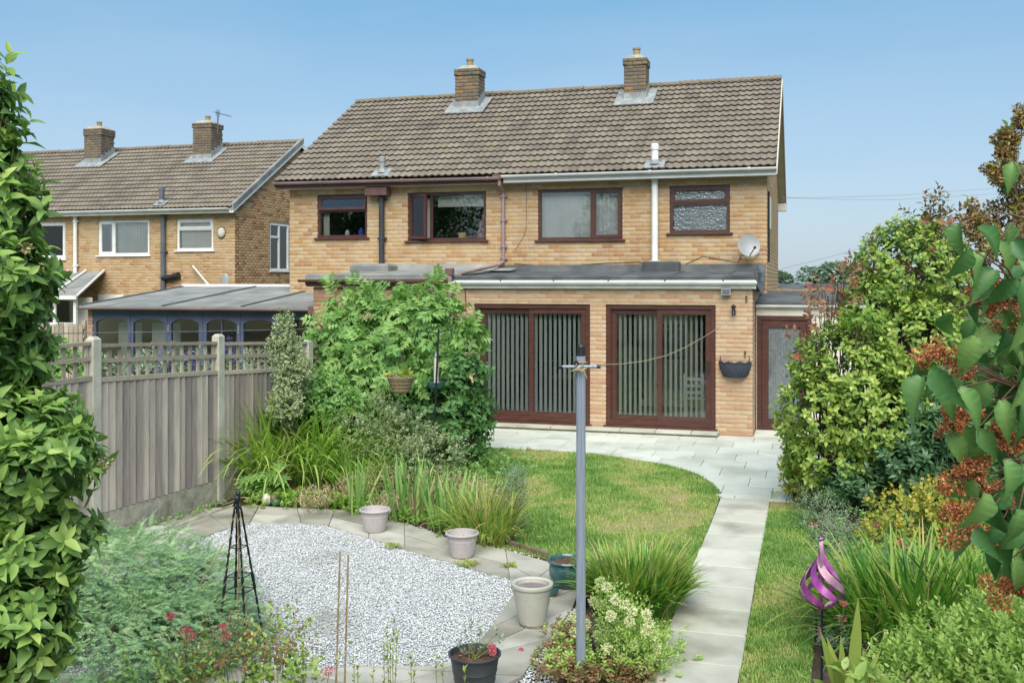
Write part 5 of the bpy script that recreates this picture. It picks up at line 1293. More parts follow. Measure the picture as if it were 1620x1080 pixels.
def place(T, pos, d, up, sy, sx=None):
    V, Fc = T; d = nrm(d); x = np.cross(d, up); bad = np.linalg.norm(x, axis=1) < 1e-3; x[bad] = (1, 0, 0); x = nrm(x); z = np.cross(x, d)
    sy = np.asarray(sy, float); sx = sy if sx is None else np.asarray(sx, float)
    W_ = pos[:, None] + V[None, :, 0, None] * (x * sx[:, None])[:, None] + V[None, :, 1, None] * (d * sy[:, None])[:, None] + V[None, :, 2, None] * (z * sy[:, None])[:, None]
    N = len(pos); Fq = (np.arange(N)[:, None, None] * len(V) + Fc[None]).reshape(-1, 3)
    return W_.reshape(-1, 3), Fq, len(V)
def lob(x, y, t, rx, ry, rd=None):
    c = W(x, y, t); a = rx * t / 1600; return (c, (a, rd if rd else a, ry * t / 1600))
def sample_lobes(lobes, n, shell=.6, bump=.15, zmin=.02, freq=3.0):
    ws = np.array([(l[1][0] * l[1][2] + l[1][1] * l[1][2] + l[1][0] * l[1][1]) for l in lobes]); ws /= ws.sum()
    idx = rng.choice(len(lobes), n, p=ws); C = np.array([l[0] for l in lobes])[idx]; Rr = np.array([l[1] for l in lobes])[idx]
    dv = nrm(rng.normal(size=(n, 3))); r = (shell ** 3 + (1 - shell ** 3) * rng.random(n)) ** (1 / 3)
    P0 = C + dv * Rr
    b = np.array([noise.noise(Vector(p * freq)) + .5 * noise.noise(Vector(p * freq * 2.7)) for p in P0]) * bump
    pos = C + dv * Rr * (r * (1 + b))[:, None]; nn = nrm(dv / Rr)
    ok = pos[:, 2] > zmin
    # drop points buried deep in another lobe
    for c, ra in lobes:
        q = np.linalg.norm((pos - np.array(c)) / np.array(ra), axis=1); ok &= q > shell * .75
    return pos[ok], nn[ok]
def leaves_on(pos, nn, k, T, ll, lw=1.0, tw=.12, upb=.5, rd=.5, th0=75, th1=30, droop=.0, r0=.15, rt=.4, rr=.25, lvar=.25):
    N = len(pos); a = nrm(nn + np.array((0, 0, upb)) + rng.normal(size=(N, 3)) * rd)
    s = nrm(np.cross(a, rng.normal(size=(N, 3)))); b = np.cross(a, s); base = rng.random(N)
    P_, D_, U_, S_, C_ = [], [], [], [], []
    for j in range(k):
        f = (j + .5) / k; az = 2.399 * j + rng.uniform(-.3, .3, N) ; th = np.radians(th0 + (th1 - th0) * f + rng.normal(0, 8, N))
        rad = s * np.cos(az)[:, None] + b * np.sin(az)[:, None]
        dd = a * np.cos(th)[:, None] + rad * np.sin(th)[:, None]; dd[:, 2] -= droop; dd = nrm(dd)
        P_.append(pos + a * (tw * f)); D_.append(dd); U_.append(a); S_.append(ll * rng.uniform(1 - lvar, 1 + lvar, N) * (1 - .25 * f)); C_.append(np.clip(r0 + rt * f * rng.uniform(.5, 1.2, N) + rr * base + rng.normal(0, .07, N), 0, 1))
    return np.concatenate(P_), np.concatenate(D_), np.concatenate(U_), np.concatenate(S_), np.concatenate(C_)
def leaf_obj(name, parent, T, L, mat, lw=1.0, near=0, stuff=True, nearname='leaf'):
    """builds the leaves; the `near` ones closest to the viewer become separate objects"""
    P_, D_, U_, S_, C_ = L
    if near:
        dist = np.linalg.norm(P_ - np.array((0, 0, CAM_H)), axis=1); th = np.array([1.0])
        t = P_[:, 0] * -SY + P_[:, 1] * CY; r_ = P_[:, 0] * CY + P_[:, 1] * SY
        px = 810 + 1600 * r_ / np.maximum(t, .1); py = 446 - (P_[:, 2] - CAM_H) * 1600 / np.maximum(t, .1)
        score = dist + np.where((px < 0) | (px > 1620) | (py < 0) | (py > 1080) | (t < .3), 100, 0)
        o_ = np.argsort(score); sel, rest = o_[:near], o_[near:]
        me = [np_mesh('leaf', T[0], [T[1]], np.full(len(T[0]), (i + .5) / 8), None, (mat,), True) for i in range(8)]
        x = np.cross(D_, U_); x = nrm(x); z = np.cross(x, D_)
        rl = root_loc(parent)
        for i in sel:
            o = bpy.data.objects.new(nearname, me[min(7, int(C_[i] * 8))]); link(o, parent)
            m = Matrix(((x[i][0], D_[i][0], z[i][0], P_[i][0] - rl.x), (x[i][1], D_[i][1], z[i][1], P_[i][1] - rl.y), (x[i][2], D_[i][2], z[i][2], P_[i][2] - rl.z), (0, 0, 0, 1)))
            o.matrix_basis = m @ Matrix.Diagonal((S_[i] * lw, S_[i], S_[i], 1))
        P_, D_, U_, S_, C_ = P_[rest], D_[rest], U_[rest], S_[rest], C_[rest]
    V, Fq, nv = place(T, P_, D_, U_, S_, S_ * lw)
    return np_obj(name, V, [Fq], mat, parent, rnd=np.repeat(C_, nv), stuff=stuff, smooth=True)
def blades(base, az, L, w, lean0, lean1, rnd, nseg=5, fold=.35, tipw=.1, twist=0.3):
    """arching strap leaves: lean0 -> lean1 angle from vertical (radians) along the blade; V-folded strips"""
    N = len(base); h = np.stack([np.cos(az), np.sin(az), np.zeros(N)], 1); ta = az + math.pi / 2 + rng.normal(0, twist, N); sd = np.stack([np.cos(ta), np.sin(ta), np.zeros(N)], 1)
    P_ = base.copy(); rows = []
    for i in range(nseg + 1):
        s = i / nseg; wd = w * np.minimum(1, (.55 + 1.2 * s)) * (1 - (s ** 3) * (1 - tipw))
        rows.append(np.stack([P_ - sd * wd[:, None], P_ + np.array((0, 0, -1)) * (wd * fold)[:, None] * (1 - s), P_ + sd * wd[:, None]], 1))
        th = lean0 + (lean1 - lean0) * s ** 1.3
        P_ = P_ + (h * np.sin(th)[:, None] + np.array((0, 0, 1.)) * np.cos(th)[:, None]) * (L / nseg)[:, None]
        P_[:, 2] = np.maximum(P_[:, 2], .01)
    V = np.stack(rows, 1).reshape(N, -1, 3); nv = V.shape[1]; f = []
    for i in range(nseg):
        a = i * 3; f += [(a, a + 1, a + 4, a + 3), (a + 1, a + 2, a + 5, a + 4)]
    return V.reshape(-1, 3), (np.arange(N)[:, None, None] * nv + np.array(f)[None]).reshape(-1, 4), np.repeat(rnd, nv)
def clump(name, parent, c, rad, n, L, w, mat, lean=(3, 35), curl=(20, 90), dirb=None, stuff=True, nseg=5, r=(0, 1), aniso=(1, 1)):
    a = rng.uniform(0, 2 * math.pi, n); rr = np.sqrt(rng.random(n)); base = np.stack([c[0] + np.cos(a) * rr * rad * aniso[0], c[1] + np.sin(a) * rr * rad * aniso[1], np.zeros(n) + c[2]], 1)
    az = a + rng.normal(0, .7, n); le0 = np.radians(rng.uniform(lean[0], lean[1], n) * (.25 + .75 * rr)); le1 = le0 + np.radians(rng.uniform(curl[0], curl[1], n) * (.3 + .7 * rr))
    if dirb is not None: az = np.where(rng.random(n) < .4, dirb + rng.normal(0, .5, n), az)
    V, Fq, rn = blades(base, az, rng.uniform(L[0], L[1], n), rng.uniform(w[0], w[1], n), le0, le1, rng.uniform(r[0], r[1], n), nseg)
    return np_obj(name, V, [Fq], mat, parent, rnd=rn, stuff=stuff, smooth=True)
def branches(parent, base, tips, r0, r1, mat=None, name='stem', wig=.06, n=5):
    mb = MB()
    for t in tips:
        A = Vector([float(v) for v in base]) + Vector((random.uniform(-.03, .03), random.uniform(-.03, .03), 0)); B = Vector([float(v) for v in t]); pts = []; rs = []
        for i in range(n + 1):
            f = i / n; p = A.lerp(B, f); o = math.sin(math.pi * f) * wig * (B - A).length
            p += Vector((random.uniform(-1, 1), random.uniform(-1, 1), random.uniform(.2, 1))) * o * .6; pts.append(p); rs.append(r0 + (r1 - r0) * f)
        mb.tube(pts, rs, 6)
    return mb.build(name, mat or m_bark, parent, smooth=True)
PETAL = (np.array([(-.3, 0, 0), (.3, 0, 0), (.22, .9, .25), (-.22, .9, .25)], float), np.array([(0, 1, 2), (0, 2, 3)]))
def floret_cloud(name, parent, blobs, n, size, mat, flat=1.0, stuff=True, r=(0, 1)):
    P_, nn = sample_lobes(blobs, n, .35, .2, -1, 20); N = len(P_); d = nrm(nn + rng.normal(size=(N, 3)) * .6)
    V, Fq, nv = place(PETAL, P_, d, nrm(rng.normal(size=(N, 3))), rng.uniform(.6, 1.3, N) * size)
    return np_obj(name, V, [Fq], mat, parent, rnd=np.repeat(rng.uniform(r[0], r[1], N), nv), stuff=stuff)
# foliage colours
lf_choisya = leafmat('mexican_orange_leaf', '#48703a', '#689044', '#8fb452', '#bad06c', k=0.87, rough=.46)
lf_juniper = leafmat('blue_juniper', '#5a8a5e', '#76a474', '#96bc86', '#b6d094', k=0.97, rough=.7, tr=.15)
lf_elder = leafmat('elder_leaf', '#5f8c48', '#7aaa56', '#96bd68', '#b0cc80', k=0.87, rough=.55, tr=.35)
lf_dark = leafmat('dark_shrub_leaf', '#3f7038', '#528444', '#68984e', '#83ac5c', k=0.76, rough=.5)
lf_varieg = leafmat('variegated_leaf', '#6f8a55', '#8fa470', '#b4bf92', '#d3d8b6', k=0.84, rough=.5)
lf_lily = leafmat('daylily_leaf', '#5f8a36', '#82aa48', '#a2c05a', '#bccd78', k=0.98, rough=.45, tr=.45)
lf_iris = leafmat('iris_leaf', '#5c8f43', '#7cae54', '#9bc165', '#b5c97a', k=0.83, rough=.45, tr=.3)
lf_yel = leafmat('yellow_green_strap', '#7c9a3c', '#9db44a', '#b9c35c', '#c9b873', k=0.83, rough=.5, tr=.35)
lf_croc = leafmat('crocosmia_leaf', '#38702a', '#5a9432', '#86b542', '#b0c258', k=0.83, rough=.42, tr=.35)
lf_bush = leafmat('gold_edged_leaf', '#4f7c30', '#7b9f3e', '#a2b84c', '#c6cf6a', k=0.87, rough=.4, tr=.28)
lf_red = leafmat('red_tinged_leaf', '#63763f', '#8a7d50', '#a8765a', '#b8584a', k=0.81, rough=.4)
lf_olea = leafmat('narrow_dark_leaf', '#3a6440', '#507c50', '#6a9464', '#8cac80', k=0.76, rough=.4)
lf_lilac = leafmat('lilac_leaf', '#336a3a', '#4a8144', '#639550', '#86b25e', k=0.81, rough=.42, tr=.3)
lf_yellow = leafmat('yellowing_leaf', '#7f9a3c', '#a3b043', '#c2bc48', '#d0ae42', k=0.83, rough=.55)
lf_pale = leafmat('fresh_pale_leaf', '#7da444', '#98bd52', '#b4cf68', '#c9da86', k=0.87, rough=.5, tr=.35)
lf_dry = leafmat('dry_stalks', '#8f7c5c', '#ab9870', '#bfa98a', '#c9a79b', k=0.83, rough=.9, tr=.1)
lf_grey = leafmat('grey_green_leaf', '#6b8566', '#86a07c', '#9fb392', '#b4c2a4', k=0.81, rough=.7)
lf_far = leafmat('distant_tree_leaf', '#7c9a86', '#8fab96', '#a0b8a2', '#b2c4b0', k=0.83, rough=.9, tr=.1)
fl_brown = leafmat('brown_seed_head', '#94482a', '#b66438', '#cb824a', '#d8a268', k=0.83, rough=.9, tr=.1)
fl_brown2 = leafmat('olive_brown_seed_head', '#6d5a34', '#8c6f40', '#a5854c', '#8f9a4c', k=0.81, rough=.9, tr=.1)
fl_pink = leafmat('valerian_pink', '#b83c55', '#d0506a', '#de7286', '#e69aa6', k=0.97, rough=.8)
fl_cream = leafmat('pale_cream_flower', '#c6c68c', '#d9d8a6', '#e6e4c0', '#efeed6', k=0.98, rough=.8)
fl_violet = leafmat('violet_flower', '#4a45a0', '#5d54b8', '#7a6acb', '#9a86d8', k=0.97, rough=.8)
fl_white = leafmat('white_flower', '#d8dad2', '#e6e8e0', '#eff0ea', '#f4f4ee', k=0.98, rough=.8)
T2 = leafT(2, .30, .25, .15); T2n = leafT(2, .16, .25, .2); T3 = leafT(3, .30, .3, .25); T4 = leafT(4, .235, .4, .32, wave=.02); TH = leafT(5, .44, .38, .35, heart=True, wave=.015)
T2w = leafT(2, .42, .2, .15)
def shrub(name, label, cat, base, lobes, n, k, T, ll, mat, lw=1.0, near=0, shell=.6, stems=6, stem_r=.02, group=None, stem_mat=None, bump=.15, **kw):
    t = thing(name, label, cat, base, group)
    P_, nn = sample_lobes(lobes, n, shell, bump); L = leaves_on(P_, nn, k, T, ll, **kw)
    leaf_obj('foliage', t, T, L, mat, lw, near)
    tips = [np.array(l[0]) for l in lobes] + [P_[i] for i in rng.choice(len(P_), min(len(P_), stems * 3), False)]
    branches(t, base, tips[:len(lobes) + stems * 3], stem_r, stem_r * .25, stem_mat, 'stem')
    return t, P_, nn
def gpt(px, py): return tuple(G(px, py))
def inst(base, lobes_list): return lobes_list

# --- left foreground evergreen (glossy whorled leaves)
tc = 3.75
lobs = [lob(-40, 190, tc, 48, 100), lob(-40, 330, tc, 85, 110), lob(-35, 450, tc - .1, 100, 85, .26), lob(-25, 560, tc, 80, 80, .25), lob(15, 680, tc - .1, 100, 55, .27), lob(70, 735, tc - .2, 75, 48, .2), lob(-30, 800, tc, 110, 90, .28), lob(5, 790, tc - .1, 75, 50, .25), lob(62, 865, tc - .15, 72, 40, .22), lob(10, 1000, tc - .3, 78, 85, .26), lob(-60, 1000, tc, 120, 130, .3)]
sh, P_, nn = shrub('evergreen_shrub', 'tall glossy evergreen shrub filling the left edge of the garden', 'shrub', (W(-60, 900, tc)[0], W(-60, 900, tc)[1], 0), lobs + [lob(-170, 620, tc + .1, 110, 230, .35), lob(-170, 950, tc + .1, 120, 160, .4)], 2500, 9, T4, .074, lf_choisya, 1.0, near=290, shell=.62, stems=8, stem_r=.03, tw=.055, upb=.55, rd=.4, th0=88, th1=45, r0=.05, rt=.55, rr=.3, lvar=.3)
fc = [ (P_[i] + nn[i] * .05, (.03, .03, .02)) for i in rng.choice(len(P_), 26, False)]
floret_cloud('seed_cluster', sh, fc, 900, .012, lf_dry)
# sparse top shoots against the sky
tops = [(5, 120), (12, 185), (0, 150), (24, 215), (30, 240), (10, 255), (45, 330), (70, 345), (60, 300)]
sp = np.array([W(x, y, tc) for x, y in tops]); L = leaves_on(sp, np.tile((.35, -.1, .8), (len(sp), 1)), 7, T4, .08, tw=.09, upb=.3, rd=.3, th0=80, th1=40, r0=.1, rt=.5)
leaf_obj('shoot_leaves', sh, T4, L, lf_choisya)
branches(sh, W(-20, 420, tc), [tuple(p) for p in sp], .008, .003, m_stem, 'shoot')

# --- blue green juniper
tj = 7.6; FR = frond()
jl = [lob(160, 950, tj - .3, 120, 85, .75), lob(270, 940, tj - .1, 100, 62, .7), lob(205, 890, tj + .5, 110, 48, .6), lob(330, 990, tj - .5, 75, 50, .45), lob(130, 1030, tj - .9, 150, 70, .7), lob(250, 1010, tj - .8, 110, 60, .55), lob(60, 1000, tj, 110, 110, .7)]
ju = thing('juniper', 'wide low feathery blue green juniper spreading over the gravel edge', 'shrub', tuple(W(180, 980, tj) * (1, 1, 0)))
P_, nn = sample_lobes(jl, 9000, .72, .25, .0, 2.2); N = len(P_)
dd = nrm(nn * (1, 1, .2) + rng.normal(size=(N, 3)) * .35 + np.array((.75, -.2, .05))); up = nrm(nn * .6 + np.array((0, 0, 1.)) + rng.normal(size=(N, 3)) * .2)
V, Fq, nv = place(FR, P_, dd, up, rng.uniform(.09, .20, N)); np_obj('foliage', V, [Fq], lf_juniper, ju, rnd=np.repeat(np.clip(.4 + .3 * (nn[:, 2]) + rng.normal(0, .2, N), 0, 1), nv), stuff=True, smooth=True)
branches(ju, tuple(W(170, 990, tj) * (1, 1, 0)), [l[0] for l in jl] + [P_[i] for i in range(0, 200, 9)], .03, .006, None, 'stem')

# --- elder shrub by the house and the darker shrub below it
te = 14.4; EL = pinnate(3, .24)
el = [lob(560, 525, te, 50, 50, .5), lob(585, 488, te, 26, 30, .3), lob(640, 520, te, 70, 55, .6), lob(686, 500, te, 26, 42, .35), lob(525, 565, te, 42, 42, .4), lob(600, 580, te - .3, 80, 55, .7), lob(680, 562, te, 48, 44, .45), lob(735, 530, te, 24, 26, .25), lob(640, 625, te - .3, 50, 35, .5), lob(530, 620, te - .5, 50, 28, .4)]
eb = tuple(W(650, 700, te) * (1, 1, 0))
ed = thing('elder_bush', 'tall airy bright green elder bush in front of the brick extension', 'shrub', eb)
P_, nn = sample_lobes(el, 1080, .3, .6, .1, 1.9); L = leaves_on(P_, nn, 3, EL, .27, tw=.12, upb=.7, rd=.55, th0=80, th1=40, droop=.25, r0=.1, rt=.35, rr=.45)
leaf_obj('foliage', ed, EL, L, lf_elder); branches(ed, eb, [l[0] for l in el] + [P_[i] for i in range(0, 150, 6)], .04, .008, None, 'branch')
for px_, py_ in ((528, 455), (560, 452), (690, 452), (577, 462), (632, 472), (690, 445)):
    p = W(px_, py_, te)[None]; L = leaves_on(p, np.array([(0, 0, 1.)]), 5, EL, .24, tw=.1, upb=1, rd=.2, th0=70, th1=25, droop=.1, r0=.4); leaf_obj('shoot_leaves', ed, EL, L, lf_elder)
    branches(ed, W(px_ + 5, py_ + 45, te), [tuple(p[0])], .008, .004, m_stem, 'shoot')
fb = [(W(x, y, te - .45), (.11, .11, .03)) for x, y in ((580, 500), (600, 525), (612, 537), (585, 600), (665, 605), (672, 618), (690, 612), (560, 640), (600, 648), (735, 498), (745, 560), (655, 598), (520, 600))]
floret_cloud('flower_head', ed, fb, 1400, .018, lf_dry, r=(.2, 1))
td = 13.9; dl = [lob(700, 640, td, 62, 50, .6), lob(735, 610, td, 38, 50, .45), lob(655, 665, td, 55, 45, .5), lob(730, 685, td - .2, 40, 42, .45), lob(750, 650, td, 24, 50, .35), lob(600, 690, td - .1, 50, 30, .4)]
shrub('leafy_shrub', 'dark green broad leaved shrub at the foot of the elder beside the patio', 'shrub', tuple(W(700, 715, td) * (1, 1, 0)), dl, 1150, 6, T3, .105, lf_dark, 1.05, shell=.5, stem_r=.02, tw=.12, upb=.2, rd=.6, th0=85, th1=50, droop=.35, r0=.1, rt=.4, rr=.3)
# --- variegated euonymus: column on the fence and low mound
tv = 12.4; vl = [lob(450, 520, tv, 9, 26, .1), lob(453, 560, tv, 16, 36, .15), lob(460, 600, tv, 21, 38, .18), lob(452, 640, tv - .1, 24, 24, .2), lob(440, 545, tv, 12, 12, .1), lob(472, 585, tv, 18, 20, .15)]
shrub('variegated_climber', 'narrow column of cream variegated leaves growing up over the fence trellis', 'climber', tuple(W(458, 720, tv) * (1, 1, 0)), vl, 1500, 7, T2w, .033, lf_varieg, shell=.5, stem_r=.012, tw=.09, upb=.6, rd=.5, r0=.0, rt=.6, rr=.4)
tv2 = 12.9; vl2 = [lob(600, 660, tv2, 40, 32, .4), lob(640, 690, tv2, 55, 36, .45), lob(690, 715, tv2 - .2, 60, 26, .4), lob(620, 725, tv2 - .3, 60, 30, .4), lob(560, 690, tv2 - .3, 35, 36, .35)]
shrub('variegated_shrub', 'low spreading shrub with tiny cream edged leaves below the elder', 'shrub', tuple(W(640, 750, tv2) * (1, 1, 0)), vl2, 1300, 8, T2w, .030, lf_varieg, shell=.6, stem_r=.01, tw=.10, upb=.6, rd=.6, r0=.0, rt=.5, rr=.35)
# green shrub behind the lilies by the fence
tg_ = 12.9; shrub('leafy_shrub', 'mid green leafy shrub between the fence climber and the elder', 'shrub', tuple(W(500, 720, tg_) * (1, 1, 0)), [lob(490, 620, tg_, 45, 32, .4), lob(530, 645, tg_, 55, 32, .4), lob(450, 655, tg_, 30, 22, .3)], 650, 6, T3, .075, lf_elder, shell=.5, stem_r=.012, tw=.1, upb=.4, rd=.6, droop=.2, r0=.0, rt=.4, rr=.4)
# --- day lilies, irises, straps
def strap(label, cx, cy, rad, n, L, w, mat, name='daylily_clump', extra=(), **kw):
    b = G(cx, cy); t = thing(name, label, 'plant', tuple(b)); clump('leaves', t, b, rad, n, L, w, mat, **kw)
    for (mt, n2, L2, w2) in extra: clump('dry_leaves', t, b, rad, n2, L2, w2, mt, **kw)
    return t
strap('large arching day lily clump beside the second fence post', 430, 772, .45, 560, (.8, 1.45), (.012, .019), lf_lily, r=(.3, 1), lean=(3, 40), curl=(60, 150), nseg=7, extra=((lf_dry, 30, (.4, .9), (.004, .008)),))
strap('day lily clump in front of the low variegated shrub', 508, 770, .45, 560, (.8, 1.4), (.012, .019), lf_lily, r=(.3, 1), lean=(3, 40), curl=(60, 150), nseg=7, extra=((lf_dry, 30, (.4, .9), (.004, .008)),))
strap('looser day lily clump at the bend of the bed left of the irises', 565, 785, .30, 260, (.5, .9), (.009, .014), lf_lily, lean=(5, 38), curl=(40, 110), nseg=6)
strap('upright sword leaved iris behind the leftmost grey pot', 566, 818, .09, 18, (.45, .72), (.012, .018), lf_iris, name='iris_clump', lean=(0, 22), curl=(2, 20))
strap('upright sword leaved iris clump between the two lilac grey pots', 650, 822, .26, 85, (.4, .78), (.012, .020), lf_iris, name='iris_clump', lean=(2, 42), curl=(2, 28), extra=((lf_dry, 30, (.3, .6), (.005, .009)),))
strap('tall iris fan at the lawn edge behind the middle grey pot', 712, 838, .22, 50, (.4, .7), (.012, .018), lf_iris, name='iris_clump', lean=(2, 30), curl=(2, 30))
strap('yellow green arching strap leaved clump right of the middle grey pot', 770, 858, .25, 240, (.4, .75), (.006, .011), lf_yel, name='strap_leaf_clump', lean=(5, 45), curl=(30, 110), nseg=6, extra=((lf_croc, 80, (.4, .7), (.006, .01)),))
# grey green wispy shrub at the lawn corner
tw_ = 10.6; shrub('wispy_shrub', 'slender grey green twiggy shrub at the lawn corner of the bed', 'shrub', gpt(812, 862), [lob(812, 790, tw_, 18, 42, .15), lob(806, 830, tw_, 20, 28, .16), lob(818, 765, tw_, 10, 26, .08)], 420, 9, T2n, .034, lf_grey, shell=.2, stem_r=.006, tw=.12, upb=1.2, rd=.3, th0=50, th1=20)
# dry grasses and seed heads along the bed
dg = thing('dry_seed_heads', 'pinkish brown dry seed heads among the irises behind the grey pots', 'plant', gpt(630, 800))
c = []
for px_, py_, rx, ry in ((600, 760, 45, 28), (560, 770, 30, 20), (680, 765, 40, 22), (735, 775, 40, 25), (500, 785, 30, 18), (620, 795, 30, 16), (780, 800, 30, 30)): c.append(lob(px_, py_, 1600 * 2.61 / (py_ + 30 - 446) if py_ < 800 else 1600 * 2.3 / (py_ - 446), rx, ry, .3))
P_, nn = sample_lobes(c, 3800, .1, .3, .0); N = len(P_); d_ = nrm(np.tile((0, 0, 1.), (N, 1)) + rng.normal(size=(N, 3)) * .7)
V, Fq, nv = place(T2n, P_, d_, nrm(rng.normal(size=(N, 3))), rng.uniform(.02, .07, N), rng.uniform(.02, .05, N)); np_obj('seed_head', V, [Fq], lf_dry, dg, rnd=np.repeat(rng.random(N), nv), stuff=True)
b_ = P_[rng.choice(N, 260)]; gb_ = b_ * (1, 1, 0); hh = b_[:, 2] + .05; V, Fq, rn = blades(gb_, rng.uniform(0, 6.28, 260), hh, np.full(260, .003), np.zeros(260), rng.uniform(0, .5, 260), rng.random(260), 3); np_obj('stalk', V, [Fq], lf_dry, dg, rnd=rn, stuff=True)
# low ground cover along the bed front
gc = tag(None or bpy.data.objects.new('ground_cover', None), None) if False else None
def ground_cover(pts, n, T, ll, mat, name, lab, h=.12, jx=.35, **kw):
    base = np.array([G(*p) for p in pts]); i = rng.integers(0, len(base) - 1, n); f = rng.random(n)[:, None]; P_ = base[i] * (1 - f) + base[i + 1] * f + rng.normal(size=(n, 3)) * (jx, jx, 0); P_[:, 2] = rng.uniform(.01, h, n)
    L = leaves_on(P_, np.tile((0, 0, 1.), (n, 1)), 6, T, ll, tw=.04, upb=.5, rd=.6, th0=85, th1=50, **kw); V, Fq, nv = place(T, L[0], L[1], L[2], L[3])
    V[:, 2] = np.maximum(V[:, 2], .004)
    o = np_obj(name, V, [Fq], mat, None, rnd=np.repeat(L[4], nv)); return tag(o, lab, 'ground cover', kind='stuff')
ground_cover([(400, 795), (470, 798), (540, 800), (620, 815), (700, 830), (800, 862)], 1500, T2w, .035, lf_lily, 'ground_cover', 'low green creeping plants along the front edge of the curved bed', .14, .16)
ground_cover([(470, 770), (560, 760), (660, 770), (740, 790), (760, 740), (690, 745)], 1600, T2w, .045, lf_elder, 'ground_cover', 'leafy undergrowth filling the bed beneath the lilies and elder', .28, .35)
ground_cover([(440, 792), (470, 790), (520, 796)], 260, T2w, .04, lf_red, 'ground_cover', 'reddish low leaves by the painted pebbles in the bed', .10, .09)
pl3 = thing('peony_plant', 'deeply cut bright green peony leaves low against the fence foot', 'plant', gpt(410, 790))
P3 = np.array([W(x, y, 12.0) for x, y in ((392, 762), (410, 755), (425, 765), (402, 775), (420, 778), (432, 755), (388, 772), (412, 768), (440, 740), (448, 760))]); PM = palmate()
L = leaves_on(P3, np.tile((0, -.5, 1.), (len(P3), 1)), 3, PM, .17, tw=.03, upb=.3, rd=.4, th0=70, th1=45, droop=.2, r0=.35, rt=.4); leaf_obj('foliage', pl3, PM, L, lf_elder, stuff=False); branches(pl3, gpt(412, 792), [tuple(p) for p in P3], .007, .004, m_stem)
# --- crocosmia by the path and pale flowered plant
strap('dense bushy mound of broad green blades between lawn and path', 1008, 965, .30, 1500, (.30, .52), (.012, .019), lf_croc, name='crocosmia_clump', r=(.2, 1), lean=(4, 36), curl=(20, 95), nseg=6, extra=((lf_yel, 220, (.4, .68), (.007, .012)), (lf_dry, 60, (.3, .6), (.004, .008))))
tpf = 6.75; ppl = [lob(985, 990, tpf + .2, 42, 38, .2), lob(1008, 1040, tpf, 44, 46, .2), lob(950, 1058, tpf + .45, 22, 26, .1), lob(962, 945, tpf + .3, 18, 20, .1)]
pf, P_, nn = shrub('pale_flowering_plant', 'pale cream flowered bushy plant beside the metal post', 'plant', gpt(980, 1078), ppl, 900, 6, T2n, .030, lf_pale, 1.3, shell=.2, stem_r=.005, stem_mat=m_stem, tw=.09, upb=1.0, rd=.4, th0=60, th1=25)
fl = [(W(x + random.uniform(-6, 6), y + random.uniform(-5, 5), tpf + (.35 if x < 955 else -.05)), (.034, .034, .034)) for x, y in [(945, 925), (960, 930), (935, 950), (950, 955), (975, 945), (985, 960), (1005, 970), (1020, 975), (1030, 990), (1040, 1005), (1015, 1000), (990, 985), (965, 975), (1045, 1025), (1030, 1040), (925, 990), (940, 1005), (960, 1020), (1000, 1025), (985, 1045), (1015, 1060), (970, 1055), (935, 1035), (903, 978), (908, 1000)]]
floret_cloud('flowers', pf, fl, 4200, .011, fl_cream)
ground_cover([(905, 1000), (900, 1045), (880, 1078), (960, 1078), (1020, 1075)], 520, T2w, .03, lf_red, 'ground_cover', 'reddish and green sedum growing round the metal post foot', .1, .09)
ground_cover([(905, 1010), (890, 1060), (930, 1070), (1040, 1020), (1030, 1070)], 500, T2w, .03, lf_pale, 'ground_cover', 'pale green creeping weeds by the timber edge near the post', .12, .1)
for i, (px_, py_, s) in enumerate(((740, 897, .6), (620, 868, .35), (1060, 962, .3), (806, 900, .3), (640, 802, .3))):
    c0 = G(px_, py_); N = int(60 * s) + 12; P_ = c0 + rng.normal(size=(N, 3)) * (.07 * s + .02, .05 * s + .02, 0); P_[:, 2] = .03
    L = leaves_on(P_, np.tile((0, 0, 1.), (N, 1)), 5, T2w, .022, tw=.02, upb=.4, rd=.6)
    V, Fq, nv = place(T2w, L[0], L[1], L[2], L[3]); o = np_obj('weed_tuft', V, [Fq], lf_yel, None, rnd=np.repeat(L[4], nv)); tag(o, ['weed tuft in the slab joint below the middle grey pot', 'tiny weed tuft at the gravel edge below the leftmost pot', 'grass weed tuft at the path edge beside the dense mound', 'small weed in the slabs left of the green glazed pot', 'small weed at the bed edge behind the leftmost pot'][i], 'weed', kind='stuff')
wf = G(300, 812); N = 60; P_ = np.array([G(x, y) for x, y in zip(rng.uniform(235, 335, N), rng.uniform(0, 12, N))]) if False else np.stack([fx(rng.uniform(9.3, 10.4, N)) + .12 + rng.random(N) * .12, np.zeros(N), np.zeros(N) + .03], 1); P_[:, 1] = rng.uniform(9.2, 10.4, N); P_[:, 0] = [fx(y) + .1 + random.random() * .15 for y in P_[:, 1]]
L = leaves_on(P_, np.tile((0, 0, 1.), (N, 1)), 5, T2w, .03, tw=.03, upb=.4, rd=.6); V, Fq, nv = place(T2w, L[0], L[1], L[2], L[3]); tag(np_obj('weed_tuft', V, [Fq], lf_elder, None, rnd=np.repeat(L[4], nv)), 'row of small green weeds along the gravel board of the fence', 'weed', kind='stuff')

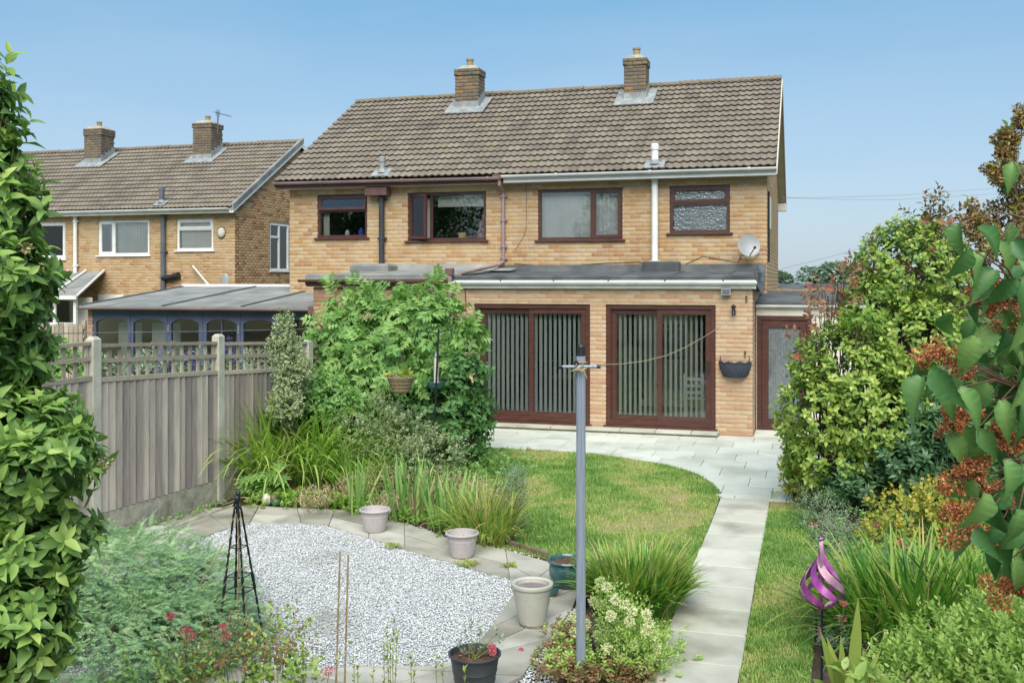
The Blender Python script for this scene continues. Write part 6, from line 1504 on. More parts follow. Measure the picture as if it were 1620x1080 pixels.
# --- big gold-green bush on the right
tb_ = 11.9
bl = [lob(1440, 430, tb_ + .3, 78, 75, .75), lob(1395, 490, tb_ + .2, 60, 55, .6), lob(1345, 585, tb_, 82, 72, .8), lob(1450, 560, tb_, 95, 90, .8), lob(1300, 650, tb_ - .2, 66, 80, .65), lob(1390, 660, tb_ - .4, 90, 80, .7), lob(1480, 640, tb_, 60, 80, .6), lob(1320, 725, tb_ - .3, 72, 62, .6), lob(1400, 745, tb_ - .2, 70, 50, .6), lob(1495, 450, tb_ + .3, 50, 62, .5)]
shrub('large_bush', 'huge rounded golden green bush filling the right side of the garden', 'bush', tuple(W(1390, 800, tb_) * (1, 1, 0)), bl, 5000, 6, T3, .078, lf_bush, 1.05, shell=.78, stem_r=.05, stems=6, tw=.10, upb=.45, rd=.5, th0=80, th1=40, droop=.12, r0=.05, rt=.6, rr=.3, bump=.2)
tr_ = 12.2; rl_ = [lob(1468, 350, tr_, 30, 32, .4), lob(1500, 375, tr_, 30, 30, .4), lob(1410, 400, tr_, 30, 22, .35), lob(1370, 425, tr_, 18, 18, .25), lob(1460, 420, tr_, 50, 30, .4)]
shrub('photinia_bush', 'sparse red tipped shoots rising above the golden green bush', 'bush', tuple(W(1480, 800, tr_) * (1, 1, 0)), rl_, 105, 9, T3, .10, lf_red, .8, shell=.2, stem_r=.014, tw=.18, upb=1.0, rd=.4, th0=70, th1=30, r0=.0, rt=.5, rr=.45)
rl2 = [lob(1290, 500, tb_ - .3, 22, 26, .25), lob(1335, 470, tb_, 30, 26, .3), lob(1262, 545, tb_ - .3, 14, 22, .15), lob(1310, 460, tb_, 18, 18, .2), lob(1325, 440, tb_, 12, 14, .2)]
shrub('photinia_bush', 'red and orange leaved shoots on the house side of the golden bush', 'bush', tuple(W(1310, 800, tb_ + .1) * (1, 1, 0)), rl2, 48, 7, T3, .08, lf_red, .9, shell=.2, stem_r=.015, tw=.14, upb=.7, rd=.5, th0=70, th1=30, r0=.2, rt=.6, rr=.35)
# tall leafy spikes
tl = 11.4; shrub('broad_leaf_sprig', 'cluster of long grey green leaves standing before the orange shoots', 'shrub', tuple(W(1350, 800, tl) * (1, 1, 0)), [lob(1362, 510, tl, 20, 24, .2)], 14, 7, T3, .11, lf_lily, .9, shell=.2, stem_r=.012, tw=.2, upb=1.2, rd=.3)
# narrow dark leaved shrub
to_ = 11.0; shrub('narrow_leaved_shrub', 'dark shrub with whorled narrow leaves below the golden bush', 'shrub', tuple(W(1460, 800, to_) * (1, 1, 0)), [lob(1470, 690, to_, 52, 60, .45), lob(1440, 735, to_ - .1, 48, 42, .4), lob(1500, 650, to_, 35, 50, .4), lob(1360, 770, to_ + .2, 60, 34, .4)], 560, 12, T2n, .10, lf_olea, 1.2, shell=.45, stem_r=.015, tw=.10, upb=.7, rd=.45, th0=85, th1=40)
tyb = 12.0; shrub('golden_shrub', 'small bright yellow leaved shrub at the lower left of the big bush', 'shrub', tuple(W(1262, 800, tyb) * (1, 1, 0)), [lob(1262, 745, tyb, 22, 40, .25), lob(1275, 775, tyb, 22, 22, .25), lob(1255, 720, tyb, 12, 18, .15)], 330, 7, T2w, .05, lf_yellow, 1.0, shell=.3, tw=.08, upb=.5, rd=.5, r0=.1, rt=.5)
# yellowing low shrub and weeds
ty_ = 9.6; shrub('yellowing_shrub', 'low open shrub with yellowing leaves in the right border', 'shrub', gpt(1450, 905), [lob(1440, 820, ty_, 60, 40, .4), lob(1490, 800, ty_, 45, 36, .35), lob(1400, 860, ty_ - .2, 40, 36, .3), lob(1380, 890, ty_ - .3, 28, 26, .25), lob(1530, 850, ty_, 40, 40, .3)], 520, 7, T2w, .052, lf_yellow, 1.0, shell=.15, stem_r=.012, tw=.12, upb=.6, rd=.6, r0=.0, rt=.5, rr=.5)
shrub('leafy_shrub', 'dark green backdrop shrub behind the hanging lilac leaves', 'shrub', tuple(W(1600, 800, 11.2) * (1, 1, 0)), [lob(1590, 600, 11.3, 75, 90, .6), lob(1600, 720, 11.1, 90, 80, .6), lob(1680, 640, 11.2, 90, 120, .7), lob(1560, 780, 11, 60, 45, .5)], 1000, 6, T3, .09, lf_dark, 1.0, shell=.6, stem_r=.03, tw=.12, upb=.3, rd=.5, droop=.2)
tgw = 10.0; shrub('silvery_weed', 'thin grey green wiry plants along the edge of the lawn strip', 'plant', gpt(1335, 880), [lob(1300, 815, tgw + .8, 36, 30, .3), lob(1335, 850, tgw, 36, 38, .3), lob(1345, 900, tgw - .8, 28, 36, .25), lob(1290, 785, tgw + 1.5, 30, 14, .2)], 620, 9, T2n, .035, lf_grey, shell=.1, stem_r=.004, tw=.14, upb=1.0, rd=.5, th0=55, th1=25)
ground_cover([(1310, 830), (1325, 900), (1340, 980), (1345, 1040)], 900, T2w, .03, lf_grey, 'ground_cover', 'low grey green mat plants at the border beside the lawn strip', .12, .12)
ground_cover([(1400, 850), (1500, 860), (1400, 930), (1560, 900)], 1200, T2w, .045, lf_elder, 'ground_cover', 'undergrowth beneath the yellowing shrub in the right border', .2, .3)
# right crocosmia
strap('wide sweep of glossy crocosmia blades behind the purple spinner', 1440, 1010, .50, 700, (.5, .85), (.010, .017), lf_croc, name='crocosmia_clump', lean=(8, 60), curl=(35, 105), nseg=7, extra=((lf_yel, 110, (.5, .9), (.007, .012)), (lf_dry, 45, (.4, .8), (.004, .009))))
strap('crocosmia blades leaning under the lilac at the right edge', 1560, 1000, .42, 400, (.5, .85), (.009, .016), lf_croc, name='crocosmia_clump', lean=(5, 52), curl=(30, 95), nseg=7, extra=((lf_dry, 30, (.4, .9), (.004, .009)),))
# fresh light green foliage bottom right
tfr = 4.9; shrub('fresh_green_shrub', 'fresh light green feathery shrub in the bottom right corner', 'shrub', tuple(W(1540, 1100, tfr) * (1, 1, 0)), [lob(1530, 1050, tfr, 95, 58, .35), lob(1460, 1080, tfr, 70, 42, .3), lob(1600, 1010, tfr, 70, 50, .35), lob(1600, 1080, tfr - .2, 90, 60, .35), lob(1420, 1085, tfr, 50, 24, .2)], 950, 11, T2n, .040, lf_pale, 1.7, shell=.45, stem_r=.008, stem_mat=m_stem, tw=.12, upb=1.2, rd=.35, th0=60, th1=25, r0=.1, rt=.4, rr=.4)
strap_y = thing('yellow_strap_plant', 'few tall yellow green lance leaves at the bottom below the spinner', 'plant', tuple(W(1340, 1150, 4.3) * (1, 1, 0)))
bs = []; t_ = 4.3
for (x0, y0, x1, y1) in ((1345, 1110, 1362, 952), (1340, 1110, 1312, 1012), (1335, 1110, 1333, 1010), (1348, 1105, 1395, 1030), (1330, 1110, 1302, 1002), (1342, 1112, 1322, 1048), (1352, 1110, 1390, 1065)):
    A, B = W(x0, y0, t_), W(x1, y1, t_ - .05); d_ = nrm((B - A)[None])[0]; L_ = np.linalg.norm(B - A)
    V, Fq, nv = place(leafT(5, .06, .3, .12), A[None], d_[None], np.array([(.2, -1, .3)]), np.array([L_]), np.array([L_ * 1.0])); np_obj('blade', V, [Fq], lf_yel, strap_y, rnd=np.full(nv, random.uniform(.2, .7)), smooth=True)
branches(strap_y, tuple(W(1340, 1150, 4.3) * (1, 1, 0)), [tuple(W(1345, 1110, t_)), tuple(W(1335, 1110, t_))], .012, .008, m_stem, 'stalk')
bw = shrub('broad_leaf_weed', 'broad pale leaves low at the bottom edge under the spinner', 'plant', tuple(W(1330, 1150, 4.2) * (1, 1, 0)), [lob(1325, 1075, 4.2, 45, 16, .12), lob(1390, 1080, 4.2, 25, 12, .1), lob(1270, 1082, 4.6, 30, 14, .1)], 14, 3, T4, .085, lf_pale, 1.2, shell=.1, stem_r=.006, stem_mat=m_stem, tw=.03, upb=.8, rd=.4, r0=.3)
# --- lilac in the right foreground: every visible leaf its own object
lt = 2.75
li = thing('lilac_tree', 'lilac branch with large heart shaped leaves hanging in from the right edge', 'tree', tuple(W(1720, 900, lt) * (1, 1, 0)))
LP = [(1600, 262), (1612, 275), (1514, 366), (1548, 372), (1533, 398), (1576, 392), (1592, 360), (1556, 415), (1606, 385), (1606, 455), (1548, 478), (1498, 500), (1546, 512), (1572, 528), (1598, 512), (1457, 580), (1478, 590), (1493, 585), (1538, 585), (1590, 585), (1560, 560), (1618, 560),
      (1455, 600), (1500, 610), (1520, 620), (1500, 690), (1518, 680), (1544, 650), (1560, 715), (1582, 705), (1605, 700), (1593, 780), (1607, 740), (1613, 800), (1535, 850), (1562, 850), (1582, 840), (1560, 880), (1615, 640), (1590, 640), (1565, 620), (1610, 860), (1585, 905), (1600, 890), (1622, 760), (1575, 760), (1555, 790), (1570, 440), (1535, 440), (1618, 430),
      (1625, 500), (1630, 600), (1640, 700), (1632, 820), (1640, 400), (1636, 900), (1650, 560), (1620, 680), (1600, 800), (1545, 700), (1610, 610), (1575, 590), (1600, 560)] + [(random.uniform(1540, 1650), random.uniform(420, 900)) for _ in range(26)]
P_, D_, U_, S_, C_ = [], [], [], [], []
for x, y in LP:
    t_ = lt + random.uniform(-.22, .3); P_.append(W(x + random.uniform(-5, 5), y - 8 + random.uniform(-5, 5), t_)); D_.append((random.uniform(-.8, .6), random.uniform(-.6, .3), -random.uniform(.5, 1))); U_.append((random.uniform(-.9, .7), -1, random.uniform(.0, 1.0))); S_.append(random.uniform(.08, .13) ); C_.append(random.uniform(0, .85))
P_, D_, U_, S_, C_ = np.array(P_), nrm(np.array(D_)), nrm(np.array(U_)), np.array(S_), np.array(C_)
for i in range(len(P_)):
    V, Fq, nv = place(leafT(17, random.uniform(.23, .29), random.uniform(.5, 1.2), random.uniform(.35, .95), heart=True, wave=random.uniform(.0, .02)), P_[i:i + 1], D_[i:i + 1], U_[i:i + 1], S_[i:i + 1])
    kk = np.full(nv, C_[i]); kk[0] += .35; kk[1:-1:3] += .35; kk[-1] += .1
    for v_ in range(3, nv - 1, 9): kk[v_ - 1:v_ + 1] += .16
    np_obj('leaf', V, [Fq], lf_lilac, li, rnd=kk, smooth=True)
anchor = [W(1625, 480, lt + .1), W(1625, 620, lt + .1), W(1630, 760, lt + .1), W(1640, 880, lt + .1), W(1640, 350, lt + .1)]
mb = MB()
for i in range(len(P_)):
    a = min(anchor, key=lambda q: np.linalg.norm(q - P_[i])); m = (a + P_[i]) / 2 + (0, 0, .03); mb.tube([a, m, P_[i] + (0, 0, .004), P_[i] + D_[i] * .006], [.0035, .0025, .0012, .001], 5)
mb.build('twig', m_twig, li, smooth=True)
branches(li, tuple(W(1720, 900, lt) * (1, 1, 0)), anchor + [W(1680, 250, lt)], .022, .007, None, 'branch', wig=.03, n=8)
ll_ = [lob(1740, 560, lt + .2, 90, 140, .25), lob(1790, 760, lt + .25, 110, 120, .3), lob(1780, 380, lt + .3, 80, 120, .25), lob(1900, 620, lt + .4, 110, 200, .35)]
P2_, n2_ = sample_lobes(ll_, 260, .3, .3, .1, 3); L = leaves_on(P2_, n2_, 3, TH, .10, tw=.1, upb=.1, rd=.7, th0=85, th1=60, droop=.8, r0=.1, rt=.4, rr=.3)
leaf_obj('foliage', li, TH, L, lf_lilac); branches(li, W(1700, 700, lt), [l[0] for l in ll_] + [P2_[i] for i in range(0, 200, 12)], .012, .003, None, 'branch', wig=.04)
hd = thing('hedge', 'dark leafy boundary hedge behind the planting at the far right edge', 'hedge', (2.95, 10, 0))
P2_, n2_ = sample_lobes([(np.array((3.0 + random.uniform(-.1, .1), y_, .95)), (.55, .9, random.uniform(.9, 1.1))) for y_ in np.arange(2.5, 18, 1.0)], 3600, .7, .2, .03, 2); L = leaves_on(P2_, n2_, 5, T2w, .075, tw=.09, upb=.4, rd=.6)
leaf_obj('foliage', hd, T2w, L, lf_dark); branches(hd, (2.95, 10, 0), [(3.0, y_, .9) for y_ in np.arange(3, 18, 1.5)], .02, .01, None, 'stem')
def panicle(par, x, y, r_, t_, n, mat, el_=1.0, sz=.009):
    ax = [(W(x + random.uniform(-1.15, 1.15) * r_, y + random.uniform(-.75, .75) * r_ * el_, t_ + random.uniform(-.03, .03)), (r_ * .38 * t_ / 1600,) * 3) for _ in range(10)]
    o = floret_cloud('seed_head', par, ax, n, sz, mat); mb = MB()
    c0 = W(x + r_ * .6, y - r_ * .3, t_)
    for a, _ in ax: mb.tube([c0, a], [.002, .001], 4)
    mb.build('stalk', m_twig, par)
for (x, y, r_) in ((1480, 568, 26), (1510, 560, 24), (1530, 588, 10), (1565, 478, 26), (1592, 505, 28), (1610, 470, 22), (1520, 650, 24), (1506, 672, 18), (1580, 680, 26), (1600, 698, 18), (1513, 764, 24), (1540, 745, 22), (1556, 785, 26), (1580, 790, 18), (1531, 835, 30), (1515, 815, 20), (1590, 940, 28), (1610, 925, 18), (1568, 455, 16)):
    panicle(li, x, y, r_, lt + .02, 620, fl_brown, 1.15, .0075)
tt_ = 3.6
bt = thing('seeding_tree', 'upright branches covered in brown seed clusters rising behind the lilac', 'tree', tuple(W(1680, 800, tt_) * (1, 1, 0)))
stk = [[(1600, 520), (1600, 440), (1612, 360), (1606, 290), (1600, 215), (1614, 180)], [(1590, 520), (1560, 430), (1548, 370), (1538, 325)], [(1610, 450), (1585, 380), (1575, 330)], [(1615, 330), (1590, 285), (1568, 262)], [(1615, 280), (1590, 235), (1582, 215)], [(1620, 420), (1640, 300), (1640, 200)]]
mb = MB()
for s in stk:
    P5 = [W(x, y, tt_) for x, y in s]; mb.tube(P5, [.012 - .009 * i / (len(P5) - 1) for i in range(len(P5))], 6)
mb.tube([tuple(W(1680, 800, tt_) * (1, 1, 0)), W(1640, 700, tt_), W(1600, 520, tt_)], [.03, .02, .012], 7); mb.build('branch', m_bark, bt, smooth=True)
bl_ = []
for s in stk:
    for i in range(len(s) - 1):
        for f in np.linspace(0, 1, 7):
            x = s[i][0] + (s[i + 1][0] - s[i][0]) * f + random.uniform(-14, 14); y = s[i][1] + (s[i + 1][1] - s[i][1]) * f + random.uniform(-8, 8); bl_.append((W(x, y, tt_ + random.uniform(-.08, .08)), (.026, .026, .024)))
floret_cloud('seed_cluster', bt, bl_, 15000, .0105, fl_brown2)
L = leaves_on(np.array([b[0] for b in bl_])[::5], np.tile((0, 0, 1.), (len(bl_[::5]), 1)), 3, T3, .035, tw=.03); leaf_obj('foliage', bt, T3, L, lf_pale)
# --- valerian and border flowers in the foreground
def valerian(label, x, y, t_, r_=8, base=None, mat=fl_pink, group='pink valerian flowers'):
    c = W(x, y, t_); b = np.array((c[0] + random.uniform(-.06, .06), c[1] + random.uniform(-.06, .06), .0)) if base is None else np.array(base)
    v = thing('valerian', label, 'flower', tuple(b), group)
    branches(v, b, [tuple(c)], .004, .002, m_stem, 'stem', wig=.02)
    a = r_ * t_ / 1600
    floret_cloud('flower_head', v, [(c, (a, a, a * .7)), (c + (a * .6, 0, a * .4), (a * .5,) * 3), (c + (-a * .6, 0, .2 * a), (a * .5,) * 3)], 170, .007 if t_ < 7 else .012, mat)
    n = 6; f = rng.uniform(.15, .85, n)[:, None]; P_ = b + (c - b) * f; L = leaves_on(P_, np.tile((0, 0, 1.), (n, 1)), 2, T3, .05 if t_ < 7 else .06, tw=.0, upb=.2, rd=.1, th0=65, th1=60); leaf_obj('foliage', v, T3, L, lf_grey, stuff=False)
tvl = 5.0
for lab, x, y, r_ in (('pink valerian head topmost at the left against the juniper', 270, 975, 8), ('pink valerian head second from the left against the juniper', 294, 996, 8), ('paler pink valerian head just right of the second one', 303, 1005, 7), ('small red pink valerian head beside the left obelisk leg', 352, 990, 6),
                      ('faded pink valerian head between the obelisk legs', 358, 1006, 9), ('faded pink valerian head right of the obelisk foot', 394, 1004, 8), ('bright pink valerian head alone on the gravel left of the canes', 460, 1027, 9), ('dull pink valerian head below the one on the gravel', 447, 1047, 8), ('washed pink valerian head at lower left', 316, 1054, 8), ('red pink valerian head lowest at left', 299, 1073, 9), ('small pink valerian head right of the blue flower', 428, 1072, 6), ('pink valerian head directly left of the cane foot', 520, 1062, 10)):
    valerian(lab, x, y, tvl, r_)
for lab, x, y, t_, r_ in (('pink valerian flowers at the far end of the right border', 1288, 832, 10.6, 9), ('pink valerian low on the lawn strip edge above the spinner', 1277, 873, 9.8, 5), ('dull pink valerian right behind the spinner top', 1335, 862, 9.6, 8), ('pink valerian pair beside the yellow leaves, left one', 1421, 857, 9.0, 6), ('pink valerian pair beside the yellow leaves, right one', 1432, 864, 9.0, 6), ('dull pink valerian between the golden bush and yellow leaves', 1388, 832, 9.6, 9), ('pink valerian just right of the spinner bulb', 1335, 955, 6.9, 6), ('pink valerian below right of the spinner bulb', 1333, 978, 6.9, 6)):
    valerian(lab, x, y, t_, r_)
dp = thing('blue_flower_spike', 'small deep blue flower spike at the bottom near the obelisk', 'flower', tuple(W(400, 1090, tvl) * (1, 1, 0)))
branches(dp, tuple(W(400, 1090, tvl) * (1, 1, 0)), [tuple(W(402, 1056, tvl))], .004, .003, m_stem); floret_cloud('flower_head', dp, [(W(401, 1062, tvl), (.022, .022, .045)), (W(402, 1074, tvl), (.024, .024, .03))], 380, .010, fl_violet)
bfl = [lob(420, 1060, 4.9, 60, 40, .2), lob(350, 1070, 4.9, 60, 34, .2), lob(480, 1065, 4.9, 50, 24, .18), lob(280, 1080, 4.8, 60, 22, .2), lob(440, 1020, 5.0, 30, 26, .12), lob(220, 1075, 4.7, 40, 26, .15)]
shrub('mixed_border_plants', 'tangle of pale green and rusty stems along the bottom left border', 'plants', tuple(W(380, 1130, 4.9) * (1, 1, 0)), bfl, 170, 6, T3, .038, lf_pale, .9, shell=.05, stem_r=.004, stem_mat=m_stem, tw=.14, upb=1.1, rd=.5, th0=60, th1=30, r0=.0, rt=.4, rr=.6)
shrub('mixed_border_plants', 'reddish seed stalks mixed into the bottom left border', 'plants', tuple(W(430, 1130, 4.95) * (1, 1, 0)), [lob(430, 1040, 4.95, 45, 36, .15), lob(360, 1030, 4.9, 45, 26, .15), lob(310, 1060, 4.9, 40, 24, .15)], 120, 8, T2n, .032, lf_red, 1.2, shell=.05, stem_r=.003, stem_mat=m_stem, tw=.14, upb=1.2, rd=.4)
wy = thing('wiry_stalks', 'thin dry upright stalks rising before the gravel at bottom centre', 'plant', tuple(W(618, 1100, 4.8) * (1, 1, 0)))
pts = [W(x, y, 4.8) for x, y in ((612, 1000), (622, 992), (628, 1005), (617, 1020), (560, 1050), (566, 1062), (590, 1065), (650, 1045), (655, 1058), (607, 1035), (700, 1060), (690, 1045), (735, 1065), (478, 1020), (480, 1035))]
branches(wy, tuple(W(618, 1100, 4.8) * (1, 1, 0)), [tuple(p) for p in pts[:4]] , .003, .0015, m_stem, 'stem', wig=.01)
for p in pts[4:]: branches(wy, (p[0] + .01, p[1], 0), [tuple(p)], .003, .0015, m_stem, 'stem', wig=.01)
P_ = np.concatenate([np.array(pts) - (0, 0, q) for q in (0, .04, .09, .14, .2)]); L = leaves_on(P_, np.tile((0, 0, 1.), (len(P_), 1)), 3, T2n, .03, tw=.03, upb=1.5, rd=.2, th0=35, th1=20); leaf_obj('seed_pods', wy, T2n, L, lf_yel, 1.6)
# --- beyond the fence: violet flowers and shrubs
for i, (x, y, lab) in enumerate(((298, 560, 'violet flower spikes seen through the trellis right of the middle'), (318, 562, 'tall violet flower spikes behind the trellis near the second post'), (362, 548, 'violet flowers just right of the second fence post behind trellis'), (255, 568, 'pale violet flowers behind the trellis left of the tall ones'))):
    b = W(x, y, 13.6); v = thing('violet_flowers', lab, 'flower', (b[0], b[1], 0)); floret_cloud('flower_head', v, [(b, (.05, .05, .16)), (b + (.09, 0, -.1), (.04, .04, .14)), (b + (-.08, 0, -.12), (.04, .04, .12))], 260, .02, fl_violet)
    branches(v, (b[0], b[1], 0), [tuple(b), tuple(b + (.09, 0, -.1)), tuple(b + (-.08, 0, -.12))], .008, .005, m_stem)
tn = 13.8; shrub('leafy_shrub', 'soft green shrubs behind the first trellis panel in the next garden', 'shrub', tuple(W(90, 640, tn) * (1, 1, 0)), [lob(60, 570, tn, 60, 32, .4), lob(100, 590, tn, 40, 25, .3), lob(20, 560, tn, 40, 40, .4)], 420, 6, T3, .08, lf_elder, shell=.4, tw=.12, upb=.7, rd=.5)
shrub('leafy_shrub', 'low pale foliage seen through the middle trellis panel', 'shrub', tuple(W(260, 640, tn) * (1, 1, 0)), [lob(200, 590, tn, 60, 22, .3), lob(270, 580, tn, 70, 26, .3), lob(420, 580, tn + 1.2, 60, 26, .3)], 200, 6, T2n, .10, lf_grey, shell=.4, tw=.12, upb=1, rd=.5)
# --- distant trees and the trees behind the camera that the windows mirror
for i, (x, y, rx, ry, t_, lab) in enumerate(((1238, 440, 12, 12, 62, 'small distant tree close against the house corner'), (1290, 436, 34, 14, 70, 'distant rounded tree crown above the garage roof'), (1325, 430, 26, 16, 66, 'distant tree partly hidden by the golden bush'))):
    b = W(x, y, t_); tr = thing('tree', lab, 'tree', (b[0], b[1], 0)); m = MB(); m.tube([(b[0], b[1], 0), (b[0], b[1], b[2])], [.3, .1], 7); m.build('trunk', m_bark, tr)
    P_, nn = sample_lobes([lob(x + random.uniform(-.6, .6) * rx, y + random.uniform(-.4, 1.2) * ry, t_, rx * .55, ry * .6) for _ in range(7)], 1500, .5, .3, .5, .6)
    N = len(P_); V, Fq, nv = place(T2w, P_, nrm(nn + rng.normal(size=(N, 3)) * .5), np.tile((0, 0, 1.), (N, 1)), rng.uniform(.2, .4, N)); np_obj('crown', V, [Fq], lf_far, tr, rnd=np.repeat(rng.random(N), nv), stuff=True)
for i, (X_, Y_, h_, w_, lab) in enumerate(((-20.5, -13, 10, 4.6, 'tall garden tree mirrored in the wide left upstairs window'), (-27, -14, 9.5, 4.4, 'tall garden tree mirrored in the small leftmost upstairs window'), (-7.5, -9, 6.5, 3.6, 'low spreading garden tree mirrored in the patio door glass'))):
    tr = thing('tree', lab, 'tree', (X_, Y_, 0)); m = MB(); m.tube([(X_, Y_, 0), (X_ + .1, Y_, h_ * .4), (X_, Y_, h_ * .75)], [.28, .2, .08], 8); m.build('trunk', m_bark, tr)
    lb = [(np.array((X_ + random.uniform(-.6, .6) * w_, Y_ + random.uniform(-.5, .5) * w_, h_ * random.uniform(.4, .82))), (w_ * .5, w_ * .5, w_ * .42)) for _ in range(9)]
    P_, nn = sample_lobes(lb, 9000, .5, .3, .5, .8); N = len(P_); V, Fq, nv = place(T2w, P_, nrm(nn + rng.normal(size=(N, 3)) * .6), np.tile((0, 0, 1.), (N, 1)), rng.uniform(.16, .32, N)); np_obj('crown', V, [Fq], lf_dark, tr, rnd=np.repeat(rng.random(N), nv), stuff=True)
# ------------------------------------------------------------------ pots, posts, ornaments
def pot(label, px, pyb, wpx, prof, mat, soil_z, soil_r, ptype='pot', soil_mat=None, sc=None, rim_bands=()):
    b = G(px, pyb, .024); t = 1600 * (CAM_H - .024) / (pyb - 446); s = sc or (wpx * t / 1600 / 2 / max(r for r, z in prof))
    c = thing(ptype, label, 'pot', tuple(b)); q = MB(); q.lathe([(r * s, z * s) for r, z in prof], b, 40); q.disc((b[0], b[1], b[2] + .004), prof[0][0] * s)
    q.build('body', mat, c, smooth=True)
    q = MB(); q.disc((b[0], b[1], b[2] + soil_z * s), soil_r * s, 32); q.build('soil', soil_mat or m_potsoil, c)
    return c, b, s
P_plastic = [(.62, 0), (.66, .02), (.70, .12), (.80, .55), (.86, .95), (.875, .96), (.865, 1.0), (.90, 1.18), (.915, 1.20), (.93, 1.30), (1.0, 1.31), (1.02, 1.36), (1.0, 1.42), (.95, 1.44), (.90, 1.42), (.88, 1.30), (.82, .9), (.78, .8)]
pot('lilac grey plastic pot, leftmost of the pots on the slab border', 593, 839, 50, P_plastic, m_potl, .95, .83, soil_mat=m_potin)
pot('lilac grey plastic pot in the middle of the border right of the iris', 731, 879, 54, P_plastic, m_potl, .95, .83, soil_mat=m_potin)
P_tall = [(.56, 0), (.60, .03), (.66, .3), (.80, 1.0), (.88, 1.55), (.90, 1.62), (.905, 1.78), (.98, 1.80), (1.0, 1.86), (.99, 1.95), (.94, 1.99), (.86, 1.98), (.80, 1.93), (.78, 1.7), (.72, 1.2)]
c, b, s = pot('tall cream coloured pot with a dirty foot standing on the slabs', 842, 987, 67, P_tall, m_potc, 1.75, .79, soil_mat=m_potin)
q = MB()
for k_ in range(40):
    a0, a1 = 2 * math.pi * k_ / 40, 2 * math.pi * (k_ + 1) / 40
    h0, h1 = [.10 + .07 * noise.noise((math.cos(a) * 1.5, math.sin(a) * 1.5, 2)) + .05 * noise.noise((math.cos(a) * 6, math.sin(a) * 6, 5)) for a in (a0, a1)]
    r_ = lambda z: (.565 + (.62 - .565) * min(1, z / .12)) * s + .003
    q.add([(b[0] + math.cos(a0) * r_(0), b[1] + math.sin(a0) * r_(0), b[2] + .001), (b[0] + math.cos(a1) * r_(0), b[1] + math.sin(a1) * r_(0), b[2] + .001), (b[0] + math.cos(a1) * r_(h1), b[1] + math.sin(a1) * r_(h1), b[2] + h1 * s), (b[0] + math.cos(a0) * r_(h0), b[1] + math.sin(a0) * r_(h0), b[2] + h0 * s)], [(0, 1, 2, 3)])
q.build('mud_crust', m_dirt, c)
q = MB(); n = 26; q.add([(b[0] + math.cos(2 * math.pi * k_ / n) * s * (.66 + .12 * noise.noise((math.cos(k_), math.sin(k_ * 1.3), 1))) + .02, b[1] + math.sin(2 * math.pi * k_ / n) * s * (.66 + .12 * noise.noise((math.cos(k_), 3, 1))), b[2] + .003) for k_ in range(n)], [tuple(range(n))]); q.build('mud_ring', m_dirt, c)
P_glz = [(.60, 0), (.66, .02), (.80, .25), (.90, .55), (.93, .85), (.88, 1.08), (.86, 1.14), (.92, 1.17), (1.0, 1.20), (1.02, 1.26), (.98, 1.31), (.90, 1.32), (.85, 1.26), (.84, 1.1), (.88, .85)]
pot('wide teal glazed pot with red soil half hidden by the metal post', 898, 926, 66, P_glz, m_potg, 1.12, .84)
pot('small dark teal pot tucked between the cream pot and wide glazed pot', 871, 941, 30, P_glz, m_potg, 1.05, .84)
P_blk = [(.62, 0), (.66, .02), (.72, .25), (.735, .27), (.725, .31), (.78, .6), (.795, .62), (.785, .66), (.84, .95), (.855, .97), (.845, 1.01), (.93, 1.5), (1.0, 1.52), (1.0, 1.58), (.97, 1.6), (.92, 1.58), (.90, 1.45), (.84, 1.0)]
c, b, s = pot('charcoal ridged plastic pot with straggly pink flowering plant', 751, 1098, 84, P_blk, m_potb, 1.38, .88)
top = np.array(b) + (0, 0, 1.38 * s)
vt = thing('potted_plant', 'straggly valerian growing in the charcoal pot', 'plant', tuple(top))
tt = 1600 * 2.59 / (1098 - 446)
tips = [W(x, y, tt) for x, y in ((725, 1015), (735, 1000), (745, 985), (752, 1010), (760, 995), (787, 1000), (790, 1012), (742, 1022), (768, 1016), (733, 1028), (757, 1030), (775, 1028))]
branches(vt, tuple(top), [tuple(p) for p in tips], .003, .0015, m_stem, 'stem', wig=.04)
L = leaves_on(np.array(tips) - (0, 0, .04), np.tile((0, 0, 1.), (len(tips), 1)), 7, T2n, .04, tw=.06, upb=1, rd=.3, th0=60, th1=25); leaf_obj('foliage', vt, T2n, L, lf_grey, 1.6, stuff=False)
cc = W(778, 1024, tt - .1); floret_cloud('flower_head', vt, [(cc, (.022, .022, .022)), (cc + (.01, 0, -.03), (.015, .015, .015))], 300, .010, fl_pink)
# fallen flower on slab
o = floret_cloud('petals', None, [(G(824, 1027, .03), (.018, .018, .006))], 60, .010, fl_pink); tag(o, 'fallen pink flower lying on the slab right of the charcoal pot', 'flower')

# washing line post
pb_ = G(919, 1073); wp = thing('washing_line_post', 'blue grey metal washing line post with small cross bar and black cap', 'post', tuple(pb_))
tp_ = 1600 * CAM_H / (1073 - 446); zt = CAM_H + (446 - 545) * tp_ / 1600; r_ = .031
q = MB(); n = 20; pr = []
for k_ in range(n * 2): a = 2 * math.pi * k_ / (n * 2); pr.append((math.cos(a) * (r_ - (.0022 if k_ % 2 else 0)), math.sin(a) * (r_ - (.0022 if k_ % 2 else 0))))
V = [(pb_[0] + x, pb_[1] + y, z) for z in (-.05, zt - .075) for x, y in pr]; m2 = len(pr)
q.add(V, [(i, (i + 1) % m2, m2 + (i + 1) % m2, m2 + i) for i in range(m2)]); q.build('pole', m_post, wp)
q = MB(); q.lathe([(r_ * .86, zt - .08), (r_ * .86, zt - .012), (r_ * .7, zt)], (pb_[0], pb_[1], 0), 20); q.disc((pb_[0], pb_[1], zt - .001), r_ * .7); q.build('cap', m_black, wp)
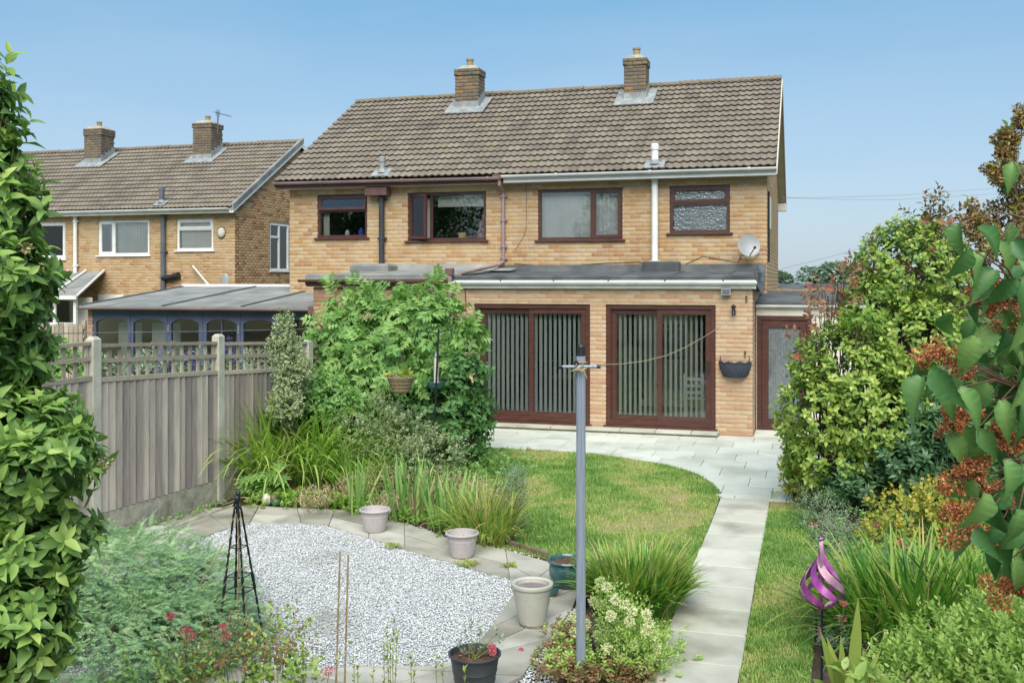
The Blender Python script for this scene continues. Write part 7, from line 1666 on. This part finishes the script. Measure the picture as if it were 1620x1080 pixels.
zc = CAM_H + (446 - 579) * tp_ / 1600; dxy = np.array((math.cos(YAW + .05), math.sin(YAW + .05), 0.0)); cA = np.array((pb_[0], pb_[1] - r_ - .012, zc))
q = MB(); q.tube([cA - dxy * .12, cA + dxy * .125], .0105, 12); q.build('cross_bar', m_post, wp, smooth=True)
for e_ in (-1, 1): q = MB(); q.tube([cA + dxy * (.112 * e_), cA + dxy * (.138 * e_)], .013, 12); q.build('end_cap', m_black, wp, smooth=True)
q = MB(); q.tube([cA + (-.02, -.02, .022), cA + (-.02, .02, .022)], .016, 12); q.build('bolt_cap', m_black, wp)
rope = thing('washing_line', 'beige washing line knotted on the post and sagging up to the wall hook', 'rope', tuple(cA))
hook = F(1160, 502, YE - .1); A0 = cA + dxy * .02; pts = []
P9 = [(950, 577), (985, 575.5), (1020, 571), (1055, 562), (1085, 549), (1115, 532), (1140, 516)]
for i, (x, y) in enumerate(P9):
    f = i / 7; t_ = tp_ + (17.5 - tp_) * ((x - 930) / (1160 - 930)) ** .9 if False else None
    # depth along the straight plan line from post to hook
    dx_, dy_ = _dir(x); X0, Y0 = A0[0], A0[1]; X1, Y1 = hook[0], hook[1]
    den = dx_ * (Y1 - Y0) - dy_ * (X1 - X0); t_ = (X0 * (Y1 - Y0) - Y0 * (X1 - X0)) / den
    pts.append(W(x, y, t_))
q = MB(); q.tube([A0] + pts + [hook], .004, 6); q.build('line', m_rope, rope)
q = MB()
for k_ in range(7):
    a = random.uniform(-.6, .6); rr = r_ + .009; c0 = cA + (0, r_ + .012, random.uniform(-.015, .025)); P6 = [c0 + np.array((math.cos(th) * rr, math.sin(th) * rr, math.sin(th + a) * .022 * a)) for th in np.linspace(0, 6.28, 15)]; q.tube(P6, .004, 5)
for k_ in range(5): q.tube([cA + (random.uniform(-.03, .04), -.025, random.uniform(-.02, .02)), cA + (random.uniform(-.05, .05), -.04, random.uniform(-.03, .04)), cA + (random.uniform(-.01, .06), -.02, random.uniform(-.03, .01))], .004, 5)
q.tube([cA + (.02, -.02, 0), cA + (.04, -.03, -.03), cA + (.055, -.02, -.075)], .0035, 5); q.build('knot', m_rope, rope)
# second wire over the fence
A, B = W(-30, 529, 9.5), F(500, 520, YE - .02) ; q = MB(); q.tube([A, (A + B) / 2 + (0, 0, -.01), B], .006, 5); tag(q.build('wire', m_wire, None), 'thin grey wire stretched above the fence across the blue garden room', 'wire')

# obelisk
oc = G(381, 1040); to = 1600 * 2.61 / (1040 - 446); ob = thing('obelisk', 'black twisted metal garden obelisk with a bird finial, wound with string', 'obelisk', tuple(oc))
ap = W(376, 802, to); hw = .125
feet = [oc + np.array((sx * hw, sy * hw, 0)) for sx, sy in ((-1, -1), (1, -1), (1, 1), (-1, 1))]
def legpt(i, f): return feet[i] + (ap + (feet[i] - oc) * .12 - feet[i]) * f
for i in range(4):
    q = MB(); pts = [legpt(i, f) for f in np.linspace(0, 1, 40)]; rs = [.0075 + .0018 * math.sin(k_ * 1.9) + (.004 if 17 < k_ < 22 else 0) for k_ in range(40)]; q.tube(pts, rs, 7); q.build('leg', m_iron, ob, smooth=True)
for f in (.13, .24, .45, .55, .74):
    q = MB()
    for i in range(4): q.tube([legpt(i, f), legpt((i + 1) % 4, f)], .004, 5)
    q.build('hoop', m_iron, ob)
q = MB(); q.lathe([(.022, 0), (.024, .015), (.012, .02), (.010, .035)], tuple(ap - (0, 0, .01)), 12); q.ell(ap + (0, 0, .055), (.020, .026, .034), 14, 8); q.ell(ap + (.006, 0, .095), (.017, .018, .018), 14, 8); q.tube([ap + (.018, 0, .094), ap + (.036, 0, .088)], [.006, .001], 6); q.tube([ap + (-.012, 0, .04), ap + (-.035, 0, .005)], [.012, .005], 6)
q.build('bird_finial', m_iron, ob, smooth=True)
q = MB()
for i in range(2):
    pts = [legpt(i, f) + np.array((math.cos(f * 60), math.sin(f * 60), 0)) * .013 for f in np.linspace(.03, .97, 90)]; q.tube(pts, .0022, 4)
q.build('string', m_rope, ob)
def cane(label, pts, r_=.005, t_=None, group='bamboo canes'):
    q = MB(); P6 = [np.array(p) for p in pts]; n = 24; L_ = [P6[0] + (P6[-1] - P6[0]) * f for f in np.linspace(0, 1, n)]; q.tube(L_, [r_ * (1.3 if k_ % 5 == 0 else 1) for k_ in range(n)], 6); tag(q.build('bamboo_cane', m_cane, None, smooth=True), label, 'cane', group)
cane('cane leaning inside the obelisk from its foot to the top', [oc + (-.04, .03, 0), ap + (.01, 0, -.12)]); cane('thinner cane leaning inside the right of the obelisk', [oc + (.08, .0, 0), ap + (-.01, 0, -.04)], .004)
tcn = 5.3; cane('left of the two upright bamboo canes before the gravel', [W(527, 1185, tcn) * (1, 1, 0), W(538, 872, tcn)]); cane('right of the two upright bamboo canes before the gravel', [W(541, 1190, tcn) * (1, 1, 0), W(551, 877, tcn)])
cane('long cane leaning diagonally over the juniper left of the obelisk', [W(294, 962, 7.2), W(355, 858, 7.6)], .005)

# spinner
ts = 6.6; tb2 = W(1300, 905, ts); sp_ = thing('wind_spinner', 'purple metal ribbon wind spinner on a black garden stake', 'ornament', (tb2[0], tb2[1], 0))
zz = lambda y: CAM_H + (446 - y) * ts / 1600
q = MB(); q.tube([(tb2[0], tb2[1], -.05), (tb2[0], tb2[1], zz(962))], .008, 8); q.build('stake', m_iron, sp_)
q = MB(); q.tube([(tb2[0], tb2[1], zz(962)), (tb2[0], tb2[1], zz(945))], .010, 8); q.tube([(tb2[0] - .012, tb2[1], zz(1010)), (tb2[0] - .012, tb2[1], zz(992))], .012, 8); q.build('collar', m_pinkmetal, sp_)
rgt = np.array((CY, SY, 0.)); fwd = np.array((-SY, CY, 0.))
def ribbon(pts, w, nrmf, mat, name, par):
    q = MB(); V = []; n = len(pts); T_ = .0012
    for i, p in enumerate(pts):
        d_ = pts[min(i + 1, n - 1)] - pts[max(i - 1, 0)]; d_ = d_ / np.linalg.norm(d_); nn_ = nrmf(i / (n - 1)); s_ = np.cross(d_, nn_); s_ = s_ / max(np.linalg.norm(s_), 1e-6); nn_ = np.cross(s_, d_); ww = w(i / (n - 1))
        V += [p - s_ * ww + nn_ * T_, p + s_ * ww + nn_ * T_, p + s_ * ww - nn_ * T_, p - s_ * ww - nn_ * T_]
    Fc = []
    for i in range(n - 1):
        for j in range(4): Fc.append((i * 4 + j, i * 4 + (j + 1) % 4, i * 4 + 4 + (j + 1) % 4, i * 4 + 4 + j))
    Fc += [(3, 2, 1, 0), tuple((n - 1) * 4 + j for j in range(4))]; q.add(V, Fc); return q.build(name, mat, par, smooth=True)
zt_, zm_, zb2 = zz(858), zz(915), zz(960); cz = np.array((tb2[0], tb2[1], 0.))
# outer frame band: tall loop seen nearly edge on
pts = []
for f in np.linspace(0, 1, 26):
    z = zz(970) + (zz(852) - zz(970)) * f; off = -.055 * math.sin(math.pi * min(1, f * 1.02)) ** .6; pts.append(cz + fwd * off + rgt * (-.022 + .014 * f) + (0, 0, z))
hx = cz + rgt * (-.012)
for a in np.linspace(.2, math.pi * 1.05, 12): pts.append(hx + fwd * (-.0 - .03 * math.cos(a) * 1.0 - .0) + rgt * (.012 * a / 3) + (0, 0, zz(852) + .022 * math.sin(a)))
ribbon(pts, lambda f: .012, lambda f: fwd, m_pinkmetal, 'hanger_band', sp_)
q = MB(); q.tube([cz + rgt * -.005 + (0, 0, zz(853)), cz + rgt * .016 + (0, 0, zz(851))], .010, 8); q.build('bearing', m_iron, sp_)
for k_ in range(6):    # helical ribbons swelling from the neck into a bulb
    a0 = k_ * math.pi / 3 + .3; pts = []
    for f in np.linspace(0, 1, 30):
        z = zz(868) + (zz(961) - zz(868)) * f; g = max(0, (f - .02) / .98)
        rad = .018 + .125 * math.sin(math.pi * g ** 1.8) ** 1.0
        a = a0 + 3.5 * f; pts.append(cz + rgt * math.cos(a) * rad + fwd * math.sin(a) * rad + (0, 0, z))
    ribbon(pts, lambda f: .006 + .020 * math.sin(math.pi * min(1, f * 1.05)) ** .8, lambda f, P5=pts: nrm((P5[min(29, int(f * 29))] * (1, 1, 0) - cz)[None])[0] + (0, 0, .2), m_purple if k_ % 3 else m_pinkmetal, 'ribbon', sp_)

# wall fittings
fl_ = thing('floodlight', 'square grey security floodlight under the white gutter', 'lamp', F(1148, 461, YE)); a, b_ = F(1141, 0, YE - .1)[0], F(1156, 0, YE - .1)[0]; z0, z1 = F(1148, 467, YE - .1)[2], F(1148, 455, YE - .1)[2]
q = MB(); q.bbox((a, YE - .12, z0), (b_, YE - .03, z1), .012); q.build('housing', m_dish, fl_); q = MB(); q.box((a + .015, YE - .124, z0 + .015), (b_ - .015, YE - .1205, z1 - .03)); q.build('lens', m_glassd, fl_); q = MB(); q.box(((a + b_) / 2 - .04, YE - .035, z1 - .01), ((a + b_) / 2 + .04, YE - .001, z1 + .05)); q.build('bracket', m_black, fl_)
wl_ = thing('wall_lantern', 'small black wall lantern on the right brick pier', 'lamp', F(1161, 490, YE)); x_ = F(1161, 0, YE)[0]; zc_ = F(1161, 490, YE)[2]
q = MB(); q.lathe([(.012, .09), (.045, .06), (.045, .045), (.03, .04), (.026, -.06), (.03, -.065), (.03, -.08), (.005, -.085)], (x_, YE - .09, zc_), 12); q.build('lantern', m_black, wl_, smooth=True); q = MB(); q.tube([(x_, YE - .001, zc_ - .06), (x_, YE - .05, zc_ - .09), (x_, YE - .09, zc_ - .08)], .008, 6); q.box((x_ - .03, YE - .012, zc_ - .09), (x_ + .03, YE - .001, zc_ + .0)); q.build('bracket', m_black, wl_)
for i, (x, y) in enumerate(((1181, 473), (1179, 560))):
    h = thing('wall_hook', ('small rusty hook high on the right brick pier', 'small rusty hook just above the wall basket')[i], 'hook', F(x, y, YE)); p = F(x, y, YE); q = MB(); q.box((p[0] - .02, YE - .01, p[2] - .06), (p[0] + .015, YE - .001, p[2] + .05)); q.build('plate', m_sleeper, h); q = MB(); q.tube([(p[0], YE - .01, p[2] + .03), (p[0], YE - .09, p[2] + .03), (p[0], YE - .11, p[2] + .06)], .006, 6); q.build('arm', m_black, h)
wb = thing('wall_basket', 'empty half round dark rattan basket hung on the right brick pier', 'basket', F(1161, 583, YE)); X0, X1 = F(1137, 0, YE - .1)[0], F(1188, 0, YE - .1)[0]; zt2, zb3 = F(1161, 573, YE)[2], F(1161, 595, YE)[2]; xm, hwid = (X0 + X1) / 2, (X1 - X0) / 2
V = []; nu, nvv = 18, 5
for j in range(nvv + 1):
    f = j / nvv; rr = hwid * (1 - .30 * f ** 2); z = zt2 + (zb3 - zt2) * f
    for i in range(nu + 1): a = math.pi * i / nu; V.append((xm - math.cos(a) * rr, YE - .004 - math.sin(a) * rr * .75, z - (.012 * math.sin(a * 9) if j == 0 else 0) - .02 * math.sin(a) * (j > 0)))
q = MB(); q.add(V, [(j * (nu + 1) + i, j * (nu + 1) + i + 1, (j + 1) * (nu + 1) + i + 1, (j + 1) * (nu + 1) + i) for j in range(nvv) for i in range(nu)]); q.build('liner', m_basket, wb)
for i in range(nu + 1):
    pts = [np.array(V[j * (nu + 1) + i]) + (0, -.006, 0) for j in range(nvv + 1)]; pts = [p + np.array((math.sin(j * 2.2 + i) * .006, 0, 0)) for j, p in enumerate(pts)]; q = MB(); q.tube(pts, .007, 5); q.build('rib', m_basket, wb)
q = MB()
for w_ in range(3): q.tube([np.array(V[i]) + (0, -.006, .008 + .01 * math.sin(i * 1.7 + w_ * 2)) for i in range(nu + 1)], .009, 6)
q.build('woven_rim', m_basket, wb)
q = MB()
for xx in (X0 + .02, X1 - .03): q.tube([(xx, YE - .01, zt2), (xx, YE - .012, zt2 + .1)], .006, 6)
q.build('hook', m_black, wb)
# satellite dish
sd = thing('satellite_dish', 'large grey satellite dish mounted near the top right corner of the near house', 'satellite dish', F(1183, 390, YM - .3))
c0 = F(1184, 389, YM - .33); ax = nrm(np.array([(.35, -1, .25)]))[0]; rr = 17.5 * 19.7 / 1600; e1 = nrm(np.cross(ax, (0, 0, 1.))[None])[0]; e2 = np.cross(e1, ax)
V = []; nr_, na = 6, 28
for j in range(nr_ + 1):
    for i in range(na): a = 2 * math.pi * i / na; r2 = rr * j / nr_; V.append(c0 + e1 * math.cos(a) * r2 + e2 * math.sin(a) * r2 * 1.03 + ax * (r2 ** 2 / rr * .22))
q = MB(); q.add(V, [(j * na + i, j * na + (i + 1) % na, (j + 1) * na + (i + 1) % na, (j + 1) * na + i) for j in range(nr_) for i in range(na)]); q.build('reflector', m_dish, sd, smooth=True)
q = MB(); lb_ = c0 - e2 * rr * .95 + ax * .04; ln = c0 + ax * rr * 1.1 - e2 * rr * .45 + e1 * -.05; q.tube([lb_, ln], .010, 6); q.ell(ln, (.03, .05, .03), 10, 6); q.tube([c0 - ax * .01, c0 - ax * .12, F(1186, 398, YM)], .02, 8); q.build('lnb_arm', m_black, sd)
cb_ = MB(); cb_.tube([lb_, F(1172, 405, YM - .05), F(1172, 412, YM - .02)], .005, 5); cb_.tube([F(1172, 408, YM - .02), F(1190, 412, YM - .012), F(1202, 400, YM - .012)], .004, 5); cb_.build('cable', m_bgutter, sd)
# bird feeding station in the elder
tf = 13.2; fs = thing('bird_feeder_pole', 'dark bird feeding pole standing among the elder leaves', 'pole', tuple(W(690, 720, tf) * (1, 1, 0)))
q = MB(); b0 = W(686, 700, tf); b1 = W(694, 520, tf); q.tube([(b0[0], b0[1], 0), b0, b1], .014, 8); q.tube([W(694, 527, tf), W(712, 520, tf), W(716, 535, tf)], .008, 6); q.tube([W(694, 527, tf), W(660, 522, tf), W(655, 545, tf)], .008, 6); q.build('pole', m_iron, fs)
fd_ = thing('bird_feeder', 'pale tubular seed feeder with green tray hanging among the elder', 'bird feeder', W(689, 585, tf + .25)); c1 = W(690, 585, tf + .25)
q = MB(); q.lathe([(.032, -.20), (.032, .18)], tuple(c1), 12); q.build('tube', m_cream, fd_, smooth=True); q = MB(); q.lathe([(.02, .24), (.045, .18), (.03, .18)], tuple(c1), 12); q.lathe([(.03, -.24), (.10, -.235), (.12, -.16), (.115, -.16), (.09, -.21), (.03, -.21)], tuple(c1), 16); q.build('tray', m_potg, fd_, smooth=True)
q = MB(); q.tube([c1 + (0, 0, .2), W(690, 532, tf - .1)], .003, 4); q.build('hanger', m_iron, fd_)
hk = thing('hanging_basket', 'small wicker basket hanging among the elder leaves', 'basket', W(634, 610, tf - .3)); c2_ = W(634, 609, tf - .55)
q = MB(); pr_ = []
for k_ in range(9): f = k_ / 8; pr_.append((.10 + .07 * f + (.004 if k_ % 2 else -.002), -.09 + .18 * f))
pr_ += [(.18, .095), (.17, .105), (.155, .09), (.10, -.07)]; q.lathe([(.01, -.09)] + pr_, tuple(c2_), 24); q.build('basket', m_wicker, hk, smooth=False)
q = MB()
for a in (0, 2.1, 4.2): q.tube([c2_ + (math.cos(a) * .165, math.sin(a) * .165, .1), c2_ + (0, 0, .42)], .003, 4)
q.build('chain', m_iron, hk)
L = leaves_on(np.tile(c2_ + (0, 0, .12), (14, 1)) + rng.normal(size=(14, 3)) * (.08, .08, .02), np.tile((0, 0, 1.), (14, 1)), 6, T3, .07, tw=.05, upb=.5, rd=.6); leaf_obj('plant', hk, T3, L, lf_yel, stuff=False)
# painted stones in the bed
for i, (x, y, w_, h_, m_, lab) in enumerate(((422, 792, 9, 10, m_cream, 'pale painted stone under the peony leaves'), (435, 797, 10, 7, m_potg, 'pale teal painted stone beside the cream one'), (434, 787, 8, 6, m_sleeper, 'rusty brown round stone lying on the painted stones'))):
    c_ = W(x, y, 1600 * 2.61 / (800 - 446)); s_ = 11.8 / 1600; q = MB(); q.ell((c_[0], c_[1], max(c_[2], h_ * s_)), (w_ * s_, .06, h_ * s_), 12, 8); tag(q.build('painted_stone', m_, None, smooth=True), lab, 'stone', 'painted stones')
q = MB(); q.tube([W(345, 802, 11.9), W(385, 786, 11.8), W(415, 791, 11.7)], .008, 5); q.tube([W(350, 806, 11.8), W(400, 798, 11.6), W(420, 802, 11.6)], .006, 5); tag(q.build('dead_stem', m_cane, None), 'dry pale stem lying at the fence foot beside the stones', 'stem')
q = MB(); q.tube([fpt(9.1, .42, .028), fpt(10.42, .36, .028)], .018, 6); tag(q.build('cable_conduit', m_cgravel, None), 'thin grey pipe lying along the slabs beside the fence', 'pipe')
q = MB(); c_ = G(836, 709, .03); q.ell(c_, (.035, .035, .03), 10, 6); q.tube([c_, c_ + (.12, .0, -.02)], .01, 5); tag(q.build('garden_ornament', m_cgravel, None, smooth=True), 'small grey stone ornament lying at the patio edge of the lawn', 'ornament')
